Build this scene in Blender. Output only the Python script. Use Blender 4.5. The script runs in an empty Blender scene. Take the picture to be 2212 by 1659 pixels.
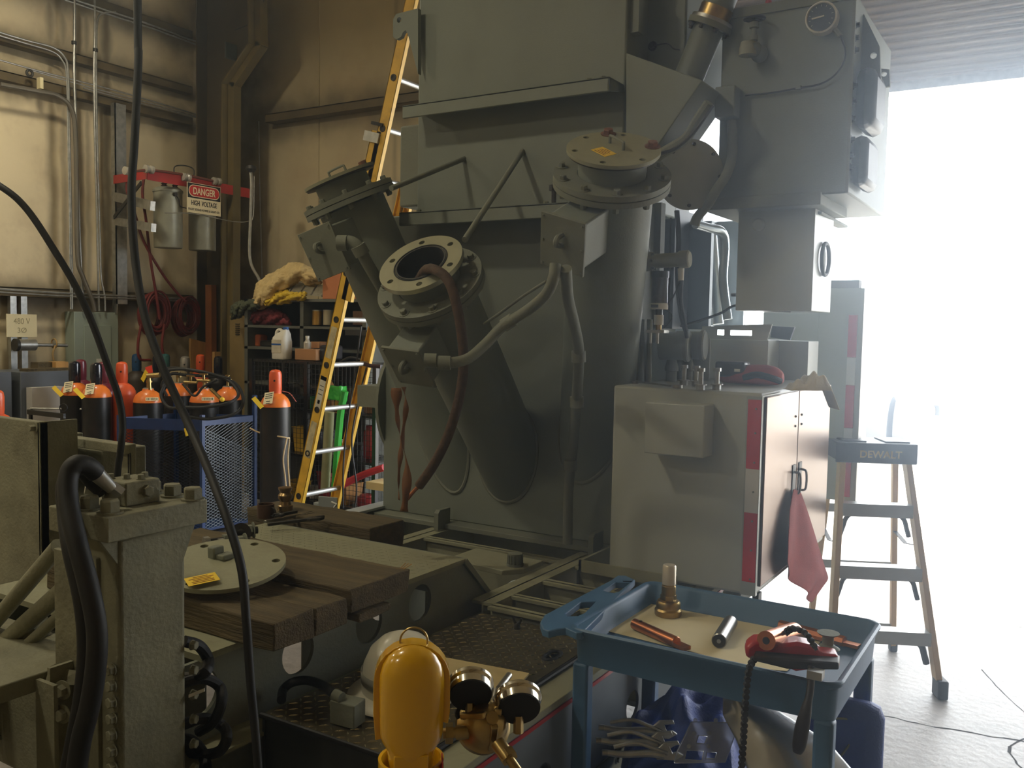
import bpy, bmesh, math, random
from mathutils import Vector as V, Matrix
random.seed(4)
S = bpy.context.scene
COL = S.collection
# ---------------------------------------------------------------- camera
FPX, YAW, PIT, ROL = 1944.07, 0.55289, 0.064682, 0.0191126
EYE = V((0, 0, 1.75))
FW = V((-math.sin(YAW) * math.cos(PIT), math.cos(YAW) * math.cos(PIT), -math.sin(PIT)))
RT0 = V((math.cos(YAW), math.sin(YAW), 0)); UP0 = RT0.cross(FW)
RT = RT0 * math.cos(ROL) + UP0 * math.sin(ROL); UP = -RT0 * math.sin(ROL) + UP0 * math.cos(ROL)
cd = bpy.data.cameras.new('camera'); cam = bpy.data.objects.new('camera', cd); COL.objects.link(cam)
cd.sensor_width = 36; cd.lens = FPX / 2212 * 36; cd.clip_end = 400; cd.clip_start = 0.02
cam.matrix_world = Matrix(((RT.x, UP.x, -FW.x, EYE.x), (RT.y, UP.y, -FW.y, EYE.y), (RT.z, UP.z, -FW.z, EYE.z), (0, 0, 0, 1)))
S.camera = cam
# ---------------------------------------------------------------- view, world, lights
S.view_settings.view_transform = 'Standard'; S.view_settings.look = 'None'
S.view_settings.exposure = 0.0; S.view_settings.gamma = 1.0; S.view_settings.use_curve_mapping = False
S.cycles.use_denoising = True
S.cycles.max_bounces = 8; S.cycles.diffuse_bounces = 4; S.cycles.glossy_bounces = 4
S.cycles.caustics_reflective = False; S.cycles.caustics_refractive = False
S.cycles.sample_clamp_indirect = 6
w = bpy.data.worlds.new('world'); S.world = w; w.use_nodes = True
w.node_tree.nodes['Background'].inputs[0].default_value = (0.86, 0.93, 1.0, 1)
w.node_tree.nodes['Background'].inputs[1].default_value = 9.0
sd = bpy.data.lights.new('sun', 'SUN'); sd.energy = 9.0; sd.angle = 0.01; sd.color = (1, 0.95, 0.86)
sun = bpy.data.objects.new('sun', sd); COL.objects.link(sun)
sun.rotation_euler = (V((0.22, -0.52, -1.0))).to_track_quat('-Z', 'Y').to_euler()
pd = bpy.data.lights.new('door_daylight', 'AREA'); pd.shape = 'RECTANGLE'; pd.size = 6.0; pd.size_y = 3.5
pd.cycles.is_portal = True
po = bpy.data.objects.new('door_daylight', pd); COL.objects.link(po); po.location = (-0.35, 6.9, 1.75)
po.rotation_euler = (math.radians(-90), 0, 0)
LAMP_W = 44.0

# ---------------------------------------------------------------- helpers
def at(px, py, x=None, y=None, z=None, d=None):
    """the world point that a sight line through a photo pixel meets on a plane"""
    v = RT * ((px - 1106) / FPX) - UP * ((py - 829.5) / FPX) + FW
    if d is not None: t = d
    elif x is not None: t = x / v.x
    elif y is not None: t = y / v.y
    else: t = (z - 1.75) / v.z
    return EYE + v * t

def lin(c):
    return tuple(((k / 255) / 12.92 if k / 255 <= 0.04045 else ((k / 255 + 0.055) / 1.055) ** 2.4) for k in c)

MT = {}
def mat(key, rgb=(128, 128, 128), rough=0.6, metal=0.0, var=0.12, vs=6.0, bump=0.0, bs=60.0, coat=0.0, alpha=1.0, trans=0.0, dirt=None, ds=3.0, da=0.5, emit=0.0, stretch=None):
    if key in MT: return MT[key]
    m = bpy.data.materials.new(key); MT[key] = m; m.use_nodes = True
    nt = m.node_tree; N = nt.nodes; L = nt.links; b = N['Principled BSDF']
    c = lin(rgb)
    tc = N.new('ShaderNodeTexCoord'); mp = N.new('ShaderNodeMapping'); L.new(tc.outputs['Object'], mp.inputs[0])
    if stretch: mp.inputs['Scale'].default_value = stretch
    nz = N.new('ShaderNodeTexNoise'); nz.inputs['Scale'].default_value = vs; nz.inputs['Detail'].default_value = 5
    L.new(mp.outputs[0], nz.inputs['Vector'])
    mr = N.new('ShaderNodeMapRange'); mr.inputs[1].default_value = 0.3; mr.inputs[2].default_value = 0.7
    mr.inputs[3].default_value = 1 - var; mr.inputs[4].default_value = 1 + var; L.new(nz.outputs['Fac'], mr.inputs[0])
    mx = N.new('ShaderNodeVectorMath'); mx.operation = 'SCALE'; mx.inputs[0].default_value = c
    L.new(mr.outputs[0], mx.inputs['Scale'])
    out = mx.outputs[0]
    if dirt is not None:
        n2 = N.new('ShaderNodeTexNoise'); n2.inputs['Scale'].default_value = ds; n2.inputs['Detail'].default_value = 8; n2.inputs['Roughness'].default_value = 0.7
        L.new(mp.outputs[0], n2.inputs['Vector'])
        m2 = N.new('ShaderNodeMapRange'); m2.inputs[1].default_value = 0.5; m2.inputs[2].default_value = 0.75; m2.inputs[4].default_value = da
        L.new(n2.outputs['Fac'], m2.inputs[0])
        mm = N.new('ShaderNodeMixRGB'); L.new(m2.outputs[0], mm.inputs[0]); L.new(out, mm.inputs[1]); mm.inputs[2].default_value = lin(dirt) + (1,)
        out = mm.outputs[0]
    L.new(out, b.inputs['Base Color'])
    b.inputs['Roughness'].default_value = rough; b.inputs['Metallic'].default_value = metal
    b.inputs['Coat Weight'].default_value = coat; b.inputs['Alpha'].default_value = alpha
    b.inputs['Transmission Weight'].default_value = trans
    if emit: b.inputs['Emission Color'].default_value = c + (1,); b.inputs['Emission Strength'].default_value = emit
    if bump:
        n3 = N.new('ShaderNodeTexNoise'); n3.inputs['Scale'].default_value = bs; n3.inputs['Detail'].default_value = 3
        L.new(mp.outputs[0], n3.inputs['Vector'])
        bp = N.new('ShaderNodeBump'); bp.inputs['Strength'].default_value = bump; bp.inputs['Distance'].default_value = 0.01
        L.new(n3.outputs['Fac'], bp.inputs['Height']); L.new(bp.outputs[0], b.inputs['Normal'])
    return m

GREY = mat('machine_grey_paint', (122, 129, 118), 0.55, var=0.07, vs=3, bump=0.08, bs=150, dirt=(96, 92, 74), ds=2.2, da=0.35)
GREYD = mat('dusty_grey_paint', (122, 126, 112), 0.7, var=0.12, vs=8, bump=0.15, bs=90, dirt=(92, 84, 62), ds=4, da=0.5)
DECK = mat('deck_paint', (146, 146, 120), 0.65, var=0.1, vs=5, bump=0.1, bs=100, dirt=(84, 74, 50), ds=5, da=0.5)
CAB = mat('cabinet_paint', (176, 180, 170), 0.4, var=0.04, vs=2, coat=0.1)
STEEL = mat('bare_steel', (150, 148, 142), 0.3, 1.0, var=0.15, vs=12)
GALV = mat('galvanised_steel', (170, 170, 165), 0.42, 0.85, var=0.2, vs=20)
DARKST = mat('dark_steel', (58, 56, 52), 0.5, 0.6, var=0.3, vs=20)
BLACK = mat('black_rubber', (20, 20, 21), 0.6, var=0.2, vs=20)
BLKGL = mat('black_enamel', (14, 14, 16), 0.3, coat=0.3, var=0.2)
BRASS = mat('brass', (166, 142, 92), 0.35, 1.0, var=0.2, vs=25)
COPPER = mat('copper', (190, 122, 86), 0.3, 1.0, var=0.2, vs=18)
ORANGE = mat('orange_enamel', (240, 128, 50), 0.35, coat=0.3, var=0.1, vs=9, dirt=(120, 50, 20), ds=9, da=0.3)
REDOR = mat('red_orange_enamel', (222, 92, 48), 0.4, coat=0.2, var=0.15, vs=9)
CYLB = mat('black_cylinder_paint', (24, 23, 23), 0.38, var=0.3, vs=10, dirt=(70, 60, 55), ds=7, da=0.4)
YELLOW = mat('yellow_fibreglass', (230, 182, 50), 0.45, var=0.12, vs=6, dirt=(120, 84, 20), ds=8, da=0.5)
TAGY = mat('yellow_tag_card', (236, 200, 40), 0.6, var=0.05)
PAPER = mat('cream_paper', (228, 216, 176), 0.8, var=0.05)
INK = mat('black_ink', (18, 18, 18), 0.7, var=0.05)
WHITE = mat('white_plastic', (226, 224, 214), 0.4, var=0.04)
REDT = mat('red_reflective_tape', (196, 44, 54), 0.4, var=0.06)
WHT = mat('white_reflective_tape', (214, 212, 204), 0.4, var=0.04)
WOODM = mat('weathered_timber', (92, 80, 55), 0.85, var=0.35, vs=9, bump=0.6, bs=40, stretch=(0.35, 4, 4), dirt=(48, 36, 20), ds=5, da=0.75)
PINE = mat('pine_board', (196, 150, 88), 0.75, var=0.18, vs=6, stretch=(4, 4, 0.5))
BLUEP = mat('blue_cart_plastic', (74, 112, 150), 0.45, var=0.06, vs=6, bump=0.05, bs=200)
BLUEM = mat('blue_painted_steel', (20, 54, 108), 0.4, var=0.15, vs=8)
CREAMY = mat('yellow_enamel', (222, 170, 24), 0.22, coat=0.6, var=0.05, vs=5, dirt=(140, 90, 16), ds=6, da=0.3)
COLUMN = mat('column_primer', (72, 60, 34), 0.6, var=0.15, vs=4)
GIRT = mat('girt_primer', (92, 78, 48), 0.6, var=0.2, vs=5, dirt=(40, 32, 20), ds=4, da=0.5)
RUBR = mat('red_hose_rubber', (112, 36, 32), 0.55, var=0.2, vs=20)
REDE = mat('red_enamel', (176, 36, 36), 0.4, coat=0.2, var=0.1)
DIAM = None

def frame(n):
    n = V(n).normalized(); a = V((0, 0, 1)) if abs(n.z) < 0.9 else V((1, 0, 0))
    u = a.cross(n).normalized(); return u, n.cross(u).normalized(), n

def spline(pts, k=8):
    P_ = [V(p) for p in pts]
    if len(P_) < 3: return P_
    Q = [P_[0] * 2 - P_[1]] + P_ + [P_[-1] * 2 - P_[-2]]; out = []
    for i in range(1, len(Q) - 2):
        a, b, c, d = Q[i - 1], Q[i], Q[i + 1], Q[i + 2]
        for j in range(k):
            t = j / k
            out.append(0.5 * ((2 * b) + (c - a) * t + (2 * a - 5 * b + 4 * c - d) * t * t + (3 * b - a - 3 * c + d) * t ** 3))
    out.append(P_[-1]); return out

class M:
    """collects shapes in world space and links them as one mesh object"""
    def __init__(s): s.bm = bmesh.new()
    def face(s, vs):
        try: s.bm.faces.new(vs)
        except ValueError: pass
    def hexa(s, p):
        v = [s.bm.verts.new(q) for q in p]
        for f in ((0, 3, 2, 1), (4, 5, 6, 7), (0, 1, 5, 4), (1, 2, 6, 5), (2, 3, 7, 6), (3, 0, 4, 7)): s.face([v[i] for i in f])
        return s
    def box(s, lo, hi):
        x0, y0, z0 = [min(a, b) for a, b in zip(lo, hi)]; x1, y1, z1 = [max(a, b) for a, b in zip(lo, hi)]
        return s.hexa([(x0, y0, z0), (x1, y0, z0), (x1, y1, z0), (x0, y1, z0), (x0, y0, z1), (x1, y0, z1), (x1, y1, z1), (x0, y1, z1)])
    def obox(s, c, u, v, w_, a, b, d):
        c = V(c); u, v, w_ = V(u).normalized() * a / 2, V(v).normalized() * b / 2, V(w_).normalized() * d / 2
        return s.hexa([c - u - v - w_, c + u - v - w_, c + u + v - w_, c - u + v - w_, c - u - v + w_, c + u - v + w_, c + u + v + w_, c - u + v + w_])
    def bar(s, p0, p1, a, b, up=(0, 0, 1)):
        p0, p1 = V(p0), V(p1); n = (p1 - p0).normalized(); u = V(up).cross(n)
        if u.length < 1e-4: u = V((1, 0, 0)).cross(n)
        u.normalize(); v = n.cross(u)
        return s.obox((p0 + p1) / 2, u, v, n, a, b, (p1 - p0).length)
    def prism(s, pts, vec):
        vec = V(vec); a = [s.bm.verts.new(V(p)) for p in pts]; b = [s.bm.verts.new(V(p) + vec) for p in pts]
        n = len(a); s.face(a[::-1]); s.face(b)
        for i in range(n): s.face([a[i], a[(i + 1) % n], b[(i + 1) % n], b[i]])
        return s
    def holed(s, outer, holes, vec):
        """a plate with real holes through it"""
        vec = V(vec); b2 = bmesh.new(); es = []; loops = []
        for lp in [outer] + holes:
            vs = [b2.verts.new(V(p)) for p in lp]; loops.append([tuple(V(p)) for p in lp])
            for i in range(len(vs)): es.append(b2.edges.new((vs[i], vs[(i + 1) % len(vs)])))
        bmesh.ops.triangle_fill(b2, use_beauty=True, use_dissolve=False, edges=es)
        for f in b2.faces:
            q = [v.co.copy() for v in f.verts]
            s.face([s.bm.verts.new(p) for p in q]); s.face([s.bm.verts.new(p + vec) for p in q[::-1]])
        b2.free()
        for lp in loops:
            n = len(lp)
            for i in range(n):
                p, q = V(lp[i]), V(lp[(i + 1) % n]); s.face([s.bm.verts.new(k) for k in (p, q, q + vec, p + vec)])
        bmesh.ops.remove_doubles(s.bm, verts=s.bm.verts, dist=1e-5)
        return s
    def rings(s, rs, cap0=True, cap1=True, closed=False):
        R_ = [[s.bm.verts.new(p) for p in r] for r in rs]; n = len(R_[0]); m = len(R_)
        for i in range(m if closed else m - 1):
            A, B = R_[i], R_[(i + 1) % m]
            for j in range(n): s.face([A[j], A[(j + 1) % n], B[(j + 1) % n], B[j]])
        if not closed:
            if cap0: s.face(R_[0][::-1])
            if cap1: s.face(R_[-1])
        return s
    def lathe(s, o, n, prof, seg=32, cap=True):
        u, v, n = frame(n); o = V(o)
        return s.rings([[o + n * h + (u * math.cos(2 * math.pi * j / seg) + v * math.sin(2 * math.pi * j / seg)) * max(r, 1e-4) for j in range(seg)] for r, h in prof], cap, cap)
    def cyl(s, p0, p1, r, r1=None, seg=24):
        p0, p1 = V(p0), V(p1); return s.lathe(p0, p1 - p0, [(r, 0), (r if r1 is None else r1, (p1 - p0).length)], seg)
    def washer(s, o, n, r0, r1, h, seg=40):
        u, v, n = frame(n); o = V(o)
        pr = [(r0, 0), (r1, 0), (r1, h), (r0, h)]
        return s.rings([[o + n * hh + (u * math.cos(2 * math.pi * j / seg) + v * math.sin(2 * math.pi * j / seg)) * r for j in range(seg)] for r, hh in pr], closed=True)
    def tube(s, pts, r, seg=10, k=8, smooth=True):
        P_ = spline(pts, k) if smooth else [V(p) for p in pts]
        u = None; rs = []
        for i, p in enumerate(P_):
            t = (P_[min(i + 1, len(P_) - 1)] - P_[max(i - 1, 0)]).normalized()
            if u is None: u = frame(t)[0]
            u = (u - t * u.dot(t)).normalized(); v = t.cross(u)
            rr = r(i / (len(P_) - 1)) if callable(r) else r
            rs.append([p + (u * math.cos(2 * math.pi * j / seg) + v * math.sin(2 * math.pi * j / seg)) * rr for j in range(seg)])
        return s.rings(rs)
    def torus(s, c, n, R_, r, seg=32, s2=8, a0=0, a1=360):
        u, v, n = frame(n); c = V(c); full = abs(a1 - a0) >= 360; rs = []
        for i in range(seg if full else seg + 1):
            a = math.radians(a0 + (a1 - a0) * i / seg); d = u * math.cos(a) + v * math.sin(a)
            rs.append([c + d * (R_ + r * math.cos(2 * math.pi * j / s2)) + n * r * math.sin(2 * math.pi * j / s2) for j in range(s2)])
        return s.rings(rs, closed=full)
    def ball(s, c, r, n=(0, 0, 1), seg=20, rg=12):
        rx, ry, rz = (r, r, r) if not isinstance(r, tuple) else r
        c = V(c); rs = []
        for i in range(rg + 1):
            a = math.pi * i / rg; rs.append([c + V((rx * math.sin(a) * math.cos(2 * math.pi * j / seg), ry * math.sin(a) * math.sin(2 * math.pi * j / seg), -rz * math.cos(a))) for j in range(seg)])
        s.rings(rs, False, False); bmesh.ops.remove_doubles(s.bm, verts=s.bm.verts, dist=1e-6); return s
    def grid(s, fn, nu, nv, thick=0.002):
        g = [[V(fn(i / nu, j / nv)) for j in range(nv + 1)] for i in range(nu + 1)]
        vs = [[s.bm.verts.new(p) for p in r] for r in g]
        for i in range(nu):
            for j in range(nv): s.face([vs[i][j], vs[i + 1][j], vs[i + 1][j + 1], vs[i][j + 1]])
        s.th = thick; return s
    def build(s, name, m, parent=None, bevel=0.0, sub=0, flat=False, ang=35, disp=0.0, dsz=0.1):
        bmesh.ops.recalc_face_normals(s.bm, faces=s.bm.faces)
        me = bpy.data.meshes.new(name)
        root = WL.get(parent.name, V((0, 0, 0))) if parent else None
        if parent is None:
            xs = [v.co for v in s.bm.verts]
            lo = V([min(v[i] for v in xs) for i in range(3)]); hi = V([max(v[i] for v in xs) for i in range(3)])
            root = V(((lo.x + hi.x) / 2, (lo.y + hi.y) / 2, lo.z))
        for v in s.bm.verts: v.co -= root
        s.bm.to_mesh(me); s.bm.free(); me.materials.append(m)
        if not flat:
            me.shade_smooth(); me.set_sharp_from_angle(angle=math.radians(ang))
        o = bpy.data.objects.new(name, me); COL.objects.link(o)
        if parent: o.parent = parent
        else: o.location = root
        WL[o.name] = root.copy()
        if hasattr(s, 'th') and s.th:
            q = o.modifiers.new('thickness', 'SOLIDIFY'); q.thickness = s.th
        if bevel:
            q = o.modifiers.new('bevel', 'BEVEL'); q.width = bevel; q.segments = 2; q.limit_method = 'ANGLE'; q.angle_limit = math.radians(40)
        if sub:
            q = o.modifiers.new('subdivision', 'SUBSURF'); q.levels = q.render_levels = sub
        if disp:
            t = bpy.data.textures.new('crumple', 'CLOUDS'); t.noise_scale = dsz
            q = o.modifiers.new('crumple', 'DISPLACE'); q.texture = t; q.strength = disp
        return o
WL = {}

def thing(name, label, cat, loc=(0, 0, 0), group=None):
    o = bpy.data.objects.new(name, None); COL.objects.link(o); o.location = loc; o.empty_display_size = 0.05
    WL[o.name] = V(loc); return tag(o, label, cat, group)
def tag(o, label, cat, group=None):
    o['label'] = label; o['category'] = cat
    if group: o['group'] = group
    return o
def struct(o): o['kind'] = 'structure'; return o
def lab(o, label): o['label'] = label; return o
def fresh(o):
    c = o.copy(); COL.objects.link(c); return c
def clone(o, dv=(0, 0, 0), label=None, rotz=None):
    c = fresh(o); c.location = o.location + V(dv); WL[c.name] = WL[o.name] + V(dv)
    if rotz is not None: c.rotation_euler[2] = rotz
    if label: c['label'] = label
    for ch in [k for k in COL.objects if k.parent == o]:
        d = fresh(ch); d.parent = c
        for g in [k for k in COL.objects if k.parent == ch]:
            e = fresh(g); e.parent = d
    return c

_bolts = {}
def bolt(parent, p, n, r=0.014, h=0.012, m=None, name='bolt', washer=1.55):
    """a hexagon head on its washer; every bolt is its own object, all of one size share one mesh"""
    m = m or GREYD; key = (round(r, 4), round(h, 4), m.name, washer)
    if key not in _bolts:
        q = M(); q.lathe((0, 0, 0), (0, 0, 1), [(r * washer, 0), (r * washer, h * 0.18)], 20)
        q.lathe((0, 0, h * 0.18), (0, 0, 1), [(r, 0), (r, h * 0.85), (r * 0.86, h)], 6)
        bmesh.ops.recalc_face_normals(q.bm, faces=q.bm.faces)
        me = bpy.data.meshes.new('bolt'); q.bm.to_mesh(me); q.bm.free(); me.materials.append(m); _bolts[key] = me
    o = bpy.data.objects.new(name, _bolts[key]); COL.objects.link(o); o.parent = parent
    o.location = V(p) - WL[parent.name]; o.rotation_euler = V(n).to_track_quat('Z', 'Y').to_euler(); WL[o.name] = WL[parent.name]
    return o

def text(body, c, xd, yd, h, m, parent=None, name='lettering', width=None, ext=0.0008, bold=0.0):
    cu = bpy.data.curves.new(name, 'FONT'); cu.body = body; cu.size = 1; cu.align_x = 'CENTER'; cu.align_y = 'CENTER'; cu.extrude = 0.02; cu.offset = bold
    t = bpy.data.objects.new(name, cu); COL.objects.link(t)
    dg = bpy.context.evaluated_depsgraph_get(); me = bpy.data.meshes.new_from_object(t.evaluated_get(dg)); bpy.data.objects.remove(t)
    xs = [v.co.x for v in me.vertices]; ys = [v.co.y for v in me.vertices]
    wx = max(xs) - min(xs); hy = max(ys) - min(ys); cx = (max(xs) + min(xs)) / 2; cy = (max(ys) + min(ys)) / 2
    sy = h / hy; sx = sy if width is None else width / wx
    xd, yd = V(xd).normalized(), V(yd).normalized(); zd = xd.cross(yd); root = WL[parent.name] if parent else V(c)
    for v in me.vertices:
        q = v.co.copy(); v.co = V(c) + xd * (q.x - cx) * sx + yd * (q.y - cy) * sy + zd * (q.z / 0.02 * ext) - root
    me.materials.clear(); me.materials.append(m)
    o = bpy.data.objects.new(name, me); COL.objects.link(o)
    if parent: o.parent = parent
    else: o.location = root
    WL[o.name] = root; return o
def ringpts(c, u, v, r, n=20, r2=None):
    r2 = r2 or r; c, u, v = V(c), V(u), V(v)
    return [c + u * math.cos(2 * math.pi * i / n) * r + v * math.sin(2 * math.pi * i / n) * r2 for i in range(n)]
X_, Y_, Z_ = V((1, 0, 0)), V((0, 1, 0)), V((0, 0, 1))
# ================================================================ the shop itself
LW, BW, RW, NW, CZ = -8.7, 7.4, 3.4, -5.0, 6.2      # left wall x, back wall y, right wall x, near wall y, ceiling z
DX0, DX1, DZ = -3.7, 2.9, 3.63                        # big door opening
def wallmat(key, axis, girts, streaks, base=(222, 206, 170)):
    """faced insulation: cream sheet, blackened by dust along the girts and behind the pipes; darker low down and by the corner"""
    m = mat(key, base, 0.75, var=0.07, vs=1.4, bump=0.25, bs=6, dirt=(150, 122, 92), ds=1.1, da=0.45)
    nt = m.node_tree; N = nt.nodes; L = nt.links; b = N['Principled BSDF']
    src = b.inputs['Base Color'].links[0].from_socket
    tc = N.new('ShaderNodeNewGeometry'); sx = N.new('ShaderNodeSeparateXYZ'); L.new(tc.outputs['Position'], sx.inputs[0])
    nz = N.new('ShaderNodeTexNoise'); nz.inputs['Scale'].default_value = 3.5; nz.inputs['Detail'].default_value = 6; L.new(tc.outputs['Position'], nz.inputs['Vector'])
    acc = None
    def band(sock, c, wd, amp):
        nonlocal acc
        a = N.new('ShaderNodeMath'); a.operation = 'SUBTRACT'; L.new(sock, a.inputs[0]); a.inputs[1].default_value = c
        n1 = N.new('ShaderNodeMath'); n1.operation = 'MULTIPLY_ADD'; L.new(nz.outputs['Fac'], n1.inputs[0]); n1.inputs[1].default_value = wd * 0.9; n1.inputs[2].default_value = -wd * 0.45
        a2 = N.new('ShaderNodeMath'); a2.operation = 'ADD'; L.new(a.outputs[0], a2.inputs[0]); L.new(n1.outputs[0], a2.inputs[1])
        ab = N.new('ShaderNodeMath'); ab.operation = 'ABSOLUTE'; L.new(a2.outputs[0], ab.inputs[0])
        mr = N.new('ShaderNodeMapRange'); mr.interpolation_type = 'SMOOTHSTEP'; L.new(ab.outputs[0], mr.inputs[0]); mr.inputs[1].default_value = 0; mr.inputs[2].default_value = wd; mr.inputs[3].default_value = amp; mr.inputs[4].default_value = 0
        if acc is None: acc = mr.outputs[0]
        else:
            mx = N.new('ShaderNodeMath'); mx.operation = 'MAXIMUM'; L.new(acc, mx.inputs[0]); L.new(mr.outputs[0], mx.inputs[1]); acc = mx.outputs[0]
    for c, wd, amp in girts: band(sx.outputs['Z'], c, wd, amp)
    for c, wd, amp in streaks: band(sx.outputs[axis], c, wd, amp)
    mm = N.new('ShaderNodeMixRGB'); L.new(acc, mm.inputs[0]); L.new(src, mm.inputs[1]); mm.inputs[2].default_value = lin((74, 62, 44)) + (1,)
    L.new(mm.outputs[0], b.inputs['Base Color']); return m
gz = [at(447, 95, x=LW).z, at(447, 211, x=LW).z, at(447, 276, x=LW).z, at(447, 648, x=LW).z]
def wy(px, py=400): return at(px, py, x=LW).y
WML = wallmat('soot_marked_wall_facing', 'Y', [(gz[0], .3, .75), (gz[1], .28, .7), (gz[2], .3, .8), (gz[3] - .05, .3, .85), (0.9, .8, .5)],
              [(wy(112), .09, .55), (wy(140), .06, .45), (wy(172), .1, .6), (wy(190), .06, .5), (wy(232), .11, .8), (7.2, .35, .8)])  # last streak darkens towards the corner, the low wide band the wall's foot
WMB = wallmat('ribbed_wall_facing', 'X', [(4.02, .4, .7), (1.0, .9, .6)], [(-8.5, .8, .85), (-6.05, .05, .35)], base=(190, 176, 142))  # darker in a wide low band and towards the corner
m = M().box((LW - .1, NW, 0), (LW, BW + .1, CZ)); WL_ = struct(m.build('wall_left', WML, flat=True))
m = M().box((LW, BW, 0), (DX0, BW + .1, CZ)).box((DX0, BW, DZ + 1.6), (RW, BW + .1, CZ)).box((DX1, BW, 0), (RW, BW + .1, DZ + 1.6)); struct(m.build('wall_back', WMB, flat=True))
m = M().box((RW, NW, 0), (RW + .1, BW + .1, CZ)); struct(m.build('wall_right', WMB, flat=True))
m = M().box((LW, NW - .1, 0), (RW, NW, CZ)); struct(m.build('wall_near', WMB, flat=True))
m = M().box((LW - .1, NW - .1, CZ), (RW + .1, BW + .1, CZ + .1)); struct(m.build('ceiling', mat('ceiling_facing', (176, 166, 136), .8), flat=True))
FLOORM = mat('worn_concrete', (150, 144, 138), 0.42, var=0.16, vs=2.4, bump=0.35, bs=28, dirt=(84, 80, 76), ds=5.5, da=0.55)
m = M().box((LW - .1, NW - .1, -.1), (RW + .1, BW + .1, 0)); FL = struct(m.build('floor', FLOORM, flat=True))
# cracks and the sawn joint in the slab
def ribbon(pts, wd, name, jag=0.012):
    P_ = []
    for i in range(len(pts) - 1):
        a, b = pts[i], pts[i + 1]; n = max(2, int((b - a).length / .05))
        P_ += [a.lerp(b, j / n) for j in range(n)]
    P_.append(pts[-1]); P_ = [p + V((random.uniform(-jag, jag), random.uniform(-jag, jag), 0)) for p in P_]
    q = M()
    for a, b in zip(P_, P_[1:]):
        d = (b - a).normalized(); s_ = V((-d.y, d.x, 0)) * wd * random.uniform(.3, 1)
        q.face([q.bm.verts.new(v) for v in (a - s_ + V((0, 0, .001)), b - s_ + V((0, 0, .001)), b + s_ + V((0, 0, .001)), a + s_ + V((0, 0, .001)))])
    return q.build(name, mat('crack_dirt', (30, 28, 27), .9), FL, flat=True)
fz = lambda *p: [at(x, y, z=0) for x, y in p]
ribbon(fz((1830, 1526), (1900, 1545), (1985, 1562), (2060, 1578), (2140, 1590), (2230, 1606)), .006, 'crack')
ribbon(fz((2212, 1594), (2180, 1612), (2190, 1640), (2216, 1665)), .007, 'crack')
ribbon(fz((2120, 1446), (2160, 1490), (2230, 1556)), .003, 'slab_joint', .002)
ribbon(fz((2175, 1350), (2240, 1360)), .003, 'slab_joint', .002)
m = M().box((-40, BW + .1, -.12), (40, 70, -.02)); struct(m.build('trim_forecourt', mat('pale_forecourt', (205, 200, 190), .8, var=.05), flat=True))
# girts: C-section rails along both walls
def girt(n, a, b, h=.2, dep=.18):
    a, b = V(a), V(b); d = (b - a).normalized(); inn = V((1, 0, 0)) if abs(d.y) > .5 else V((0, -1, 0))
    q = M()
    for z0, z1, y0, y1 in ((-h / 2, h / 2, dep - .01, dep), (h / 2 - .01, h / 2, 0, dep), (-h / 2, -h / 2 + .01, 0, dep), (-h / 2, -h / 2 + .05, dep - .0, dep + .004)):
        p0 = a + inn * y0 + V((0, 0, z0)); p1 = b + inn * y1 + V((0, 0, z1)); q.box(p0, p1)
    struct(q.build('trim_%d' % n, GIRT, flat=True))
for i, z in enumerate(gz[:3]): girt(i + 1, (LW, NW, z), (LW, 6.9, z), .085, .12)
girt(4, (LW, NW, gz[3]), (LW, 6.9, gz[3]), .085, .12)
girt(5, (-7.8, BW, 4.02), (DX0, BW, 4.02), .09, .14)
xs_ = at(690, 150, y=BW).x; struct(M().box((xs_ - .006, BW - .012, 0), (xs_ + .006, BW, CZ)).build('trim_9', WMB, flat=True))
# tapered rigid-frame column in the corner, with the knee of its rafter
q = M()
c0 = at(447, 300, y=6.9); c1 = at(512, 300, y=6.9); c2 = at(536, 300, y=6.9)
def cx(px, py): p = at(px, py, y=6.9); return p
q.prism([cx(447, 900) * 1, cx(447, -60), cx(565, -60), cx(568, 110), cx(512, 190), cx(510, 900)], (0, .012, 0))
struct(q.build('trim_6', COLUMN, flat=True))
q = M()
for a, b in (((568, -60), (572, 105)), ((572, 105), (514, 190)), ((514, 190), (510, 1200))):
    p0, p1 = cx(*a), cx(*b); q.obox((p0 + p1) / 2 + V((.0, -.1, 0)), (p1 - p0), (0, 1, 0), (p1 - p0).cross(V((0, 1, 0))), (p1 - p0).length + .02, .24, .02)
    q.obox((p0 + p1) / 2 + V((.06, -.1, 0)), (p1 - p0), (0, 1, 0), (p1 - p0).cross(V((0, 1, 0))), (p1 - p0).length + .03, .1, .09)
struct(q.build('trim_7', mat('column_flange_primer', (98, 84, 46), .6, var=.15), flat=True))
q = M(); a = cx(447, 900); b = cx(447, -60); q.box((a.x - .02, 6.78, 0), (a.x, 7.02, CZ)); struct(q.build('trim_8', COLUMN, flat=True))
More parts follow.
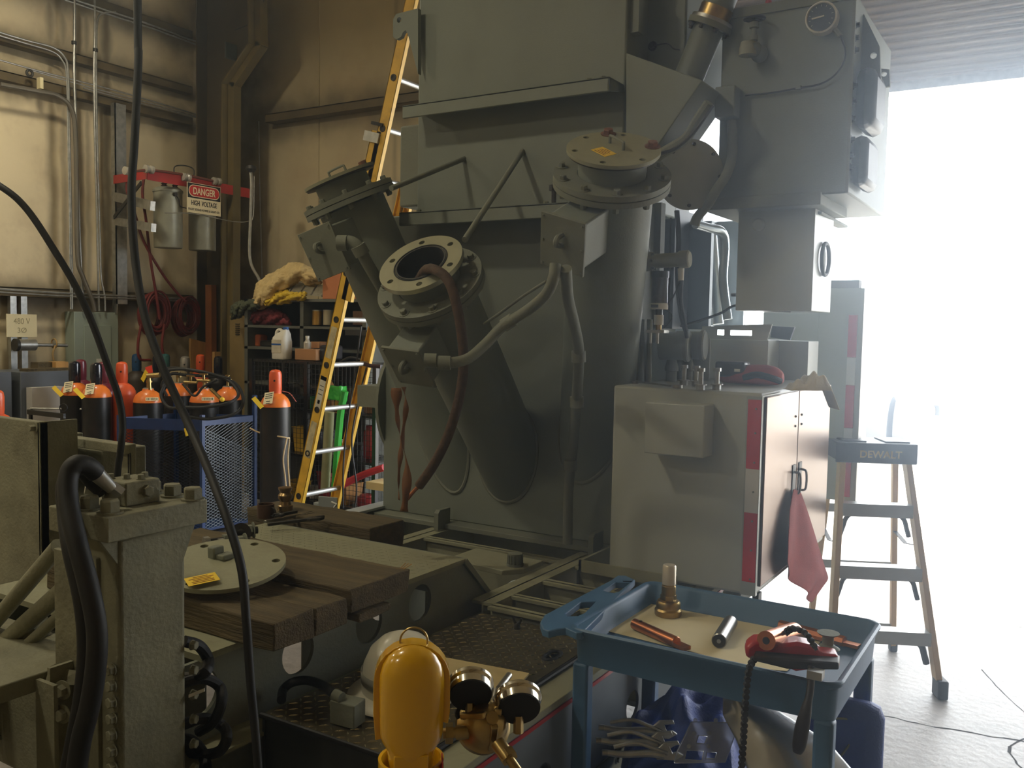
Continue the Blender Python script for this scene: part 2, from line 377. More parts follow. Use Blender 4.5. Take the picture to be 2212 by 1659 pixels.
# roller door: the curtain stands part way down its opening
prof = []; z = DZ
q = M(); pts = []
while z < DZ + 1.65:
    for k in range(6):
        a = k / 6; pts.append((z + a * .057, -.02 * math.sin(math.pi * min(1, a / .72)) if a < .72 else .012))
    z += .057
vs0 = [q.bm.verts.new((DX0 - .05, BW + .04 + y_, z_)) for z_, y_ in pts]; vs1 = [q.bm.verts.new((DX1 + .05, BW + .04 + y_, z_)) for z_, y_ in pts]
for i in range(len(pts) - 1): q.face([vs0[i], vs1[i], vs1[i + 1], vs0[i + 1]])
q.th = 0.002
dr = q.build('door_1', mat('roller_slat_steel', (200, 190, 182), .25, .6, var=.05), ang=80); struct(dr)
M().box((DX0 - .05, BW + .0, DZ - .06), (DX1 + .05, BW + .06, DZ + .01)).build('bottom_bar', GALV, dr)
M().box((DX0 - .12, BW - .03, 0), (DX0, BW + .09, DZ + 1.6)).build('guide_rail', GALV, dr); M().box((DX1, BW - .03, 0), (DX1 + .1, BW + .09, DZ + 1.6)).build('guide_rail', GALV, dr)
# high bay lamps of the shop, in two rows under the roof
def highbay(x, y, l):
    t = thing('high_bay_lamp', 'round high bay lamp under the roof, ' + l, 'lamp', (x, y, 4.9), 'high bay lamps under the roof')
    M().lathe((x, y, 5.0), (0, 0, 1), [(.24, 0), (.22, .06), (.1, .2), (.06, .28)], 24).build('reflector', GALV, t)
    M().cyl((x, y, 5.28), (x, y, CZ), .012, seg=8).build('rod', DARKST, t)
    M().lathe((x, y, 4.97), (0, 0, 1), [(.17, 0), (.17, .02)], 24).build('lens', mat('lamp_lens', (255, 214, 150), .4, emit=6), t)
    ld = bpy.data.lights.new('bulb', 'AREA'); ld.shape = 'DISK'; ld.size = .34; ld.energy = LAMP_W; ld.color = (1, .92, .70)
    lo = bpy.data.objects.new('bulb', ld); COL.objects.link(lo); lo.parent = t; lo.location = (0, 0, .04)
k = 0
for x, y, l in ((-7.0, -2.4, 'nearest the left wall, towards the near end'), (-7.0, .9, 'beside the left wall, middle of its row'), (-7.0, 4.2, 'beside the left wall, nearest the corner column'), (-3.4, -2.8, 'in the second row, behind the viewer'), (-3.4, .8, 'in the second row, over the platform')): highbay(x, y, l)

# added haze volume, denser to the right, imitating lens glare round the doorway
hz = M().box((-3.3, .8, .005), (RW - .005, BW - .02, CZ - .005)); ho_ = hz.build('haze', bpy.data.materials.new('glare_haze'), flat=True); ho_['kind'] = 'stuff'; ho_['label'] = 'added haze volume imitating veiling glare near the open doorway'; ho_['category'] = 'haze'
hm = MT['haze'] = ho_.data.materials[0]; hm.use_nodes = True; hn = hm.node_tree.nodes; hn.clear(); ov = hn.new('ShaderNodeOutputMaterial'); vs_ = hn.new('ShaderNodeVolumeScatter')
vs_.inputs['Color'].default_value = (.74, .86, 1, 1); vs_.inputs['Anisotropy'].default_value = .8
gp_ = hn.new('ShaderNodeNewGeometry'); sp_ = hn.new('ShaderNodeSeparateXYZ'); mr_ = hn.new('ShaderNodeMapRange'); mr_.interpolation_type = 'SMOOTHSTEP'
hm.node_tree.links.new(gp_.outputs['Position'], sp_.inputs[0]); hm.node_tree.links.new(sp_.outputs['X'], mr_.inputs[0]); mr_.inputs[1].default_value = -3.2; mr_.inputs[2].default_value = -.9; mr_.inputs[3].default_value = .0; mr_.inputs[4].default_value = .075
hm.node_tree.links.new(mr_.outputs[0], vs_.inputs['Density']); S.cycles.volume_step_rate = 4; hm.node_tree.links.new(vs_.outputs[0], ov.inputs['Volume'])
S.cycles.volume_bounces = 0
# ================================================================ transformer tank with its bushing turrets
YF = 3.65
TANK = thing('transformer_tank', 'tall grey transformer tank with three bushing turrets standing on the steel deck', 'transformer', (-2.3, YF, .75))
m = M(); m.box((-3.04, YF, .77), (-1.63, 3.85, 2.30)); m.box((-2.8, 3.85, .77), (-1.8, 4.6, 2.3)); m.build('lower_tank', GREY, TANK, bevel=.006)
m = M(); m.box((-2.855, YF + .02, 2.30), (-1.71, 4.5, 3.75)); m.build('upper_tank', GREY, TANK, bevel=.01)
m = M(); m.box((-3.09, 3.82, 2.372), (-2.84, 4.4, 2.80)); m.build('side_pocket', GREYD, TANK, bevel=.012)
# stiffener ledges: angle sections welded on the face
a = at(869, 228, y=3.52); b = at(1316, 168, y=3.52); a2 = at(869, 256, y=3.52)
m = M(); m.box((a.x, 3.52, a2.z), (b.x, 3.535, a.z)); m.box((a.x, 3.52, a.z - .012), (b.x, YF + .02, a.z))
m.prism([(b.x, 3.52, a.z), (b.x, YF + .03, a.z), (b.x, YF + .03, a2.z + .03), (b.x, 3.52, a2.z)], (-.01, 0, 0)); m.build('stiffener_ledge', GREY, TANK, bevel=.004)
a = at(862, 459, y=3.45); b = at(1225, 433, y=3.45); a2 = at(880, 487, y=3.45)
m = M(); m.box((a.x, 3.45, a2.z), (-1.66, 3.465, a.z)); m.box((a.x, 3.45, a.z - .012), (-1.66, YF + .02, a.z)); m.build('stiffener_ledge', GREY, TANK, bevel=.004)
for p in ((905, 455), (1180, 425)):
    q = at(*p, y=3.55); bolt(TANK, (q.x, 3.55, a.z), (0, 0, 1), .013, .02)
q = at(1197, 400, y=3.56); m = M(); m.cyl((q.x, 3.56, a.z), (q.x, 3.56, a.z + .09), .011, seg=10); m.lathe((q.x, 3.56, a.z + .07), (0, 0, 1), [(.022, 0), (.022, .025)], 6); m.build('jacking_bolt', DARKST, TANK)
for p in ((1272, 163), (1303, 160)):
    q = at(*p, y=3.58); bolt(TANK, (q.x, 3.58, at(869, 228, y=3.52).z), (0, 0, 1), .014, .018)
# lifting plate on the left upper corner, with its eye and hook notch
def P4(lst, y): return [at(px, py, y=y) for px, py in lst]
out = P4([(903, 18), (856, 30), (849, 42), (849, 80), (856, 85), (866, 80), (870, 70), (876, 65), (880, 72), (884, 85), (903, 160)], 3.62)
c = at(862, 43, y=3.62); e = .018
m = M().holed(out, [ringpts(c, X_, Z_, .014)], (0, .025, 0)); m.build('lifting_plate', GREY, TANK)
# rim feet and lugs at the base
m = M(); m.box((-3.09, 3.56, .745), (-1.62, YF + .02, .77)); m.build('base_flange', GREYD, TANK, bevel=.003)
for px, py in ((964, 1118), (1297, 1165)):
    q = at(px, py, y=3.56); m = M(); m.prism([(q.x - .03, 3.60, .75), (q.x - .03, 3.50, .75), (q.x - .03, 3.50, .83), (q.x - .03, 3.515, .845), (q.x - .03, 3.60, .845)], (.025, 0, 0)); m.build('base_lug', GREYD, TANK)
# round inspection cover seen edge-on on the left flank
c = V((-3.06, 3.95, 1.33)); m = M(); m.lathe(c + V((.03, 0, 0)), (-1, 0, 0), [(.36, 0), (.36, .02)], 48); mh = m.build('manhole_cover', GREYD, TANK)
for i in range(14):
    a_ = i / 14 * 2 * math.pi; bolt(mh, c + V((.01, math.cos(a_) * .33, math.sin(a_) * .33)), (-1, 0, 0), .011, .014)
# little hatch box behind terminal box B
m = M().box(at(818, 835, y=3.60), at(850, 870, y=3.9)); m.build('small_pocket', GREYD, TANK)

def turret(T, Pp, closed, rodto, platec, plabel, lab_):
    T, Pp = V(T), V(Pp); n = (T - Pp).normalized(); wv = n.cross(V((0, -1, 0)) - n * n.dot(V((0, -1, 0)))).normalized()
    if wv.x < 0: wv = -wv
    mv = n.cross(wv).normalized()
    if mv.y > 0: mv = -mv
    r = .163
    q = M(); q.rings([ringpts(Pp - n * .55, wv, mv, r, 48), ringpts(T - n * .03, wv, mv, r, 48)]); tb = q.build('turret_pipe', GREY, TANK); lab(tb, lab_)
    # weld bead where pipe meets the tank face
    q = M(); pts = []
    for i in range(40):
        a_ = 2 * math.pi * i / 40; b0 = Pp + (wv * math.cos(a_) + mv * math.sin(a_)) * (r + .001); s = (YF - .002 - b0.y) / n.y; pts.append(b0 + n * s)
    pts.append(pts[0]); q.tube(pts, .009, 6, 1, False); q.build('weld_bead', GREYD, tb)
    u, v, _ = wv, mv, n
    for k in (0, 1): M().washer(T - n * (.024 - .026 * k), n, r - .03, .224, .022, 56).build('flange', GREYD, tb)
    for i in range(10):
        a_ = 2 * math.pi * (i + .5) / 10; pp = T + n * .024 + (u * math.cos(a_) + v * math.sin(a_)) * .198
        bolt(tb, pp, n, .0135, .016); bolt(tb, pp - n * .048, -n, .0135, .022, washer=1.1)
    M().washer(T + n * .02, n, .118, .13, .09, 48).build('neck', GREY, tb)
    if closed:
        q = M(); q.holed([p for p in ringpts(T + n * .108, u, v, .176, 56)], [ringpts(T + n * .108 + (u * math.cos(k * 1.0472 + .25) + v * math.sin(k * 1.0472 + .25)) * .148, u, v, .012, 14) for k in range(6)], n * .014)
        cp = q.build('blank_plate', DECK, tb, ang=30)
        M().washer(T + n * .1, n, .11, .17, .008, 48).build('gasket', DARKST, tb)
        return tb, T + n * .122, n, u, v, cp
    q = M(); q.holed([p for p in ringpts(T + n * .1, u, v, .176, 64)], [ringpts(T + n * .1, u, v, .108, 48)] + [ringpts(T + n * .1 + (u * math.cos(k * 1.0472) + v * math.sin(k * 1.0472)) * .144, u, v, .013, 14) for k in range(6)], n * .02)
    cp = q.build('ring_plate', mat('worn_zinc_ring', (186, 186, 160), .32, .6, var=.1, vs=8), tb, ang=30)
    q = M(); q.washer(T + n * -.25, n, .100, .106, .372, 48); q.build('bore', mat('dark_bore', (60, 58, 50), .5, .3), tb)
    q = M(); q.torus(T + n * .121, n, .112, .003, 48, 6); q.build('o_ring', BLACK, tb)
    return tb, T + n * .122, n, u, v, cp

def handle(parent, c, n, u, w_=.085, h=.03, m_=None):
    q = M(); q.tube([c - u * w_ / 2, c - u * w_ / 2 + n * h * .8, c - u * w_ * .4 + n * h, c + u * w_ * .4 + n * h, c + u * w_ / 2 + n * h * .8, c + u * w_ / 2], .006, 8, 5); q.build('handle', m_ or GREYD, parent)
def label_on(parent, c, n, u, v, w_, h, name='warning_label'):
    q = M(); q.obox(c + n * .001, u, v, n, w_, h, .001); o = q.build(name, TAGY, parent, flat=True)
    q = M()
    for i in range(5): q.obox(c + n * .0018 + v * (h * (.34 - i * .17)), u, v, n, w_ * (.5 if i == 0 else .8) * random.uniform(.7, 1), h * .06, .0006)
    q.build('print_lines', mat('label_print', (150, 90, 20), .7), parent, flat=True); return o
RUST = mat('rusty_bolt', (128, 88, 66), .5, .5, var=.3, vs=40)

tC, topC, nC, uC, vC, cpC = turret((-1.515, 3.15, 2.315), (-1.80, 3.65, 1.38), True, None, None, '', 'tall round turret pipe nearest the white cabinet, closed by a plate with a yellow label')
handle(cpC, topC + vC * -.02 + uC * .0, nC, (uC * .9 + vC * .4).normalized())
label_on(cpC, topC + vC * .055 - uC * .01, nC, (uC * .93 + vC * .36).normalized(), (uC * .36 - vC * .93).normalized(), .085, .055)
for k in (2.25, -.75 + 0.02):
    a_ = k; bolt(cpC, topC + (uC * math.cos(-a_ if 0 else a_) * .148 - vC * abs(math.sin(a_)) * .148), nC, .02, .018, RUST, washer=1.5)
tA, topA, nA, uA, vA, cpA = turret(at(755, 432, d=4.32), (-2.70, 3.65, 1.38), True, None, None, '', 'turret pipe leaning away to the left, its blank plate seen edge-on')
handle(cpA, topA, nA, uA, .1, .035); bolt(cpA, topA + uA * .12 - vA * .05, nA, .02, .018, RUST)
tB, topB, nB, uB, vB, cpB = turret((-2.215, 2.95, 1.905), (-2.27, 3.65, 1.14), False, None, None, '', 'middle turret pipe with an open bolted ring and a brown hose in its bore')
for o_, l_ in ((tA, ''), (tB, ''), (tC, '')): pass

def termbox(tb, T, n, wv, mv, pc, wd, ht, out, knob=True):
    """square terminal box standing off the pipe, pc = photo pixel of the plate's centre"""
    best = None
    for i in range(10, 90):
        s = i * .01
        c = T - n * s + mv * out; d = c - EYE; t = d.dot(FW); px = 1106 + FPX * d.dot(RT) / t; py = 829.5 - FPX * d.dot(UP) / t
        e = abs(py - pc[1]) + .3 * abs(px - pc[0])
        if best is None or e < best[0]: best = (e, c, px, py)
    c = best[1]; print('termbox', best[2:], pc)
    q = M(); q.obox(c - mv * (out / 2), wv, n, mv, wd * .82, ht * .86, out); bx = q.build('terminal_box', GREY, tb, bevel=.008)
    q = M(); q.obox(c, wv, n, mv, wd, ht, .012); q.build('cover', GREYD, tb, bevel=.002)
    for a_ in (-1, 1):
        for b_ in (-1, 0, 1): bolt(tb, c + mv * .006 + wv * a_ * wd * .44 + n * b_ * ht * .44, mv, .005, .005)
    k = c + mv * .006 + n * ht * .18 - wv * .0
    M().tube([k, k + mv * .03, k + mv * .04 - n * .02, k + mv * .02 - n * .035, k + mv * .002 - n * .04], .011, 8, 4).build('lifting_eye', GREYD, tb)
    return c
cC = termbox(tC, V((-1.515, 3.15, 2.315)), nC, uC, vC, (1214, 528), .19, .215, .33)
cA = termbox(tA, at(755, 432, d=4.32), nA, uA, vA, (699, 545), .2, .23, .33)
cB = termbox(tB, V((-2.215, 2.95, 1.905)), nB, uB, vB, (868, 793), .19, .2, .30)
# tie rods from the flanges up to the tank wall
for p, q_, dd in (((845, 407), (1005, 342), 3.95), ((1004, 518), (1130, 325), 3.55)):
    M().cyl(at(*p, d=dd), at(*q_, y=YF + .03), .0125, seg=12).build('tie_rod', GREYD, TANK)
# painted conduits between the boxes
def pipe(pts, r, name='conduit', m_=None, par=TANK, coup=()):
    o = M().tube(pts, r, 12, 8).build(name, m_ or GREYD, par)
    for c, d in coup: M().cyl(V(c) - V(d).normalized() * .022, V(c) + V(d).normalized() * .022, r * 1.3, seg=16).build('coupling', m_ or GREYD, o)
    return o
p_ = [at(932, 779, d=3.25), at(965, 784, d=3.25), at(1010, 775, d=3.28), at(1050, 742, d=3.33), at(1085, 706, d=3.33), at(1140, 670, d=3.25), at(1180, 635, d=3.15), at(1196, 600, d=3.1), at(1200, 570, d=3.1)]
pipe(p_, .02, coup=[(at(1098, 697, d=3.32), at(1120, 683, d=3.3) - at(1085, 706, d=3.32)), (at(930, 779, d=3.25), (1, .6, 0)), (at(960, 784, d=3.25), (1, .6, 0))])
p_ = [at(1222, 580, d=3.1), at(1226, 640, d=3.2), at(1240, 700, d=3.35), at(1250, 760, d=3.5), at(1246, 860, d=3.68), at(1238, 960, d=3.85), at(1228, 1060, d=3.93), at(1226, 1175, d=3.95)]
pipe(p_, .0215, coup=[(at(1250, 770, d=3.51), (0, .1, -1)), (at(1246, 868, d=3.69), (0, .1, -1)), (at(1233, 1005, d=3.88), (0, .05, -1))])
p_ = [at(738, 524, d=3.9), at(757, 522, d=3.9), at(775, 535, d=3.9), at(790, 562, d=3.92), at(815, 605, d=3.97), at(850, 665, d=4.1), at(892, 740, d=4.2)]
pipe(p_, .026, coup=[(at(740, 525, d=3.9), (1, .5, 0)), (at(778, 540, d=3.9), at(790, 562, d=3.92) - at(775, 535, d=3.9))])
p_ = [at(1045, 700, d=3.55), at(1075, 680, d=3.5), at(1130, 640, d=3.45), at(1180, 608, d=3.4)]
pipe(p_, .006, 'earth_strap')
# brown wrapped hose coming out of the open bore
hose = M().tube([at(905, 605, d=3.62), at(922, 582, d=3.5), at(945, 585, d=3.42), at(968, 606, d=3.38), at(984, 650, d=3.37), at(997, 720, d=3.38), at(1001, 790, d=3.4), at(992, 860, d=3.43), at(968, 940, d=3.48), at(936, 1005, d=3.53), at(905, 1050, d=3.57)], .0195, 12, 8)
HB = mat('brown_wrapped_hose', (80, 60, 42), .8, var=.3, vs=30, bump=.5, bs=60)
ho = hose.build('wrapped_cable', HB); tag(ho, 'brown tape-wrapped cable hanging in an arc out of the open turret ring', 'cable')
M().tube([at(905, 1050, d=3.57), at(893, 1062, d=3.59), at(880, 1078, d=3.6)], .008, 8, 4).build('bare_end', COPPER, ho)
# twisted strips of masking paper
def strip(pts, wd, lbl, ph):
    P_ = spline(pts, 8); q = M(); n = len(P_) - 1
    def fn(i, j):
        k = min(int(i * n), n); a_ = i * 5 + ph; s = wd * (.72 + .28 * math.sin(i * 23 + ph)) * (j - .5)
        return P_[k] + V((math.cos(a_) * .8 + .3, math.sin(a_) * .6, 0)) * s
    q.grid(fn, n, 2, .0008); return tag(q.build('paper_strip', mat('brown_masking_paper', (112, 72, 34), .8, var=.15, vs=12)), lbl, 'paper', 'masking paper strips under the middle terminal box')
strip([at(856, 838, d=3.22), at(858, 900, d=3.22), at(866, 960, d=3.22), at(862, 1020, d=3.22), at(862, 1080, d=3.22)], .042, 'shorter curling strip of brown masking paper hanging left under the terminal box', .4)
strip([at(872, 836, d=3.24), at(877, 880, d=3.24), at(870, 950, d=3.24), at(880, 1015, d=3.24), at(873, 1105, d=3.24)], .048, 'longer twisted strip of brown masking paper hanging under the terminal box', 1.9)

# ================================================================ side pockets and gussets right of the tank
q = M(); pts = P4([(1352, 114), (1514, 172), (1516, 176), (1400, 345), (1352, 352)], 3.60)
q.prism(pts, (0, .34, 0)); gs = q.build('angled_bushing_pocket', GREY, TANK, bevel=.004)
M().box(at(1352, -30, y=3.7), at(1389, 75, y=3.75)).build('upper_channel', GREY, TANK)
a = at(1385, -20, y=3.9); b = at(1480, 140, y=3.9); M().box((a.x, 3.9, b.z - .1), (b.x, 4.4, a.z + .3)).build('upper_side_box', GREY, TANK, bevel=.01)
c = at(1489, 378, y=3.72)
nrm = V((.62, -.66, -.12)).normalized(); u_, v_, _ = frame(nrm)
bl = M().lathe(c, nrm, [(.148, 0), (.148, .018), (.14, .022)], 48).build('blanking_flange', mat('pale_grey_flange', (150, 154, 148), .5), TANK)
M().lathe(c - nrm * .14, nrm, [(.1, 0), (.1, .14)], 32).build('flange_stub', GREY, bl)
for i in range(8):
    a_ = i * math.pi / 4; bolt(bl, c + nrm * .02 + (u_ * math.cos(a_) + v_ * math.sin(a_)) * .128, nrm, .008, .01, DARKST)
M().tube([at(1532, 222, d=3.6), at(1505, 262, d=3.65), at(1480, 300, d=3.7), at(1425, 335, d=3.75), at(1390, 370, d=3.8)], .022, 10).build('canvas_sleeve', GREYD, TANK)
M().tube([at(1540, 228, d=3.58), at(1500, 285, d=3.62), at(1460, 320, d=3.65), at(1425, 332, d=3.65)], .007, 8).build('cable', DARKST, TANK)

# large tap changer housing at the right
YB = 3.9
a = at(1545, 40, y=YB); b = at(1830, 392, y=YB); bz = at(1778, 420, y=YB).z
HS = thing('switch_housing', 'big grey switch housing with dial gauge and valve, high beside the doorway', 'machine housing', (-1.1, YB, bz))
topz = at(1742, 4.5, y=YB).z
q = M().box((-1.36, YB, bz), (at(1832, 392, y=YB).x, 4.75, topz)); q.build('casing', GREY, HS, bevel=.008)
q = M().box((-1.42, YB - .02, at(1540, 455, y=YB).z), (at(1775, 430, y=YB).x, 4.4, bz + .01)); q.build('base_frame', GREYD, HS, bevel=.004)
q = M(); q.box((-1.36, YB - .01, topz - .02), (at(1842, 3, y=YB).x, YB + .3, topz + .02)); q.build('top_rim', GREYD, HS)
q = M(); x_ = at(1838, 300, y=YB).x; q.box((x_ - .012, YB - .012, bz), (x_, YB, topz)); q.build('edge_strip', GREYD, HS)
# side attachments on its right flank
xs = at(1832, 392, y=YB).x
q = M(); q.box((xs, YB + .03, at(1900, 300, y=4.1).z + .02), (xs + .085, 4.2, at(1900, 160, y=4.1).z)); q.build('motor_cover', DARKST, HS, bevel=.05)
q = M(); q.box((xs, YB + .03, at(1880, 412, y=4.1).z), (xs + .065, 4.2, at(1880, 305, y=4.1).z)); q.build('motor_cover', DARKST, HS, bevel=.045)
q = M(); c1_ = at(1887, 120, y=4.05); pts = P4([(1850, 60), (1866, 30), (1900, 100), (1903, 180), (1850, 180)], 4.05)
q.holed(pts, [ringpts(c1_, X_, Z_, .013)], (0, .02, 0)); q.build('lug_plate', GREYD, HS)
q = M(); c1_ = at(1910, 160, y=4.25); pts = P4([(1880, 146), (1921, 150), (1922, 186), (1880, 195)], 4.25); q.holed(pts, [ringpts(c1_, X_, Z_, .011)], (0, .02, 0)); q.build('lug_plate', GREYD, HS)
for py in (55, 82, 108, 185, 218, 256, 300, 335, 360):
    p = at(1846, py, y=YB + .02); bolt(HS, (xs, YB + .02, p.z), (1, 0, 0), .01, .014, DARKST)
# gauge
g = at(1773, 36, y=YB - .05); dial = M().lathe(g + V((0, .05, 0)), (0, -1, 0), [(.064, 0), (.064, .045), (.058, .05), (.055, .042)], 40).build('dial_gauge', WHITE, HS)
M().lathe(g + V((0, .009, 0)), (0, -1, 0), [(.056, 0), (.056, .002)], 40).build('dial_face', mat('dark_dial', (40, 42, 46), .4), dial)
q = M(); q.obox(g + V((-.012, .003, .0)), (1, 0, .12), (-.12, 0, 1), Y_, .05, .006, .002); q.build('needle', WHITE, dial)
q = M()
for k in range(11):
    a_ = math.radians(-40 + k * 26); q.obox(g + V((math.cos(a_) * .046, .004, math.sin(a_) * .046)), (math.cos(a_), 0, math.sin(a_)), (-math.sin(a_), 0, math.cos(a_)), Y_, .008, .0015, .001)
q.build('dial_marks', WHITE, dial)
M().tube([g + V((.05, .03, -.05)), g + V((.07, .03, -.075)), at(1815, 78, y=YB - .02)], .011, 10).build('gauge_stem', GREYD, dial)
M().tube([at(1815, 76, y=YB - .02), at(1826, 110, y=YB - .02), at(1820, 140, y=YB - .02), at(1800, 165, y=YB - .02), at(1770, 182, y=YB - .02), at(1725, 190, y=YB - .015), at(1670, 200, y=YB - .015), at(1610, 206, y=YB - .015)], .004, 8).build('capillary_tube', DARKST, HS)
M().obox(at(1725, 189, y=YB - .01), X_, Y_, Z_, .02, .02, .014).build('clip', GREYD, HS)
# valve: sphere body, bonnet and spoked handwheel
g = at(1630, 108, y=YB - .05); q = M(); q.ball(g + V((.012, .03, -.01)), .036); q.cyl(g + V((-.015, -.045, 0)), g + V((.0, .0, 0)), .03, .034); vb = q.build('drain_valve', GREY, HS)
M().lathe(g + V((-.018, -.035, -.03)), (0, 0, 1), [(.036, 0), (.036, .03), (.03, .055), (.0, .062)], 24).build('valve_cap', DECK, vb)
s0 = g + V((-.005, 0, .04)); M().lathe(s0, (0, 0, 1), [(.018, 0), (.018, .02), (.01, .022), (.01, .05), (.02, .052), (.02, .075)], 12).build('bonnet', GREYD, vb)
q = M(); hw = s0 + V((0, 0, .09)); q.torus(hw, (0, -.12, 1), .042, .006, 24, 6)
for k in range(5):
    a_ = k * 1.2566; q.bar(hw, hw + V((math.cos(a_) * .04, math.sin(a_) * .04, math.sin(a_) * .005)), .008, .004)
q.build('handwheel', DARKST, vb)
# junction box and thick oil pipe in front of the housing
M().box(at(1545, 188, y=3.82), at(1598, 258, y=3.9)).build('junction_box', GREY, HS, bevel=.004)
M().tube([at(1580, 262, y=3.86), at(1582, 330, y=3.84), at(1570, 375, y=3.8), at(1548, 410, y=3.78), at(1530, 440, y=3.78), at(1506, 470, y=3.78), at(1500, 487, y=3.78)], .021, 14, 8).build('flexible_conduit', GREYD, HS)
# flanged filler pipe
a = at(1485, 175, y=3.86); b = at(1532, 60, y=3.86); dr_ = (b - a).normalized()
fp = M().cyl(a, b, .066, seg=32).build('filler_pipe', GREY, TANK); M().lathe(b - dr_ * .005, dr_, [(.098, 0), (.098, .025)], 40).build('flange', GREYD, fp)
M().lathe(b + dr_ * .02, dr_, [(.092, 0), (.092, .016)], 40).build('flange', GALV, fp)
M().lathe(b + dr_ * .036, dr_, [(.072, 0), (.072, .05), (.066, .05)], 40).build('clamp_band', BRASS, fp); M().cyl(b + dr_ * .08, b + dr_ * .4, .068, seg=32).build('upper_pipe', GREY, fp)
uu, vv, _ = frame(dr_)
for k in range(8):
    a_ = k * math.pi / 4; bolt(fp, b - dr_ * .005 + (uu * math.cos(a_) + vv * math.sin(a_)) * .084, -dr_, .01, .016, DARKST)
M().tube([at(1408, 100, y=3.85), at(1440, 94, y=3.84), at(1455, 105, y=3.84), at(1470, 108, y=3.84)], .003, 6).build('sensing_line', DARKST, TANK)
bolt(TANK, at(1410, 100, y=3.88), (0, -1, 0), .014, .02, DARKST); M().lathe(at(1660, 8, y=3.95), (0, 0, 1), [(.014, -.03), (.014, .01), (.006, .02)], 12).build('red_cap', REDE, HS)

# ================================================================ hanging control box
bzb = at(1755, 672, y=4.0).z; btz = at(1755, 440, y=4.0).z; x0 = at(1592, 560, y=4.0).x; x1 = at(1757, 560, y=4.0).x
HB_ = thing('control_box', 'pale grey box hanging under the switch housing, open air below it', 'control box', ((x0 + x1) / 2, 4.0, bzb))
M().box((x0, 4.0, bzb), (x1, 4.36, btz + .03)).build('casing', CAB, HB_, bevel=.004)
M().box((x0 - .004, 3.992, btz - .012), (x1 + .004, 4.0, btz + .03)).build('top_lip', CAB, HB_)
p = at(1637, 485, y=3.99); M().lathe((p.x, 4.0, p.z), (0, -1, 0), [(.03, 0), (.03, .006), (.022, .012)], 24).build('knock_out', CAB, HB_)
M().cyl(at(1590, 637, y=4.05), at(1580, 637, y=4.05), .008, seg=8).build('cable_gland', DARKST, HB_)
q = M(); a = at(1764, 462, y=4.02); b = at(1822, 492, y=4.3); q.bar(at(1762, 460, y=4.05), at(1820, 490, y=4.75), .05, .012); q.build('angle_bracket', GREYD, HB_)
M().torus(V((x1 + .012, 4.17, at(1788, 560, y=4.17).z)), (1, 0, 0), .07, .009, 36, 8).build('ring_handle', BLACK, HB_)
M().tube([at(1708, 672, y=4.15), at(1640, 668, d=4.1), at(1590, 660, d=4.1), at(1560, 675, d=4.1), at(1520, 690, d=4.1), at(1470, 705, d=4.1)], .006, 8).build('cable', BLACK, HB_)
# ================================================================ steel trailer frame and deck
FR = thing('trailer_frame', 'grey steel trailer frame of flanged beams and round-holed webs under the transformer', 'trailer frame', (-2.2, 3.0, .2))
def ibeam(nm, a, b, wd, top, h=.5, holes=(), par=FR, m_=None):
    a, b = V(a), V(b); d = (b - a).normalized(); s = V((-d.y, d.x, 0)); L_ = (b - a).length
    q = M(); c = (a + b) / 2
    for z in (top - .006, top - h + .006): q.obox(V((c.x, c.y, z)), d, s, Z_, L_, wd, .012)
    outer = [V((a.x, a.y, top - h)), V((b.x, b.y, top - h)), V((b.x, b.y, top)), V((a.x, a.y, top))]
    hs = [ringpts(V((a.x, a.y, top - h / 2)) + d * t, d, Z_, r, 24) for t, r in holes]
    q.holed([p + s * .004 for p in outer], [[p + s * .004 for p in h_] for h_ in hs], -s * .008)
    return q.build(nm, m_ or DECK, par, flat=True)
ibeam('long_beam', (-2.6, 2.62, 0), (-2.6, 6.3, 0), .1, .742, holes=[(.5, .09), (1.0, .09), (1.6, .09)])
ibeam('long_beam', (-1.775, 2.7, 0), (-1.775, 6.3, 0), .095, .742, holes=[(.35, .09), (1.4, .09), (2.0, .09)])
ibeam('cross_beam', (-2.55, 3.385, 0), (-1.82, 3.385, 0), .05, .741, .4, holes=[(.2, .08), (.52, .08)])
ibeam('cross_beam', (-3.12, 3.86, 0), (-1.2, 3.86, 0), .08, .74, .5, holes=[(.2 + .27 * i, .1) for i in range(6)])
ibeam('cross_beam', (-3.1, 3.05, 0), (-2.65, 3.05, 0), .06, .741, .4, holes=[(.22, .08)])
ibeam('cross_beam', (-1.73, 3.08, 0), (-1.2, 3.08, 0), .05, .741, .3, holes=[(.25, .06)])
ibeam('cross_beam', (-1.73, 2.84, 0), (-1.2, 2.84, 0), .04, .741, .3)
ibeam('cross_beam', (-1.73, 2.69, 0), (-1.2, 2.69, 0), .05, .741, .35, holes=[(.25, .09)])
ibeam('cross_beam', (-1.73, 3.36, 0), (-1.2, 3.36, 0), .06, .741, .3)
ibeam('long_beam', (-1.46, 2.72, 0), (-1.46, 3.3, 0), .04, .7405, .2)
ibeam('long_beam', (-3.07, 2.62, 0), (-3.07, 6.3, 0), .09, .79, .45, m_=mat('bright_rail', (168, 176, 180), .4, .2), holes=[(.5, .1), (1.1, .1), (1.7, .1)])
sr = M(); sr.box((-1.27, .4, .685), (-1.168, 3.6, .705)); sr.build('side_rail_top', DECK, FR, bevel=.002)
q = M(); q.holed([(-1.172, .4, .40), (-1.172, 3.6, .40), (-1.172, 3.6, .685), (-1.172, .4, .685)], [ringpts((-1.172, y, .5), Y_, Z_, .05, 24) for y in (.9, 1.5, 2.1, 2.7)], (-.01, 0, 0)); q.build('side_rail_web', mat('dusty_blue_grey', (104, 112, 118), .6, var=.12), FR, flat=True)
q = M(); q.box((-1.172, .4, .668), (-1.1685, 3.6, .68)); q.build('red_pinstripe', REDE, FR, flat=True)
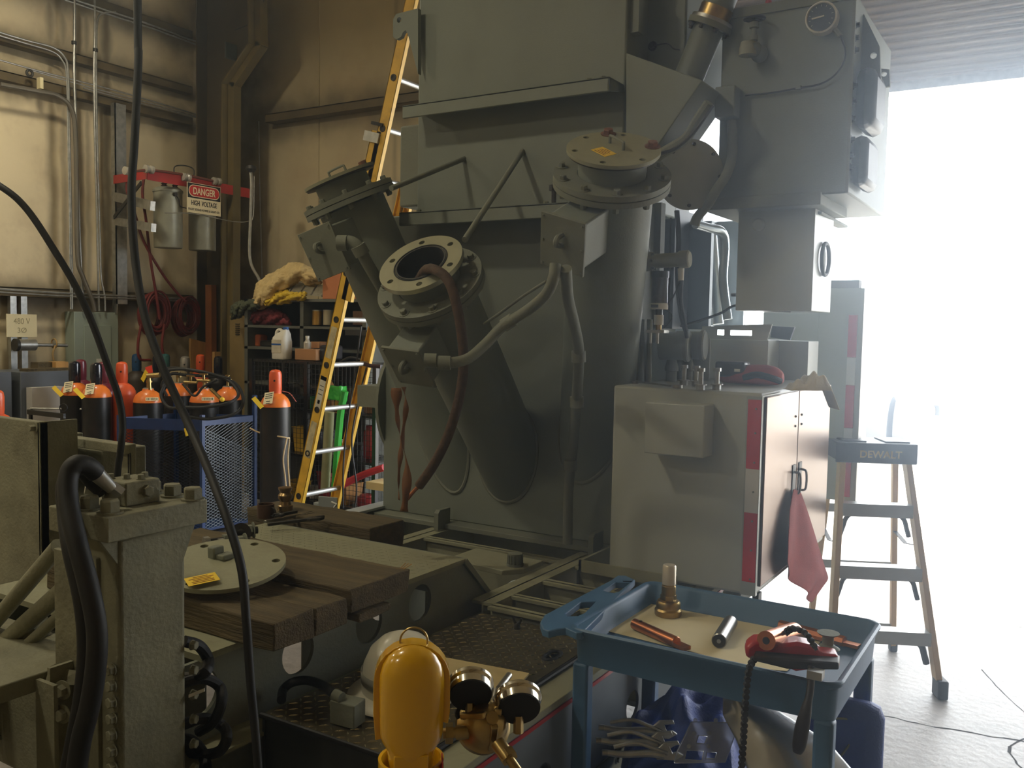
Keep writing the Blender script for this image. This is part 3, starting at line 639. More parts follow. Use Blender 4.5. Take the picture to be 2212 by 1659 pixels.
q = M(); q.box((-1.2, .4, .385), (-1.168, 3.6, .4)); q.box((-1.178, .4, .33), (-1.168, 3.6, .40)); lr = q.build('lower_rail', DECK, FR)
for i in range(9): bolt(lr, (-1.168, .6 + i * .33, .365), (1, 0, 0), .009, .008)
q = M(); q.prism([(-2.19, 3.27, .742), (-1.84, 3.26, .742), (-1.84, 3.10, .742), (-1.9, 3.03, .742), (-2.19, 3.05, .742)], (0, 0, .022)); tp = q.build('cover_plate', DECK, FR, bevel=.003)
p = at(1113, 1203, z=.8); q = M(); q.lathe((p.x, p.y, .764), (0, 0, 1), [(.036, 0), (.036, .01)], 12); q.lathe((p.x, p.y, .77), (0, 0, 1), [(.03, 0), (.03, .045), (.02, .047)], 16)
for k in range(16):
    a_ = k * math.pi / 8; q.obox((p.x + math.cos(a_) * .03, p.y + math.sin(a_) * .03, .79), Z_, (math.cos(a_), math.sin(a_), 0), (-math.sin(a_), math.cos(a_), 0), .04, .006, .005)
q.build('ribbed_cap', GREYD, tp)
# raised platform with chequer tread, its web pierced by round holes
PXW = -1.85
PL = thing('gooseneck_platform', 'raised chequer-plate platform carrying the heavy timbers, side web with round holes', 'platform', (-2.3, 2.1, .2))
def tread(q, x0, x1, y0, y1, z, stp=.03, ln=.024, wd=.006, h=.0016):
    nx = int((x1 - x0) / stp); ny = int((y1 - y0) / stp)
    for i in range(nx):
        for j in range(ny):
            a_ = math.pi / 4 if (i + j) % 2 else -math.pi / 4; c = V((x0 + (i + .5) * stp, y0 + (j + .5) * stp, z)); u = V((math.cos(a_), math.sin(a_), 0)); v = V((-u.y, u.x, 0))
            vs = [q.bm.verts.new(c + k) for k in (-u * ln / 2, v * wd / 2, u * ln / 2, -v * wd / 2)]; t = [q.bm.verts.new(c + k * .45 + V((0, 0, h))) for k in (-u * ln / 2, v * wd / 2, u * ln / 2, -v * wd / 2)]
            q.face(t)
            for k in range(4): q.face([vs[k], vs[(k + 1) % 4], t[(k + 1) % 4], t[k]])
    return q
q = M().box((-2.86, 1.5, .878), (-1.84, 2.68, .895)); tread(q, -2.85, -1.86, 2.19, 2.66, .895); q.build('tread_plate', DECK, PL, flat=True)
q = M(); q.holed([(PXW, 1.2, .42), (PXW, 2.906, .42), (PXW, 2.906, .67), (PXW, 2.69, .88), (PXW, 1.2, .88)], [ringpts((PXW, y, .795), Y_, Z_, .063, 28) for y in (2.425, 2.16, 1.85, 1.5)] , (-.012, 0, 0)); q.build('side_web', GREYD, PL, flat=True)
q = M(); q.hexa([(-2.86, 2.67, .88), (-1.835, 2.67, .88), (-1.835, 2.90, .66), (-2.86, 2.90, .66), (-2.86, 2.685, .896), (-1.835, 2.685, .896), (-1.835, 2.915, .67), (-2.86, 2.915, .67)]); q.build('ramp_plate', GREYD, PL)
q = M().box((-1.85, .5, .655), (-1.76, 2.9, .665)); q.build('web_flange', DECK, PL)
ibeam('inner_web', (-2.8, .9, 0), (-2.8, 2.66, 0), .05, .878, .45, holes=[(.4, .07), (.9, .07)], par=PL, m_=GREYD)
# tool box set into the deck, with its chequer lid
TB = thing('deck_toolbox', 'dark toolbox under a bare chequer-plate lid with an oval grab hole', 'toolbox', (-1.55, 2.15, .33))
CH = mat('bare_chequer_steel', (128, 120, 96), .33, .75, var=.15, vs=12, dirt=(52, 46, 34), ds=9, da=.5)
x0, x1, y0, y1, zt = -1.755, -1.275, 1.63, 2.66, .715
q = M(); oc = at(1193, 1417, z=zt); q.holed([(x0, y0, zt), (x1, y0, zt), (x1, y1, zt), (x0, y1, zt)], [ringpts((oc.x, oc.y, zt), Y_, X_, .042, 24, .019)], (0, 0, -.006)); ld = q.build('lid', CH, TB, flat=True); q = tread(M(), x0, x1, y0, y1, zt + .0004, .027, .026, .006, .0026); q.build('tread_pattern', mat('glint_bright_tread', (190, 182, 150), .25, .9), ld, flat=True)  # tread marks get a paler metal, painting in their glints
q = M(); pts = ringpts((oc.x, oc.y, zt + .001), Y_, X_, .045, 28, .022); pts.append(pts[0]); q.tube(pts, .0055, 8, 1, False); q.build('grab_hole_rim', BLACK, ld)
q = M(); t_ = at(1117, 1358, z=zt); q.lathe((t_.x, t_.y, zt), Z_, [(.012, 0), (.01, .012), (.004, .02)], 12)
for s in (-1, 1): q.tube([(t_.x, t_.y, zt + .012), (t_.x + s * .01, t_.y, zt + .022), (t_.x + s * .016, t_.y, zt + .036)], lambda k: .005 - .001 * k, 8, 4)
q.build('wing_nut', DARKST, ld)
q = M(); q.box((x0 - .01, y0 + .005, .33), (x1 + .01, y1 + .01, .35)); q.box((x0 - .01, y0 + .005, .33), (x0, y1 + .01, .706)); q.box((x1, y0 + .005, .33), (x1 + .01, y1 + .01, .706)); q.box((x0, y0 + .008, .33), (x1, y0 + .018, .706)); q.box((x0, y1, .33), (x1, y1 + .01, .706))
q.build('box_body', mat('dark_box_paint', (44, 46, 44), .5), TB)
q = M(); q.tube([(x0 - .01, y0, .712), (x1 + .012, y0, .712), (x1 + .012, y1 + .01, .712)], .008, 8, 1, False); q.build('rubber_seal', BLACK, TB)

# ================================================================ heavy timbers
def timber(x0, x1, y0, y1, z0, z1, lbl, name='timber', tilt=0):
    q = M(); nx = 14
    def jit(p, s=.004): return V(p) + V((random.uniform(-s, s), random.uniform(-s, s), random.uniform(-s, s) * .6))
    rs = []
    for i in range(nx + 1):
        x = x0 + (x1 - x0) * i / nx; zz = tilt * i / nx
        rs.append([jit(p) for p in ((x, y0, z0 + zz), (x, (y0 + y1) / 2, z0 + zz), (x, y1, z0 + zz), (x, y1, (z0 + z1) / 2 + zz), (x, y1, z1 + zz), (x, (y0 * .55 + y1 * .45), z1 + zz), (x, y0, z1 + zz), (x, y0, (z0 + z1) / 2 + zz))])
    q.rings(rs); return tag(q.build(name, WOODM, bevel=.004, ang=50), lbl, 'timber', 'heavy timbers on the platform')
timber(-2.7, -1.70, 1.612, 1.760, .897, .975, 'nearest dark timber on the platform, its cut end facing the doorway')
timber(-2.72, -1.703, 1.763, 1.895, .897, .972, 'second timber from the near edge, split off the first by a thin crack')
timber(-2.66, -1.70, 1.905, 2.172, .922, .992, 'broad upper timber with a splintered corner, behind the two nearer ones')
timber(-2.5, -1.68, 1.92, 2.06, .896, .92, 'thin packing board under the broad upper timber', 'packing_board')
timber(-3.1, -2.38, 2.78, 3.0, .80, .915, 'far short timber beside the wrenches, at the foot of the tank')
m = M(); p = at(863, 1226, z=.995)
for k in range(3): m.cyl((p.x + k * .006, p.y, .99), (p.x + .02 + k * .012, p.y + .005, 1.012), .0012, seg=5)
tag(m.build('wood_splinter', PINE), 'small splinters standing up from the broad timber corner', 'splinter')

# blank round plate with a yellow label leaning on the timbers
c = at(484, 1224, z=1.03); n = V((.10, -.14, 1)).normalized(); u, v, _ = frame(n)
q = M(); q.holed(ringpts(c, u, v, .176, 64), [ringpts(c + (u * math.cos(k * 1.0472 + .2) + v * math.sin(k * 1.0472 + .2)) * .148, u, v, .0125, 14) for k in range(6)], n * .012)
bp = tag(q.build('blank_plate', DECK, ang=30), 'round grey blanking plate with bolt holes and yellow label, lying on the timbers', 'plate')
top = n * .012
a = at(467, 1205, z=1.045); q = M(); q.obox(a + n * .018, X_, Y_, n, .03, .04, .04); q.obox(a + V((.03, .01, .008)), X_, Y_, n, .04, .05, .018); q.build('lug', GREYD, bp, bevel=.005)
a = at(436, 1243, z=1.043); d_ = (at(478, 1232, z=1.05) - a); uu = (V((d_.x, d_.y, 0))).normalized(); uu = (uu - n * uu.dot(n)).normalized()
label_on(bp, c + top + (a - c) - n * (a - c - top).dot(n) + n * 0 - top * 0, n, uu, n.cross(uu), .085, .055)
# loose fasteners
def stud(p, dr_, L_, r, lbl, nut=True):
    p = V(p); dr_ = V(dr_).normalized(); q = M().cyl(p, p + dr_ * L_, r, seg=16); o = tag(q.build('loose_bolt', DARKST), lbl, 'bolt', 'loose bolts beside the blanking plate')
    M().lathe(p - dr_ * .018, dr_, [(r * 1.7, 0), (r * 1.7, .018)], 6).build('bolt_head', GALV, o)
    M().lathe(p + dr_ * L_ * .55, dr_, [(r * 1.7, 0), (r * 1.7, .016)], 6).build('nut', GREYD, o)
    M().lathe(p + dr_ * L_ * .8, dr_, [(r * 2.3, 0), (r * 2.3, .003)], 24).build('washer', GREYD, o); return o
zt_ = 1.012
stud(at(452, 1172, z=zt_), (.35, .9, .0), .085, .013, 'loose hex bolt lying leftmost beside the round blanking plate')
stud(at(484, 1176, z=zt_), (.4, .9, .0), .085, .013, 'loose hex bolt in the middle of the three on the timber')
stud(at(506, 1150, z=zt_) + V((0, 0, 0)), (.5, .85, .02), .08, .013, 'loose hex bolt lying rightmost, a big washer leaning on it')
c = at(520, 1152, z=zt_ + .01); tag(M().washer(c, (.75, -.6, .25), .015, .035, .004, 24).build('large_washer', DARKST), 'large dark washer leaning on the loose bolts', 'washer')

# hand tools on the platform edge
def wrench(p0, p1, lbl, w_=.018, jaw=.05, m_=None):
    p0, p1 = V(p0), V(p1); d = (p1 - p0).normalized(); s = V((-d.y, d.x, 0)); n = Z_
    q = M(); L_ = (p1 - p0).length
    q.prism([p0 + s * w_ * .55, p0 - s * w_ * .55, p0 + d * L_ * .75 - s * w_ * .4, p0 + d * L_ * .8 - s * w_ * 1.1, p1 - s * w_ * 1.3, p1 + d * jaw * .4 - s * w_ * .5, p1 - d * .01 - s * .002, p1 - d * .012 + s * .008, p1 + d * jaw * .5 + s * w_ * .6, p1 + s * w_ * 1.5, p0 + d * L_ * .8 + s * w_ * 1.1, p0 + d * L_ * .75 + s * w_ * .4], n * .012)
    o = q.build('adjustable_wrench', m_ or STEEL, bevel=.002); tag(o, lbl, 'wrench', 'wrenches on the platform edge')
    M().cyl(p0 + d * L_ * .86 - s * w_ * .8 + n * .006, p0 + d * L_ * .86 + s * w_ * .5 + n * .006, .007, seg=12).build('adjusting_screw', DARKST, o); return o
wrench(at(572, 1130, z=.905), at(668, 1112, z=.905), 'bright steel wrench lying farthest back on the platform edge')
wrench(at(578, 1136, z=.917), at(690, 1122, z=.93), 'dark wrench lying over the bright one, jaw to the right', m_=DARKST)
wrench(at(640, 1108, z=.93), at(600, 1116, z=.93), 'short crossed wrench lying on top of the others', m_=DARKST)
# pipe cup and cam-lock coupling
c = at(574, 1118, z=.90); q = M(); q.lathe(c, Z_, [(.034, 0), (.036, .004), (.036, .06), (.031, .06), (.030, .006), (.0, .006)], 24, False); cp_ = tag(q.build('steel_cup', mat('rusty_brown_steel', (92, 66, 48), .5, .5, var=.3)), 'small rusty steel cup standing beside the wrenches', 'cup')
M().torus(c + V((.04, 0, .03)), (0, 1, 0), .018, .004, 16, 6).build('handle', DARKST, cp_)
c = at(616, 1112, z=.90); q = M(); q.lathe(c, Z_, [(.026, 0), (.026, .02), (.033, .022), (.033, .042), (.026, .046), (.022, .06), (.031, .075), (.031, .088), (.022, .1), (.030, .115), (.030, .122), (.024, .122)], 24)
cl = tag(q.build('camlock_coupling', mat('bronze_coupling', (150, 126, 88), .3, .9, var=.15)), 'ribbed bronze cam-lock coupling standing on the platform edge', 'coupling')
# little painted bracket with a hook pin
c = at(700, 1098, z=.86); q = M(); q.box((c.x - .07, c.y, .80), (c.x - .0, c.y + .09, .88)); q.obox((c.x + .03, c.y - .005, .86), (1, .25, 0), (-.25, 1, 0), Z_, .1, .008, .12); br = tag(q.build('painted_bracket', mat('pale_blue_grey', (150, 156, 156), .5), bevel=.002), 'pale bracket plate with two holes and a wire pin, behind the wrenches', 'bracket')
M().tube([at(716, 1085, d=4.15), at(727, 1090, d=4.12), at(722, 1098, d=4.1), at(735, 1115, d=4.1)], .005, 8, 5).build('hitch_pin', GALV, br)
for p in ((688, 1077), (708, 1100)): M().cyl(at(*p, d=4.16), at(*p, d=4.13), .004, seg=8).build('rivet', GALV, br)

# ================================================================ white control cabinet with doors on its right side
XR, CY1, CZ0, CZ1 = -.953, 4.40, .757, 1.518
CB = thing('control_cabinet', 'large pale control cabinet with red and white striped edge and polished steel side doors', 'cabinet', (-1.25, 3.3, CZ0))
M().box((-1.555, 3.3, CZ0), (XR, CY1, CZ1)).build('body', CAB, CB, bevel=.01)
q = M().box((XR - .055, 3.297, CZ0), (XR + .003, 3.32, CZ1 - .012)); q.build('corner_strip', mat('corner_aluminium', (160, 166, 160), .4, .1), CB)
for z in (.82, .93, 1.04, 1.15, 1.26, 1.37, 1.46): bolt(CB, (XR - .018, 3.297, z), (0, -1, 0), .004, .004)
DO = mat('polished_door_steel', (112, 88, 72), .3, .7, var=.04, vs=1.5)
gy = 3.80
for y0_, y1_ in ((3.33, gy - .004), (gy + .004, CY1 - .02)):
    d_ = M().box((XR, y0_, CZ0 + .03), (XR + .012, y1_, CZ1 - .015)).build('door', DO, CB, bevel=.003)
    hy = gy - .05 if y0_ < 3.5 else gy + .05
    M().box((XR + .012, hy - .022, 1.06), (XR + .016, hy + .022, 1.2)).build('latch_plate', DARKST, d_)
    M().tube([(XR + .016, hy, 1.17), (XR + .04, hy, 1.16), (XR + .04, hy, 1.09), (XR + .016, hy, 1.08)], .005, 8, 4).build('latch_handle', STEEL, d_)
    for z in (1.36, 1.4): bolt(d_, (XR + .012, hy, z), (1, 0, 0), .004, .004, DARKST)
a = at(1396, 868, y=3.2); b = at(1520, 990, y=3.2)
M().box((a.x, 3.19, b.z), (b.x, 3.3, a.z)).build('front_box', CAB, CB, bevel=.004)
for z0_, z1_, m_ in ((at(1625, 1013, y=3.3).z, at(1625, 863, y=3.3).z, REDT), (at(1625, 1108, y=3.3).z, at(1625, 1013, y=3.3).z, WHT), (at(1625, 1258, y=3.3).z, at(1625, 1108, y=3.3).z, REDT)):
    M().box((at(1612, 1000, y=3.3).x, 3.296, z0_), (at(1641, 1000, y=3.3).x, 3.3, z1_)).build('reflective_stripe', m_, CB)
M().box((XR - .02, 3.34, CZ0 - .035), (XR + .004, 3.38, CZ0)).build('foot_bracket', DARKST, CB)
M().box((XR - .02, 4.1, CZ0 - .035), (XR + .004, 4.14, CZ0)).build('foot_bracket', DARKST, CB)
for x_ in (-1.5, -1.05):
    M().box((x_ - .03, 3.35, .7), (x_ + .03, 4.3, CZ0)).build('skid_rail', GREYD, CB)
q = M(); a = at(1250, 1215, z=.78); q.box((a.x, a.y, .742), (-1.25, a.y + .012, .79)); q.box((a.x, a.y, .742), (a.x + .012, 3.6, .79)); q.build('drip_tray', DECK, FR)
# red rag over the latch
q = M(); RP = [(1713, 1056), (1727, 1062), (1745, 1110), (1768, 1180), (1790, 1250), (1768, 1280), (1748, 1303), (1741, 1283), (1722, 1262), (1690, 1240), (1686, 1200), (1692, 1140), (1702, 1090)]
def rag(i, j):
    L1 = [(1713, 1056), (1700, 1100), (1690, 1160), (1685, 1210), (1692, 1242)]; R1 = [(1727, 1060), (1745, 1115), (1768, 1185), (1790, 1250), (1748, 1303)]
    k = i * 4; a0 = min(int(k), 3); f = k - a0; l = V(L1[a0] + (0,)).lerp(V(L1[a0 + 1] + (0,)), f); r_ = V(R1[a0] + (0,)).lerp(V(R1[a0 + 1] + (0,)), f); p = l.lerp(r_, j)
    w_ = at(p.x, p.y, x=XR + .03); return w_ + V((.02 * math.sin(j * 9 + i * 3) * i + .02 * i, 0, 0))
q.grid(rag, 24, 14, .004); tag(q.build('red_rag', mat('red_cloth', (150, 58, 56), .9, var=.12, vs=14, bump=.3, bs=200), sub=1), 'red shop rag hanging from the cabinet door latch', 'rag')

# things on top of the cabinet
CT = CZ1 + .001
def mach_bolt(p, lbl, h=.07):
    c = at(*p, z=CT); q = M(); q.lathe(c, Z_, [(.017, 0), (.017, .018)], 6); o = tag(q.build('standing_bolt', GALV), lbl, 'bolt', 'bolts standing on the white cabinet')
    M().lathe(c + V((0, 0, .018)), Z_, [(.024, 0), (.024, .004)], 20).build('washer', GALV, o); M().cyl(c + V((0, 0, .02)), c + V((0, 0, h)), .0095, seg=12).build('shank', GALV, o)
    M().lathe(c + V((0, 0, h)), Z_, [(.016, 0), (.016, .013)], 6).build('head', GALV, o)
for p, l in (((1477, 832), 'leftmost standing bolt on the cabinet top, behind the wrench ring'), ((1503, 834), 'standing bolt second from left on the cabinet top'), ((1513, 842), 'standing bolt third from left, a little nearer the cabinet edge'), ((1548, 841), 'rightmost standing bolt on the cabinet top, by the red tool bag')): mach_bolt(p, l)
q = M(); a, b = at(1372, 829, z=CT), at(1452, 838, z=CT); q.bar(a + V((0, 0, .01)), b + V((0, 0, .008)), .012, .007); q.washer(b + V((.02, .004, .001)), Z_, .011, .02, .012, 20); q.washer(a, Z_, .008, .014, .01, 16)
tag(q.build('ring_spanner', STEEL), 'ring spanner lying across the front edge of the cabinet top', 'spanner')
# cream rag
c = at(1752, 845, z=CT); q = M()
def rg(i, j):
    x = (i - .5); y = (j - .5); h = (.05 + .016 * math.sin(i * 11 + j * 3) + .01 * math.sin(i * 23 - j * 9)) * max(0, 1 - (x * 2.2) ** 2) ** .5 * max(0, 1 - (y * 2) ** 4) + .006; sag = max(0, x - .33) * .6
    return c + V((0, 0, 0)) + (X_ * .85 + Y_ * .5) * x * .19 + (Y_ * .85 - X_ * .5) * y * .13 + V((.0, 0, max(.004, h) - sag * .9 if x < .33 else .01 - sag * .75))
q.grid(rg, 28, 16, .003); tag(q.build('cream_rag', mat('cream_cloth', (216, 208, 190), .9, var=.1, vs=16, bump=.3, bs=150), sub=1), 'crumpled cream rag on the corner of the cabinet top, trailing over the edge', 'rag')
# red and black tool bag
c = at(1600, 832, z=CT) + V((0, .06, 0)); TG = thing('tool_bag', 'soft red and black tool bag lying on the cabinet top', 'bag', c)
q = M(); q.rings([[c + V((x, .05 + math.cos(a_) * ry, max(0.002, .03 + rz * math.sin(a_)))) for a_ in [k * math.pi / 8 for k in range(16)]] for x, ry, rz in ((-.14, .03, .03), (-.08, .07, .05), (0, .08, .055), (.08, .08, .06), (.13, .05, .045), (.15, .02, .02))]); q.build('bag_body', mat('red_bag_cloth', (168, 60, 48), .8, var=.2, vs=14), TG, sub=1)
q = M(); q.box(c + V((-.13, -.02, .03)), c + V((.0, .07, .095))); b_ = q.build('battery_pack', BLKGL, TG, bevel=.01); a = c + V((-.03, -.021, .06)); M().obox(a, X_, Z_, Y_, .025, .012, .001).build('small_label', WHITE, b_)
M().tube([c + V((.0, -.02, .03)), c + V((.06, -.03, .045)), c + V((.12, -.0, .03)), c + V((.14, .03, .02))], .014, 8).build('carry_strap', BLACK, TG)

# ================================================================ behind the cabinet: fan hood, covers and the striped end post
EP = thing('end_fairing', 'tall pale trailer end panel and red-white striped post beside the doorway', 'trailer panel', (-1.1, 4.8, .86))
a = at(1690, 675, y=4.8); b = at(1856, 1085, y=4.8)
M().box((a.x - .1, 4.8, b.z), (at(1800, 675, y=4.8).x, 4.9, a.z)).build('panel', CAB, EP, bevel=.003)
pa = at(1781, 605, y=4.78); pb = at(1870, 617, y=4.78)
M().box((at(1772, 617, y=4.8).x, 4.79, b.z), (at(1869, 617, y=4.8).x, 4.88, at(1869, 622, y=4.8).z)).build('post', CAB, EP, bevel=.003)
M().box((at(1784, 605, y=4.79).x, 4.8, 1.9), (at(1855, 605, y=4.79).x, 4.87, pa.z)).build('post_head', mat('worn_grey_timber', (150, 150, 148), .8), EP)
for y0_, y1_, m_ in ((680, 772, REDT), (772, 832, WHT), (832, 925, REDT), (925, 985, WHT), (985, 1075, REDT)):
    p0, p1 = at(1829, y0_, y=4.79), at(1847, y1_, y=4.79); x_ = at(1829, 800, y=4.79).x
    M().box((x_, 4.785, p1.z), (x_ + .042, 4.79, p0.z)).build('reflective_stripe', m_, EP)
# fan hood with slotted band
FH = thing('fan_hood', 'low white ventilation hood with slots, standing behind the cabinet', 'ventilation hood', (-1.3, 4.1, CZ1 - .03))
a = at(1520, 705, y=4.12); b = at(1660, 735, y=4.12); d_ = at(1660, 835, y=4.12)
M().box((a.x, 4.12, 1.47), (b.x, 4.5, b.z)).build('hood_body', CAB, FH, bevel=.003)
q = M(); o_ = [V((a.x, 4.1, b.z)), V((b.x, 4.1, b.z)), V((at(1668, 700, y=4.1).x, 4.1, at(1668, 700, y=4.1).z)), V((a.x, 4.1, a.z))]
def rect(p0, p1): A = at(*p0, y=4.1); B = at(*p1, y=4.1); return [V((A.x, 4.1, A.z)), V((A.x, 4.1, B.z)), V((B.x, 4.1, B.z)), V((B.x, 4.1, A.z))]
q.holed(o_, [rect((1549, 712), (1564, 724)), rect((1577, 713), (1624, 725))], (0, .008, 0)); q.build('slotted_band', CAB, FH, flat=True)
M().prism(P4([(1668, 704), (1716, 707), (1706, 735), (1664, 729)], 4.3), (0, .02, 0)).build('rubber_flap', DARKST, FH)
M().box((b.x, 4.3, 1.47), (at(1700, 735, y=4.3).x + .1, 4.5, at(1700, 736, y=4.3).z)).build('side_box', CAB, FH, bevel=.003)
M().box(at(1672, 748, y=4.29), at(1680, 757, y=4.3)).build('small_plate', GREYD, FH)
# twin conduit bodies with round lids
for k, (px, py) in enumerate(((1466, 748), (1500, 746))):
    c = at(px, py, y=3.75 + k * .08); o = thing('round_junction_box', 'round conduit junction box, %s, behind the white cabinet' % ('nearer of the two' if k == 0 else 'farther of the two, beside the hood'), 'junction box', (c.x, c.y, CZ1), 'round conduit junction boxes')
    dd = V((1, .15, 0)).normalized(); M().cyl(c - dd * .08, c + dd * (.03 if k == 0 else .035), .062, seg=32).build('housing', GREY, o)
    M().lathe(c + dd * .03, dd, [(.068, 0), (.068, .014), (.062, .02)], 32).build('lid', GREYD, o)
    M().lathe(V((c.x - .03, c.y, CZ1)), Z_, [(.024, 0), (.024, .045), (.03, .047), (.03, .06), (.02, .1)], 16).build('neck', GREYD, o)
M().box((at(1395, 760, y=3.9).x, 3.92, .8), (at(1530, 760, y=3.9).x, 3.93, at(1400, 728, y=3.9).z)).build('splash_plate', mat('pale_splash_plate', (168, 174, 172), .5), FH)
# level transmitter and desiccant breather
TM = thing('pressure_transmitter', 'grey cylindrical transmitter head on a bracket right of the tall turret', 'transmitter', at(1400, 565, d=3.75))
c = at(1400, 565, d=3.75); e = at(1478, 560, d=3.68); dd = (e - c).normalized(); uu, vv, _ = frame(dd)
M().cyl(c, e, .030, seg=28).build('housing', DECK, TM); M().lathe(e - dd * .02, dd, [(.036, 0), (.036, .04), (.03, .045)], 12).build('end_cap', DECK, TM); M().lathe(c - dd * .01, dd, [(.04, 0), (.04, .03)], 28).build('flange', DECK, TM)
for k in range(6): bolt(TM, c + dd * .02 + (uu * math.cos(k * 1.047) + vv * math.sin(k * 1.047)) * .034, dd, .006, .01)
M().cyl(at(1471, 580, d=3.69), at(1471, 606, d=3.69), .014, .011, seg=14).build('cable_gland', WHITE, TM)
M().tube([at(1472, 606, d=3.69), at(1471, 650, d=3.72), at(1478, 690, d=3.74), at(1484, 730, d=3.76)], .009, 8).build('cable', BLACK, TM)
M().tube([at(1470, 606, d=3.69), at(1455, 640, d=3.7), at(1440, 660, d=3.72)], .004, 8).build('thin_cable', BLACK, TM)
M().tube([at(1395, 550, d=3.78), at(1388, 520, d=3.8), at(1400, 500, d=3.8)], .02, 10).build('mounting_pipe', GREY, TM)
BR = thing('desiccant_breather', 'tall breather with a dark cap and clear jar, hanging below the transmitter', 'breather', at(1425, 720, d=3.72))
t0, t1, t2, t3 = at(1426, 586, d=3.72), at(1426, 600, d=3.72), at(1424, 655, d=3.72), at(1423, 668, d=3.72)
def vc(a, b, r, nm, m_): M().cyl(V((t0.x, t0.y, a.z)), V((t0.x, t0.y, b.z)), r, seg=24).build(nm, m_, BR)
vc(t0, t1, .037, 'cap', BLKGL); vc(t1, t2, .034, 'jar', mat('clear_jar', (190, 190, 196), .08, trans=.9)); vc(t1, t2, .029, 'desiccant', mat('purple_grey_beads', (84, 74, 84), .8, var=.3, vs=90)); vc(t2, t3, .037, 'base', WHITE)
vc(t3, at(1423, 680, d=3.72), .016, 'stem', BLKGL); vc(at(1423, 680, d=3.72), at(1423, 702, d=3.72), .02, 'union', WHITE); vc(at(1423, 702, d=3.72), at(1423, 712, d=3.72), .012, 'nipple', BRASS)
a = at(1414, 661, d=3.68); M().obox(a, RT0, Z_, Y_, .03, .012, .001).build('small_label', INK, BR)
q = M(); c = at(1420, 716, d=3.72)
q.obox(c, X_, Y_, Z_, .08, .05, .012); q.cyl(c, c - Z_ * .05, .008, seg=8); q.cyl(c + X_ * -.03, c + V((-.03, 0, -.05)), .006, seg=8); q.build('mounting_clamp', GALV, BR)
M().tube([at(1430, 665, d=3.72), at(1452, 680, d=3.74), at(1440, 705, d=3.76), at(1418, 715, d=3.74)], .002, 6).build('wire', DARKST, BR)
# radiator fins and bright shrouds between tank and housing
RD = thing('radiator_bank', 'bright metal radiator panels and pipework between the tank and the doorway', 'radiator', (-1.4, 4.5, .8))
TEAL = mat('dark_teal_panel', (74, 88, 92), .45, .2, var=.1); SIL = mat('bright_sheet_metal', (190, 200, 206), .3, .7, var=.08)
def slab(px0, px1, py0, py1, y, m_, nm, dep=.05):
    a = at(px0, py0, y=y); b = at(px1, py1, y=y); M().box((a.x, y, b.z), (b.x, y + dep, a.z)).build(nm, m_, RD)
slab(1385, 1420, 440, 740, 3.86, GREYD, 'fin', .05); slab(1405, 1452, 452, 710, 4.3, mat('dark_fin_paint', (50, 58, 62), .5), 'fin', .4)  # second fin has a near-black blue-grey paint
slab(1470, 1530, 480, 712, 4.5, TEAL, 'fin', .04); slab(1440, 1475, 440, 735, 4.9, SIL, 'fin', .04); slab(1526, 1605, 480, 705, 4.9, SIL, 'fin', .04)
q = M(); q.bar(at(1400, 408, d=4.35), at(1600, 498, d=5.3), .02, .16); q.build('top_header', SIL, RD)
q = M(); q.bar(at(1392, 705, y=4.5), at(1525, 722, y=4.7), .05, .06); q.build('bottom_header', SIL, RD)
M().cyl(at(1538, 510, y=4.75), at(1552, 700, y=4.75), .03, seg=16).build('coolant_pipe', SIL, RD)
M().tube([at(1503, 484, d=4.1), at(1530, 492, d=4.2), at(1558, 500, d=4.3), at(1566, 530, d=4.35), at(1562, 600, d=4.35), at(1568, 660, d=4.35), at(1572, 690, d=4.35)], .022, 12).build('flexible_conduit', SIL, RD)
M().tube([at(1462, 455, d=4.0), at(1466, 520, d=4.0), at(1463, 600, d=4.0), at(1472, 680, d=4.0), at(1484, 722, d=4.0)], .012, 8).build('black_hose', BLACK, RD)
M().tube([at(1449, 470, d=4.05), at(1447, 560, d=4.05), at(1446, 690, d=4.05)], .004, 8).build('sense_tube', BLACK, RD)
for px in (1388, 1404): M().cyl(at(px, 690, y=3.6), at(px - 3, 830, y=3.6), .012, seg=10).build('drain_pipe', GREY, RD)

# ================================================================ fibreglass step ladder
FG = mat('ladder_fibreglass', (214, 178, 118), .5, var=.06); AL = mat('ladder_aluminium', (176, 178, 176), .4, .6, var=.08); LBK = mat('ladder_black_plastic', (46, 48, 52), .45, var=.1)
sd_ = V((.9, .436, 0)).normalized(); bk = V((-.436, .9, 0)).normalized()
FRf = V((-.446, 4.715, 0)); FLf = FRf - sd_ * .52; tR = V((-.665, 4.835, 1.14)); tL = tR - sd_ * .31; 
LD = thing('step_ladder', 'short fibreglass step ladder with a black top cap standing right of the white cabinet', 'step ladder', (-.7, 4.9, 0))
for a, b in ((FLf, tL), (FRf, tR)):
    d = (b - a).normalized(); q = M(); q.obox((a + b) / 2, bk, sd_, d, .07, .028, (b - a).length); rl = q.build('front_rail', FG, LD, bevel=.003)
    q = M(); q.obox(a + V((0, 0, .045)), bk, sd_, Z_, .09, .05, .09); q.build('foot', BLACK, rl, bevel=.008)
for a, b in ((FLf + bk * .62 + sd_ * .03, tL + bk * .17), (FRf + bk * .62 - sd_ * .03, tR + bk * .17)):
    d = (b - a).normalized(); q = M(); q.obox((a + b) / 2, bk, sd_, d, .035, .028, (b - a).length); rl = q.build('rear_rail', FG, LD, bevel=.003)
    q = M(); q.obox(a + V((0, 0, .035)), bk, sd_, Z_, .05, .04, .07); q.build('foot', BLACK, rl, bevel=.008)
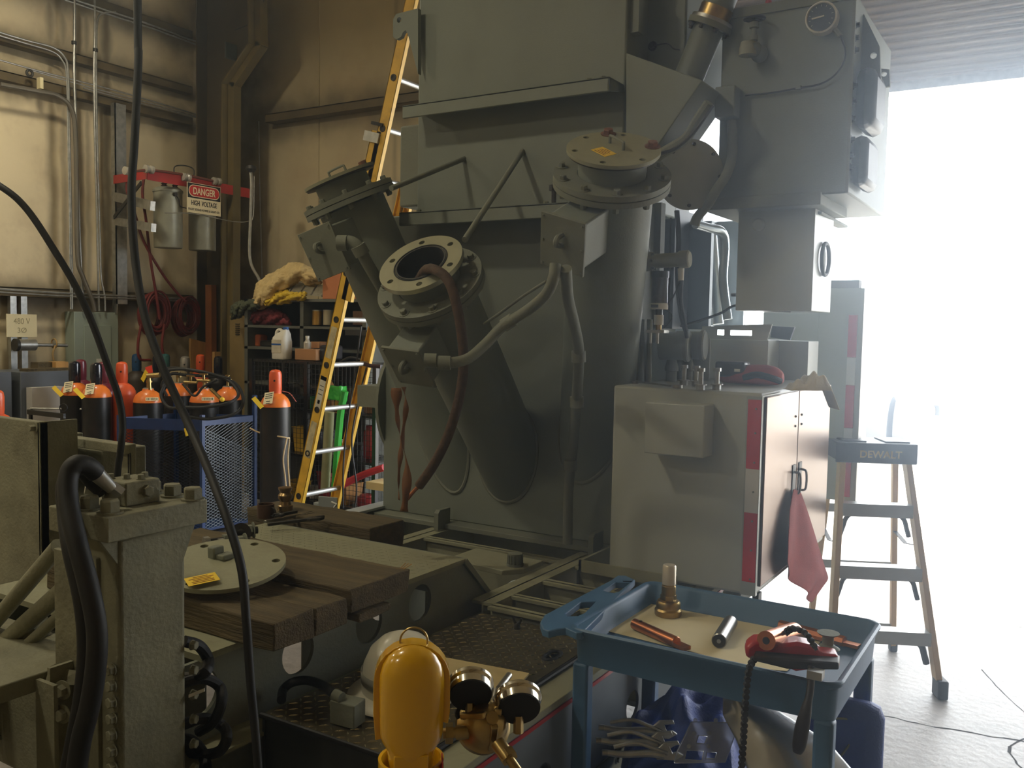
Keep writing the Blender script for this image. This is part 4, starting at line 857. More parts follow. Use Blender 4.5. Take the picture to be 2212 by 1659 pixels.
for k, z in enumerate((.3, .6, .9)):
    t = z / 1.14; a, b = FLf.lerp(tL, t), FRf.lerp(tR, t); st = M().obox((a + b) / 2 - bk * .0, b - a, bk, Z_, (b - a).length - .02, .08, .006)
    st.obox((a + b) / 2 - bk * .04 - V((0, 0, .03)), b - a, bk, Z_, (b - a).length - .02, .005, .06); s_ = st.build('step', AL, LD)
    for s, c in ((1, a), (-1, b)):
        q = M(); c0_ = c + V((0, 0, -.03)) + sd_ * .012 * s; ptsb = [c0_ - Z_ * .13, c0_ - Z_ * .09 + sd_ * s * .012, c0_ + sd_ * s * .03 - Z_ * .04, c0_ + sd_ * s * .085 - Z_ * .0]; q.tube(ptsb, lambda k_: .012 if k else .016, 6, 6); q.build('knee_brace', LBK, s_)
for z in (.14, .5, .82):
    t = z / 1.14; a = (FLf + bk * .62 + sd_ * .03).lerp(tL + bk * .17, t); b = (FRf + bk * .62 - sd_ * .03).lerp(tR + bk * .17, t); M().obox((a + b) / 2, b - a, bk, Z_, (b - a).length, .012, .045).build('rear_brace', AL, LD)
for s, A, B in ((1, FLf, tL), (-1, FRf, tR)):
    a = A.lerp(B, .62); b = (A + bk * .62 + sd_ * .03 * s).lerp(B + bk * .17, .62); m_ = (a + b) / 2 - Z_ * .03; q = M(); q.bar(a, m_, .022, .004); q.bar(m_, b, .022, .004); q.build('spreader', DARKST, LD)
cc = (tL + tR) / 2 + bk * .085 + V((0, 0, .02)); q = M(); q.obox(cc + Z_ * .02, sd_, bk, Z_, .39, .27, .045); q.obox(cc - bk * .128 - Z_ * .015, sd_, bk, Z_, .39, .014, .085); q.obox(cc + bk * .128 - Z_ * .015, sd_, bk, Z_, .36, .014, .06)
for s in (-1, 1): q.obox(cc + sd_ * s * .188 - Z_ * .01, sd_, bk, Z_, .014, .27, .07)
q.obox(cc + Z_ * .046 - sd_ * .1, sd_, bk, Z_, .12, .2, .008); q.obox(cc + Z_ * .046 + sd_ * .11, sd_, bk, Z_, .12, .2, .008)
tc_ = q.build('top_cap', LBK, LD, bevel=.006)
text('DEWALT', cc - bk * .1365 - Z_ * .012 + sd_ * .02, sd_, Z_, .036, mat('yellow_lettering', (214, 190, 120), .6), tc_, 'lettering', .2, bold=.02)
# ================================================================ left foreground: outrigger post and its machinery
DG = mat('dusty_outrigger_paint', (128, 126, 104), .75, var=.16, vs=9, bump=.25, bs=80, dirt=(84, 76, 54), ds=6, da=.6)
OP = thing('outrigger_post', 'square grey outrigger post in the left foreground, bolted cap plate on top', 'outrigger', (-1.8, 1.28, 0))
q = M(); q.box((-1.89, 1.195, 0), (-1.735, 1.372, 1.275)); q.build('post_tube', DG, OP, bevel=.012)
q = M(); q.box((-1.918, 1.149, 1.274), (-1.704, 1.408, 1.33)); q.build('cap_plate', DG, OP, bevel=.003)
for g_, v_ in (([(-1.735, 1.36, 1.274), (-1.735, 1.36, 1.18), (-1.735, 1.40, 1.274)], (-.15, 0, 0)), ([(-1.74, 1.2, 1.274), (-1.74, 1.2, 1.21), (-1.74, 1.155, 1.274)], (-.012, 0, 0)), ([(-1.885, 1.2, 1.274), (-1.885, 1.2, 1.21), (-1.885, 1.155, 1.274)], (.012, 0, 0))): M().prism(g_, v_).build('gusset', DG, OP)
q = M(); q.box((-1.96, 1.185, .2), (-1.80, 1.197, 1.22)); q.build('side_flange', DG, OP, bevel=.002)
for x in (-1.885, -1.811, -1.738):
    for y in (1.178, 1.378): bolt(OP, (x + (.02 if y > 1.3 else 0), y, 1.33), Z_, .0215, .026, DG, washer=1.25)
for i in range(8): bolt(OP, (-1.752, 1.192, .98 - i * .037), (-.1, -1, 0), .0125, .012, DG, washer=1.1)
for i in range(6): bolt(OP, (-1.733, 1.385, .98 - i * .06), (1, .3, 0), .011, .011, DG, washer=1.1)
# valve block with plugs, on the cap
vb = M().box((-1.855, 1.235, 1.33), (-1.765, 1.325, 1.385)).build('valve_block', DG, OP, bevel=.004)
for x, y in ((-1.84, 1.25), (-1.81, 1.27), (-1.78, 1.285), (-1.80, 1.31)): bolt(vb, (x, y, 1.385), Z_, .008, .01, DG, washer=1.2)
bolt(vb, (-1.765, 1.29, 1.36), (1, 0, 0), .013, .008, DG, washer=1.1)
M().cyl((-1.84, 1.235, 1.36), (-1.86, 1.20, 1.368), .014, seg=8).build('elbow_fitting', GALV, vb)
a, b = at(243, 1056, d=1.97), at(205, 1020, d=1.95)
M().cyl(a, b, .013, .018, 12).build('hose_end', GALV, vb); M().cyl(at(262, 1066, d=1.98), at(240, 1050, d=1.97), .014, seg=6).build('hex_nut', GALV, vb)
tag(M().tube([at(208, 1022, d=1.95), at(188, 1006, d=1.93), at(163, 1004, d=1.91), at(148, 1030, d=1.9), at(148, 1085, d=1.88), at(165, 1165, d=1.85), at(190, 1260, d=1.83), at(208, 1350, d=1.82), at(208, 1430, d=1.82), at(195, 1520, d=1.83), at(175, 1600, d=1.84), at(160, 1700, d=1.85)], .0205, 14).build('hydraulic_hose', BLACK), 'thick black hydraulic hose curving down over the front of the outrigger post', 'hose', 'hydraulic hoses on the outrigger post')
tag(M().tube([at(225, 1062, d=2.0), at(200, 1040, d=2.0), at(180, 1018, d=1.98), at(155, 1020, d=1.96), at(140, 1050, d=1.95), at(142, 1100, d=1.94), at(152, 1180, d=1.9), at(178, 1300, d=1.88), at(186, 1400, d=1.88), at(178, 1500, d=1.88), at(160, 1600, d=1.88), at(140, 1700, d=1.88)], .018, 14).build('hydraulic_hose', BLACK), 'second hydraulic hose running just behind the thick one on the post', 'hose', 'hydraulic hoses on the outrigger post')
for k, (pts, r, l) in enumerate([([(398, 1385), (430, 1395), (450, 1425), (445, 1450), (420, 1462), (395, 1465)], .014, 'topmost black hose loop right of the outrigger post'),
    ([(396, 1475), (440, 1465), (475, 1485), (478, 1520), (460, 1560), (430, 1580)], .0135, 'second black hose loop from the top right of the post'),
    ([(396, 1565), (440, 1552), (480, 1568), (490, 1595), (470, 1625), (420, 1628), (400, 1600)], .0135, 'third black hose loop from the top right of the post'),
    ([(385, 1600), (410, 1600), (438, 1630), (445, 1680), (440, 1720)], .015, 'lowest black hose bend beside the foot of the post')]):
    tag(M().tube([at(x, y, d=2.18 + .03 * (j % 3)) for j, (x, y) in enumerate(pts)], r, 10).build('looped_hose', BLACK), l, 'hose', 'looped hoses right of the outrigger post')
tag(M().obox(at(425, 1497, d=2.12), (at(440, 1490, d=2.12) - at(408, 1503, d=2.12)), Z_, Y_, .04, .008, .002).build('cable_tie', WHT), 'white plastic strap end sticking out between the hose loops', 'strap')
# brace pipes
BP = thing('brace_pipe_set', 'three slanting grey brace pipes left of the outrigger post', 'pipes', at(0, 1450, d=2.3))
for a, b, r in (((-60, 1400), (128, 1180), .02), ((-60, 1450), (176, 1240), .0225), ((-40, 1480), (172, 1292), .014)):
    M().cyl(at(*a, d=2.35), at(*b, d=2.12), r, seg=16).build('brace_pipe', DG, BP)
M().cyl(at(88, 1345, d=2.26), at(62, 1368, d=2.27), .03, seg=16).build('pipe_collar', DG, BP)
WT = thing('winch_table', 'dusty grey ledge with bolted bracket in the lower left corner', 'bracket', (-1.95, 1.05, .5))
q = M(); q.box((-2.6, .72, .91), (-1.93, 1.3, .95)); q.box((-2.6, .74, .3), (-1.97, .76, .91)); q.build('ledge', DG, WT, bevel=.003)
q = M(); q.prism([at(95, 1480, d=2.02), at(108, 1440, d=2.04), at(140, 1452, d=2.06), at(175, 1450, d=2.03), at(178, 1480, d=2.02)], (-.02, .05, 0)); q.box((-1.93, 1.12, .4), (-1.86, 1.13, .94)); q.box((-1.90, 1.13, .4), (-1.89, 1.2, .97)); q.build('bracket_plate', DG, WT)
for py in (1490, 1542): bolt(WT, at(136, py, d=2.0), (.3, -1, 0), .014, .014, DG)
q = M(); p = at(222, 1441, d=1.96); q.lathe(p, (.5, -.8, 0), [(.011, 0), (.011, .01), (.006, .01), (.006, .02)], 10); q.build('grease_fitting', BRASS, WT)
# upright plates and housing behind
GP = thing('gooseneck_upright', 'tall dusty grey upright plates and winch housing at the left edge', 'machine housing', (-3.0, 2.0, .4))
q = M(); a = at(85, 912, y=1.9); q.box((-4.6, 1.9, .3), (a.x, 1.935, a.z)); q.build('upright_plate', DG, GP, bevel=.004)
q = M(); q.box((a.x - .012, 1.9, .3), (a.x, 2.05, a.z)); q.build('plate_return', DG, GP)
p = at(65, 925, y=1.88); bolt(GP, (p.x, 1.9, p.z), (0, -1, 0), .012, .02, DG)
a = at(85, 935, y=2.1); b = at(279, 960, y=2.1)
q = M(); q.box((-3.6, 2.08, b.z - .035), (b.x, 2.13, b.z)); q.box((-3.6, 2.1, .45), (-3.42, 2.2, b.z)); q.box((b.x - .055, 2.1, .6), (b.x, 2.11, b.z - .03)); q.box((b.x - .012, 2.1, .6), (b.x, 2.13, b.z - .03)); q.build('frame_rim', DG, GP, bevel=.003)
q = M(); q.prism([(-3.9, 2.15, b.z - .05), (-3.9, 2.15, .5), (-3.22, 2.15, .5), (-3.22, 2.15, b.z - .05)], (0, .2, 0)); q.build('winch_housing', DG, GP, bevel=.006)
q = M(); q.box((-3.05, 1.5, .35), (-2.3, 1.9, .75)); q.build('lower_housing', DG, GP, bevel=.01)

# ================================================================ hanging cables
top = at(297, -20, d=2.45)
c1 = M().tube([V((top.x - .02, top.y + .05, 6.2)), V((top.x - .02, top.y + .02, 4.2)), at(297, -20, d=2.45), at(299, 120, d=2.43), at(291, 300, d=2.4), at(284, 420, d=2.38), at(292, 560, d=2.35), at(312, 680, d=2.3), at(350, 790, d=2.25), at(402, 905, d=2.2), at(448, 1010, d=2.1), at(490, 1120, d=2.0), at(522, 1230, d=1.95), at(532, 1340, d=1.93), at(541, 1470, d=1.93), at(553, 1600, d=1.93), at(562, 1720, d=1.93)], lambda t: .0105 - .0035 * max(0, t - .55), 12)
tag(c1.build('hanging_cable', BLACK), 'long black cable hanging from the roof, crossing the blue cage and the timbers', 'cable', 'black hanging cables')
c2 = M().tube([at(-300, 330, d=2.6), at(-100, 350, d=2.55), at(0, 402, d=2.5), at(58, 452, d=2.5), at(120, 545, d=2.5), at(165, 622, d=2.5), at(202, 705, d=2.5), at(236, 800, d=2.5), at(257, 860, d=2.5), at(265, 915, d=2.5), at(262, 960, d=2.5), at(255, 1010, d=2.55), at(252, 1060, d=2.6)], .0095, 12)
tag(c2.build('hanging_cable', BLACK), 'black cable swinging in from the left edge down to the gas cylinders', 'cable', 'black hanging cables')

# ================================================================ hard hat, board and clamp box on the chequer lid
c = at(868, 1497, z=.722); HH = thing('hard_hat', 'white hard hat lying behind the yellow cylinder cap', 'hard hat', c)
q = M(); q.rings([ringpts(c + V((0, 0, h)), RT0, V((RT0.y * -1, RT0.x, 0)), r, 36, r * 1.15) for r, h in ((.112, .02), (.112, .05), (.106, .09), (.088, .13), (.06, .156), (.03, .168), (.004, .171))]); sh = q.build('shell', mat('white_hard_hat', (222, 218, 200), .35, coat=.3, var=.04), HH, ang=60)
q = M(); q.rings([ringpts(c + V((0, 0, h)), RT0, V((-RT0.y, RT0.x, 0)), r, 36, r * 1.12) for r, h in ((.11, .022), (.15, .006), (.152, .0), (.11, .012))]); q.build('brim', MT['white_hard_hat'], HH, ang=60)
q = M(); q.rings([ringpts(c + V((0, 0, h)), RT0, V((-RT0.y, RT0.x, 0)), r, 36, r * 1.15) for r, h in ((.1135, .045), (.113, .075))], False, False); q.th = .001; q.build('clear_band', mat('grey_band', (150, 150, 140), .3), HH)
a = [at(x, y, z=.725) for x, y in ((940, 1420), (1143, 1458), (1108, 1500), (905, 1480))]; tag(M().prism(a, (0, 0, .006)).build('plywood_offcut', mat('pale_plywood', (206, 186, 134), .7, var=.1, vs=5, stretch=(1, 6, 1))), 'pale flat board lying on the chequer lid behind the regulator', 'board')
q = M(); a = at(712, 1512, z=.73); q.prism([at(712, 1512, z=.78), at(765, 1526, z=.78), at(790, 1508, z=.78), at(735, 1496, z=.78)], (0, 0, -.062)); sb = tag(q.build('connector_box', GREYD, bevel=.003), 'small grey connector box on the chequer lid with a black cable', 'box')
M().tube([at(608, 1512, z=.73), at(612, 1490, d=2.5), at(632, 1474, d=2.5), at(665, 1470, d=2.5), at(700, 1482, d=2.45), at(722, 1500, z=.79)], .0125, 12).build('cable', BLACK, sb)
M().cyl(at(722, 1500, z=.79), at(738, 1508, z=.786), .015, seg=12).build('cable_clamp', GREYD, sb)

# ================================================================ nitrogen cylinder with hinged yellow cap, and its regulator
bz0 = at(888, 1650, d=1.4); cxy = V((bz0.x, bz0.y, 0)); nn = -cxy.normalized(); uu = V((-nn.y, nn.x, 0))
NC = thing('gas_bottle', 'gas bottle under a hinged glossy yellow clamshell cap in the near foreground', 'gas cylinder', cxy)
zt = at(888, 1378, d=1.4).z; zb = at(888, 1652, d=1.4).z
q = M(); q.lathe(cxy, Z_, [(.09, 0), (.1, .02), (.1, zb - .14), (.09, zb - .09), (.06, zb - .04), (.05, zb - .03)], 40); q.build('bottle', mat('silver_bottle_paint', (120, 120, 118), .4, .4), NC)
q = M(); q.washer(cxy + Z_ * (zb - .05), Z_, .046, .051, .062, 48); q.build('collar', CREAMY, NC)
rs = []
def crs(z, w_, dep):  # one ring of the clamshell: full ellipse, bulging towards the viewer
    return [cxy + nn * .012 + uu * math.cos(a_) * w_ + nn * math.sin(a_) * (dep if math.sin(a_) > 0 else .008) + Z_ * z for a_ in [2 * math.pi * k / 40 for k in range(40)]]
H = zt - zb
for t, w_, dp in ((0.02, .033, .026), (.1, .036, .03), (.17, .037, .033), (.24, .046, .034), (.3, .0485, .035), (.5, .0495, .036), (.68, .05, .037), (.77, .049, .037), (.85, .0445, .034), (.91, .037, .029), (.95, .028, .023), (.98, .016, .013), (.993, .004, .004)): rs.append(crs(zb + H * t, w_, dp))
q = M(); q.rings(rs); yc = q.build('clamshell_cap', CREAMY, NC, ang=70)
q = M(); rim = []
R_ = .0585; zc = zt - R_
pts = [cxy + uu * -.055 + Z_ * (zb + H * .24), cxy + uu * -R_ + Z_ * (zb + H * .45), cxy - uu * R_ + Z_ * zc] + [cxy + uu * -R_ * math.cos(a_) + Z_ * (zc + R_ * math.sin(a_)) for a_ in [math.pi * k / 12 for k in range(1, 12)]] + [cxy + uu * R_ + Z_ * zc, cxy + uu * R_ + Z_ * (zb + H * .45), cxy + uu * .056 + Z_ * (zb + H * .36)]
n_ = len(pts); rr = []
for i, p in enumerate(pts):
    t_ = (pts[min(i + 1, n_ - 1)] - pts[max(i - 1, 0)]).normalized(); o_ = nn.cross(t_).normalized()
    if (p - (cxy + Z_ * (zb + H * .6))).dot(o_) < 0: o_ = -o_
    rr.append([p - o_ * .012 + nn * .012, p + nn * .014, p - nn * .016, p - o_ * .004 - nn * .016, p - o_ * .004 + nn * .006, p - o_ * .012 + nn * .006])
q.rings(rr); q.build('rim', CREAMY, yc, bevel=.001)
q = M(); q.obox(cxy + nn * .04 + Z_ * (zb + H * .09), uu, Z_, nn, .052, .034, .006); hp = q.build('hinge_plate', CREAMY, yc, bevel=.002)
q = M(); q.cyl(cxy + nn * .05 - uu * .032 + Z_ * (zb + .0), cxy + nn * .05 + uu * .032 + Z_ * (zb + .0), .0065, seg=14)
for k in (-1, 1): q.cyl(cxy + nn * .05 + uu * (k * .012 - .0005) + Z_ * zb, cxy + nn * .05 + uu * (k * .012 + .0005) + Z_ * zb, .0073, seg=14)
q.build('hinge_knuckle', CREAMY, yc)
M().torus(cxy + Z_ * (zt + .0) + uu * .002, nn, .021, .0016, 28, 6, 0, 360).build('wire_loop', BRASS, yc)
q = M(); q.obox(cxy + uu * .0475 + nn * .02 + Z_ * (zb - .02), nn, Z_, uu, .03, .08, .002); q.build('red_label', REDT, NC)
# regulator
c = at(1052, 1560, d=1.42); RG = thing('gas_regulator', 'brass pressure regulator with two dark-backed gauges, screwed to the gas bottle', 'regulator', c)
ax = (nn * .75 + Z_ * .55 + uu * .2).normalized(); u, v, _ = frame(ax)
q = M(); q.lathe(c - ax * .03, ax, [(.02, -.035), (.03, -.03), (.04, -.005), (.044, 0), (.044, .012), (.038, .018), (.034, .034), (.022, .05), (.010, .054), (.010, .06)], 40); bd = q.build('body', BRASS, RG)
for k in range(3):
    a_ = k * 2.094 + .6; q = M(); q.bar(c + (u * math.cos(a_) + v * math.sin(a_)) * .04 - ax * .01, c + (u * math.cos(a_) + v * math.sin(a_)) * .012 + ax * .03, .012, .01); q.build('rib', BRASS, bd, bevel=.002)
q = M(); q.cyl(at(958, 1584, d=1.41), at(1025, 1580, d=1.41), .0085, seg=14); q.lathe(at(962, 1584, d=1.41), uu, [(.016, 0), (.016, .012)], 6); q.cyl(at(985, 1583, d=1.41), at(1012, 1581, d=1.41), .011, seg=14); q.build('inlet_stem', BRASS, RG)
q = M(); q.cyl(at(1075, 1605, d=1.39), at(1100, 1640, d=1.37), .012, seg=12); q.cyl(at(1095, 1632, d=1.375), at(1135, 1690, d=1.36), .0075, seg=12); q.cyl(at(1092, 1625, d=1.38), at(1102, 1640, d=1.37), .014, seg=6); q.build('outlet', BRASS, RG)
for px, py, nm in ((1017, 1503, 'left gauge'), (1122, 1532, 'right gauge')):
    g = at(px, py, d=1.41); ga = (-nn * .92 + Z_ * .40).normalized()
    gb = M().lathe(g, ga, [(.0, 0), (.033, 0), (.033, .001)], 40, False).build('gauge', mat('black_gauge_back', (22, 20, 18), .7), RG)
    M().lathe(g + ga * .001, ga, [(.0335, .0008), (.034, .014), (.036, .016), (.0375, .018), (.0375, .024), (.036, .026)], 40).build('gauge_case', mat('chrome', (200, 190, 170), .12, 1.0), gb)
    M().cyl(g + ga * .012 - Z_ * .02, g + ga * .008 - Z_ * .045, .008, seg=6).build('gauge_stem', BRASS, gb)
M().cyl(at(1078, 1487, d=1.46), at(1100, 1458, d=1.5), .0055, seg=12).build('tee_handle', STEEL, RG); M().cyl(at(1068, 1535, d=1.44), at(1076, 1490, d=1.46), .009, seg=14).build('adjusting_screw', STEEL, RG)
M().torus(at(1005, 1540, d=1.43), nn, .013, .004, 20, 8).build('black_ring', BLACK, RG)

# ================================================================ blue plastic utility cart
CX0, CX1, CYa, CYb = -1.164, -.43, 2.22, 2.79  # cart and its load scaled down about the camera; coordinates hold the result
def rrect(x0, x1, y0, y1, r, z, n=6):
    P_ = []
    for cx_, cy_, a0 in ((x1 - r, y1 - r, 0), (x0 + r, y1 - r, 90), (x0 + r, y0 + r, 180), (x1 - r, y0 + r, 270)):
        for k in range(n + 1):
            a_ = math.radians(a0 + 90 * k / n); P_.append(V((cx_ + r * math.cos(a_), cy_ + r * math.sin(a_), z)))
    return P_
CT_ = thing('utility_cart', 'blue plastic two-shelf utility cart carrying copper and brass parts', 'cart', (-.85, 2.65, 0))
def tray(zb_, zt_, fl, nm):
    q = M(); f = lambda d, z, r: rrect(CX0 + d, CX1 - d, CYa + d, CYb - d, r, z)
    q.rings([f(.012, zb_, .03), f(.006, zt_ - .02, .035), f(-.004, zt_ - .012, .04), f(-.006, zt_ - .003, .042), f(-.001, zt_ + .002, .04), f(.008, zt_, .035), f(.014, zt_ - .008, .03), f(.022, fl + .015, .025), f(.032, fl, .02)]); return q.build(nm, BLUEP, CT_, ang=50)
tr = tray(.798, .901, .836, 'upper_tray'); lt = tray(.15, .26, .19, 'lower_tray')
for x in (CX0 + .032, CX1 - .034):
    for y in (CYa + .03, CYb - .04): M().box((x - .024, y - .022, .06), (x + .024, y + .022, .80)).build('leg', BLUEP, CT_, bevel=.008); c = V((x, y, .035)); M().cyl(c - X_ * .012, c + X_ * .012, .035, seg=20).build('caster', BLACK, CT_)
q = M(); hz = .899
out = [at(x, y, z=hz) for x, y in ((1372, 1252), (1352, 1243), (1334, 1243), (1322, 1252), (1176, 1328), (1167, 1343), (1172, 1358), (1186, 1363), (1204, 1358), (1222, 1356), (1244, 1366), (1258, 1366))]
def hh(pts): return [at(x, y, z=hz) for x, y in pts]
q.holed(out, [hh([(1222, 1325), (1254, 1300), (1288, 1298), (1262, 1324), (1248, 1330), (1226, 1331)]), hh([(1302, 1275), (1330, 1257), (1361, 1258), (1336, 1278), (1326, 1281)])], (0, 0, -.022)); q.build('push_handle', BLUEP, CT_, bevel=.003, ang=50)
# paper sheet and the parts lying on it
FZ = .8375
tag(M().prism([at(x, y, z=FZ) for x, y in ((1400, 1304), (1784, 1378), (1700, 1450), (1640, 1445), (1313, 1364))], (0, 0, .0012)).build('paper_sheet', PAPER), 'cream paper sheet lining the upper tray of the blue cart', 'paper')
FZ += .002
c = at(1443, 1328, z=FZ); bf = M().lathe(c, Z_, [(.041, 0), (.043, .004), (.043, .018), (.04, .022), (.0385, .024), (.0385, .04), (.034, .047), (.024, .05), (.024, .066)], 36).build('brass_fitting', BRASS); tag(bf, 'brass fitting with a bare metal plunger standing on the paper sheet', 'fitting')
M().lathe(c + Z_ * .05, Z_, [(.026, 0), (.026, .016)], 6).build('hex_collar', BRASS, bf); M().lathe(c + Z_ * .066, Z_, [(.0225, 0), (.0225, .028), (.02, .03), (.02, .036)], 28).build('neck', BRASS, bf)
M().lathe(c + Z_ * .1, Z_, [(.0215, 0), (.0215, .058), (.019, .062), (.0, .062)], 28).build('plunger', mat('satin_plunger', (214, 206, 190), .4, .5), bf)
def rod(p0, p1, r, m_, seg=24, nm='rod'): return M().lathe(p0, p1 - p0, [(r * .9, 0), (r, .002), (r, (p1 - p0).length - .002), (r * .9, (p1 - p0).length)], seg).build(nm, m_)
r = .0165; a, b = at(1370, 1347, z=FZ + r), at(1462, 1388, z=FZ + r); cr_ = rod(a, b, r, COPPER, 24, 'copper_rod'); tag(cr_, 'copper rod with a flattened tongue, lying left on the paper sheet', 'rod', 'copper rods in the cart')
d = (b - a).normalized(); s = V((-d.y, d.x, 0)); M().obox(b + d * .02 - Z_ * .004, d, s, Z_, .045, .028, .011).build('flat_tongue', COPPER, cr_); h_ = a + d * .03 + Z_ * r; M().cyl(h_ - Z_ * .003, h_ + Z_ * .0008, .0045, seg=12).build('cross_hole', INK, cr_)
r = .0215; a, b = at(1553, 1385, z=FZ + r), at(1578, 1344, z=FZ + r); sr_ = rod(a, b, r, STEEL, 32, 'steel_sleeve'); tag(sr_, 'turned steel sleeve lying on end in the middle of the paper sheet', 'sleeve'); d = (a - b).normalized(); M().lathe(a - d * .001, d, [(.019, 0), (.019, .0015)], 28).build('dark_end', DARKST, sr_); M().lathe(a, d, [(.006, 0), (.006, .0025)], 16).build('pin', GALV, sr_)
r = .0165; a, b = at(1684, 1350, z=FZ + r), at(1825, 1386, z=FZ + r); c2_ = rod(a, b, r, COPPER, 8, 'copper_rod'); tag(c2_, 'second copper rod along the far wall of the tray, behind the red vise', 'rod', 'copper rods in the cart'); d = (b - a).normalized(); s = V((-d.y, d.x, 0)); M().obox(b + d * .02 - Z_ * .004, d, s, Z_, .045, .026, .01).build('flat_tongue', COPPER, c2_)
# chain vise lying over the tray edge
VS = thing('chain_vise', 'red chain vise lying over the near rim of the blue cart', 'vise', at(1700, 1430, z=.91))
q = M(); z_ = .91
body = [(1610, 1420), (1612, 1398), (1630, 1385), (1660, 1384), (1690, 1392), (1722, 1388), (1758, 1396), (1778, 1412), (1812, 1416), (1816, 1444), (1770, 1446), (1720, 1452), (1690, 1440), (1630, 1428)]
q.prism([at(x, y, d=2.209) for x, y in body], nn * -.0 + V((-.02, .055, 0))); q.build('vise_body', REDE, VS, bevel=.008)
q = M(); q.prism([at(x, y, d=2.171) for x, y in ((1626, 1418), (1700, 1424), (1812, 1432), (1812, 1448), (1700, 1446), (1626, 1428))], V((-.01, .06, 0))); q.build('jaw_base', DARKST, VS, bevel=.004)
a, b = at(1655, 1384, d=2.2), at(1715, 1364, d=2.36); cu = M().cyl(a, b, .0235, seg=28).build('copper_tube', COPPER, VS); d = (a - b).normalized(); M().lathe(a, d, [(.009, 0), (.009, .001)], 16).build('bore', INK, cu)
def chain(pts, nm, par, lbl=None):
    P_ = spline([at(*p[:2], d=p[2]) for p in pts], 12); L_ = [0]
    for i in range(1, len(P_)): L_.append(L_[-1] + (P_[i] - P_[i - 1]).length)
    q = M(); s_ = 0; k = 0; stp = .0135
    while s_ < L_[-1]:
        i = max(j for j in range(len(L_)) if L_[j] <= s_); i = min(i, len(P_) - 2); f = (s_ - L_[i]) / max(1e-6, L_[i + 1] - L_[i]); p = P_[i].lerp(P_[i + 1], f); t_ = (P_[i + 1] - P_[i]).normalized(); sd = t_.cross(-FW).normalized()
        q.cyl(p + FW * .007, p - FW * .007, .0075, seg=10); q.obox(p + t_ * stp / 2, t_, sd, FW, stp, .008, .011 if k % 2 else .016); s_ += stp; k += 1
    return q.build(nm, DARKST, par)
chain([(1690, 1372, 2.27), (1712, 1358, 2.23), (1738, 1366, 2.21), (1752, 1384, 2.19), (1760, 1398, 2.19)], 'clamping_chain', VS)
chain([(1628, 1425, 2.19), (1617, 1450, 2.17), (1610, 1520, 2.16), (1607, 1580, 2.16), (1603, 1640, 2.16), (1600, 1700, 2.16)], 'hanging_chain', VS)
q = M(); q.tube([at(1752, 1440, d=2.171), at(1750, 1490, d=2.143), at(1742, 1530, d=2.133), at(1733, 1570, d=2.133), at(1726, 1610, d=2.133), at(1722, 1626, d=2.133)], lambda t: .009 if t < .3 else (.009 + .008 * math.sin((t - .3) / .7 * math.pi * .95)), 14); q.build('grip_handle', mat('dark_grip', (40, 34, 32), .5), VS)
q = M(); q.obox(at(1762, 1456, d=2.152), X_, Y_, Z_, .035, .03, .02); q.build('square_nut', GALV, VS)
q = M(); q.lathe(at(1788, 1400, d=2.284), Z_, [(.03, 0), (.014, .01), (.014, .03), (.024, .036), (.028, .04)], 20); tag(q.build('dull_knob', GREYD), 'dull grey spool-shaped knob beside the red vise', 'knob')

# lower shelf: blue bag, locking pliers, clear pack, silver film, blue pouch
BLC = mat('blue_nylon', (38, 72, 160), .55, var=.12, vs=10, bump=.3, bs=120)
q = M()
def bagf(i, j):
    t = i; y = 2.28 + j * .44; x = -1.13 + t * .40 + .03 * math.sin(j * 6)
    ridge = .30 + .13 * min(1, j * 6) + .2 * j * (1 - .5 * abs(t - .5) * 2) + .05 * math.exp(-((t - .55) ** 2 / .03 + (j - .62) ** 2 / .06)) - .25 * max(0, .12 - t) * 4 - .25 * max(0, t - .9) * 4
    return V((x, y, ridge + .022 * math.sin(t * 17 + j * 9) * (j + .2) + .012 * math.sin(t * 31 - j * 22)))
q.grid(bagf, 36, 30, .02); tag(q.build('blue_bag', BLC, sub=1), 'crumpled blue nylon bag on the lower shelf of the blue cart', 'bag')
for (a, b, l) in (((1302, 1572, 2.568), (1442, 1582, 2.568), 'upper locking pliers of the three on the blue bag'), ((1296, 1600, 2.530), (1440, 1606, 2.530), 'middle locking pliers of the three on the blue bag'), ((1310, 1626, 2.511), (1444, 1628, 2.511), 'lowest locking pliers, nearest the front of the blue bag')):
    a_, b_ = at(*a[:2], d=a[2]), at(*b[:2], d=b[2]); d = (b_ - a_).normalized(); s = -d.cross(FW).normalized()
    o = thing('locking_pliers', l, 'pliers', a_, 'locking pliers in the cart')
    q = M(); q.tube([a_, a_ + d * .05 + s * .004, a_ + d * .12 + s * .0, a_ + d * .16 + s * .005], lambda t: .008 + .004 * t, 10); q.build('handle', GALV, o)
    M().tube([a_ + d * .02 - s * .016, a_ + d * .08 - s * .028, a_ + d * .13 - s * .015, a_ + d * .17], .006, 8).build('lever', GALV, o)
    M().cyl(a_ - d * .012, a_ + d * .003, .0085, seg=12).build('knurled_screw', STEEL, o)
    q = M(); q.prism([a_ + d * .14 + s * .018, a_ + d * .19 + s * .02, a_ + d * .215 + s * .004, a_ + d * .2 - s * .004, a_ + d * .185 - s * .0, a_ + d * .175 - s * .02, a_ + d * .205 - s * .024, a_ + d * .2 - s * .034, a_ + d * .16 - s * .03, a_ + d * .14 - s * .01], FW * .01); q.build('jaws', GALV, o, bevel=.002)
CLR = mat('clear_plastic', (214, 220, 224), .12, trans=.75, var=.02)
q = M(); pts = [at(x, y, d=2.454) for x, y in ((1494, 1560), (1600, 1562), (1585, 1600), (1568, 1648), (1456, 1650), (1462, 1625))]; n_ = (pts[1] - pts[0]).cross(pts[4] - pts[0]).normalized()
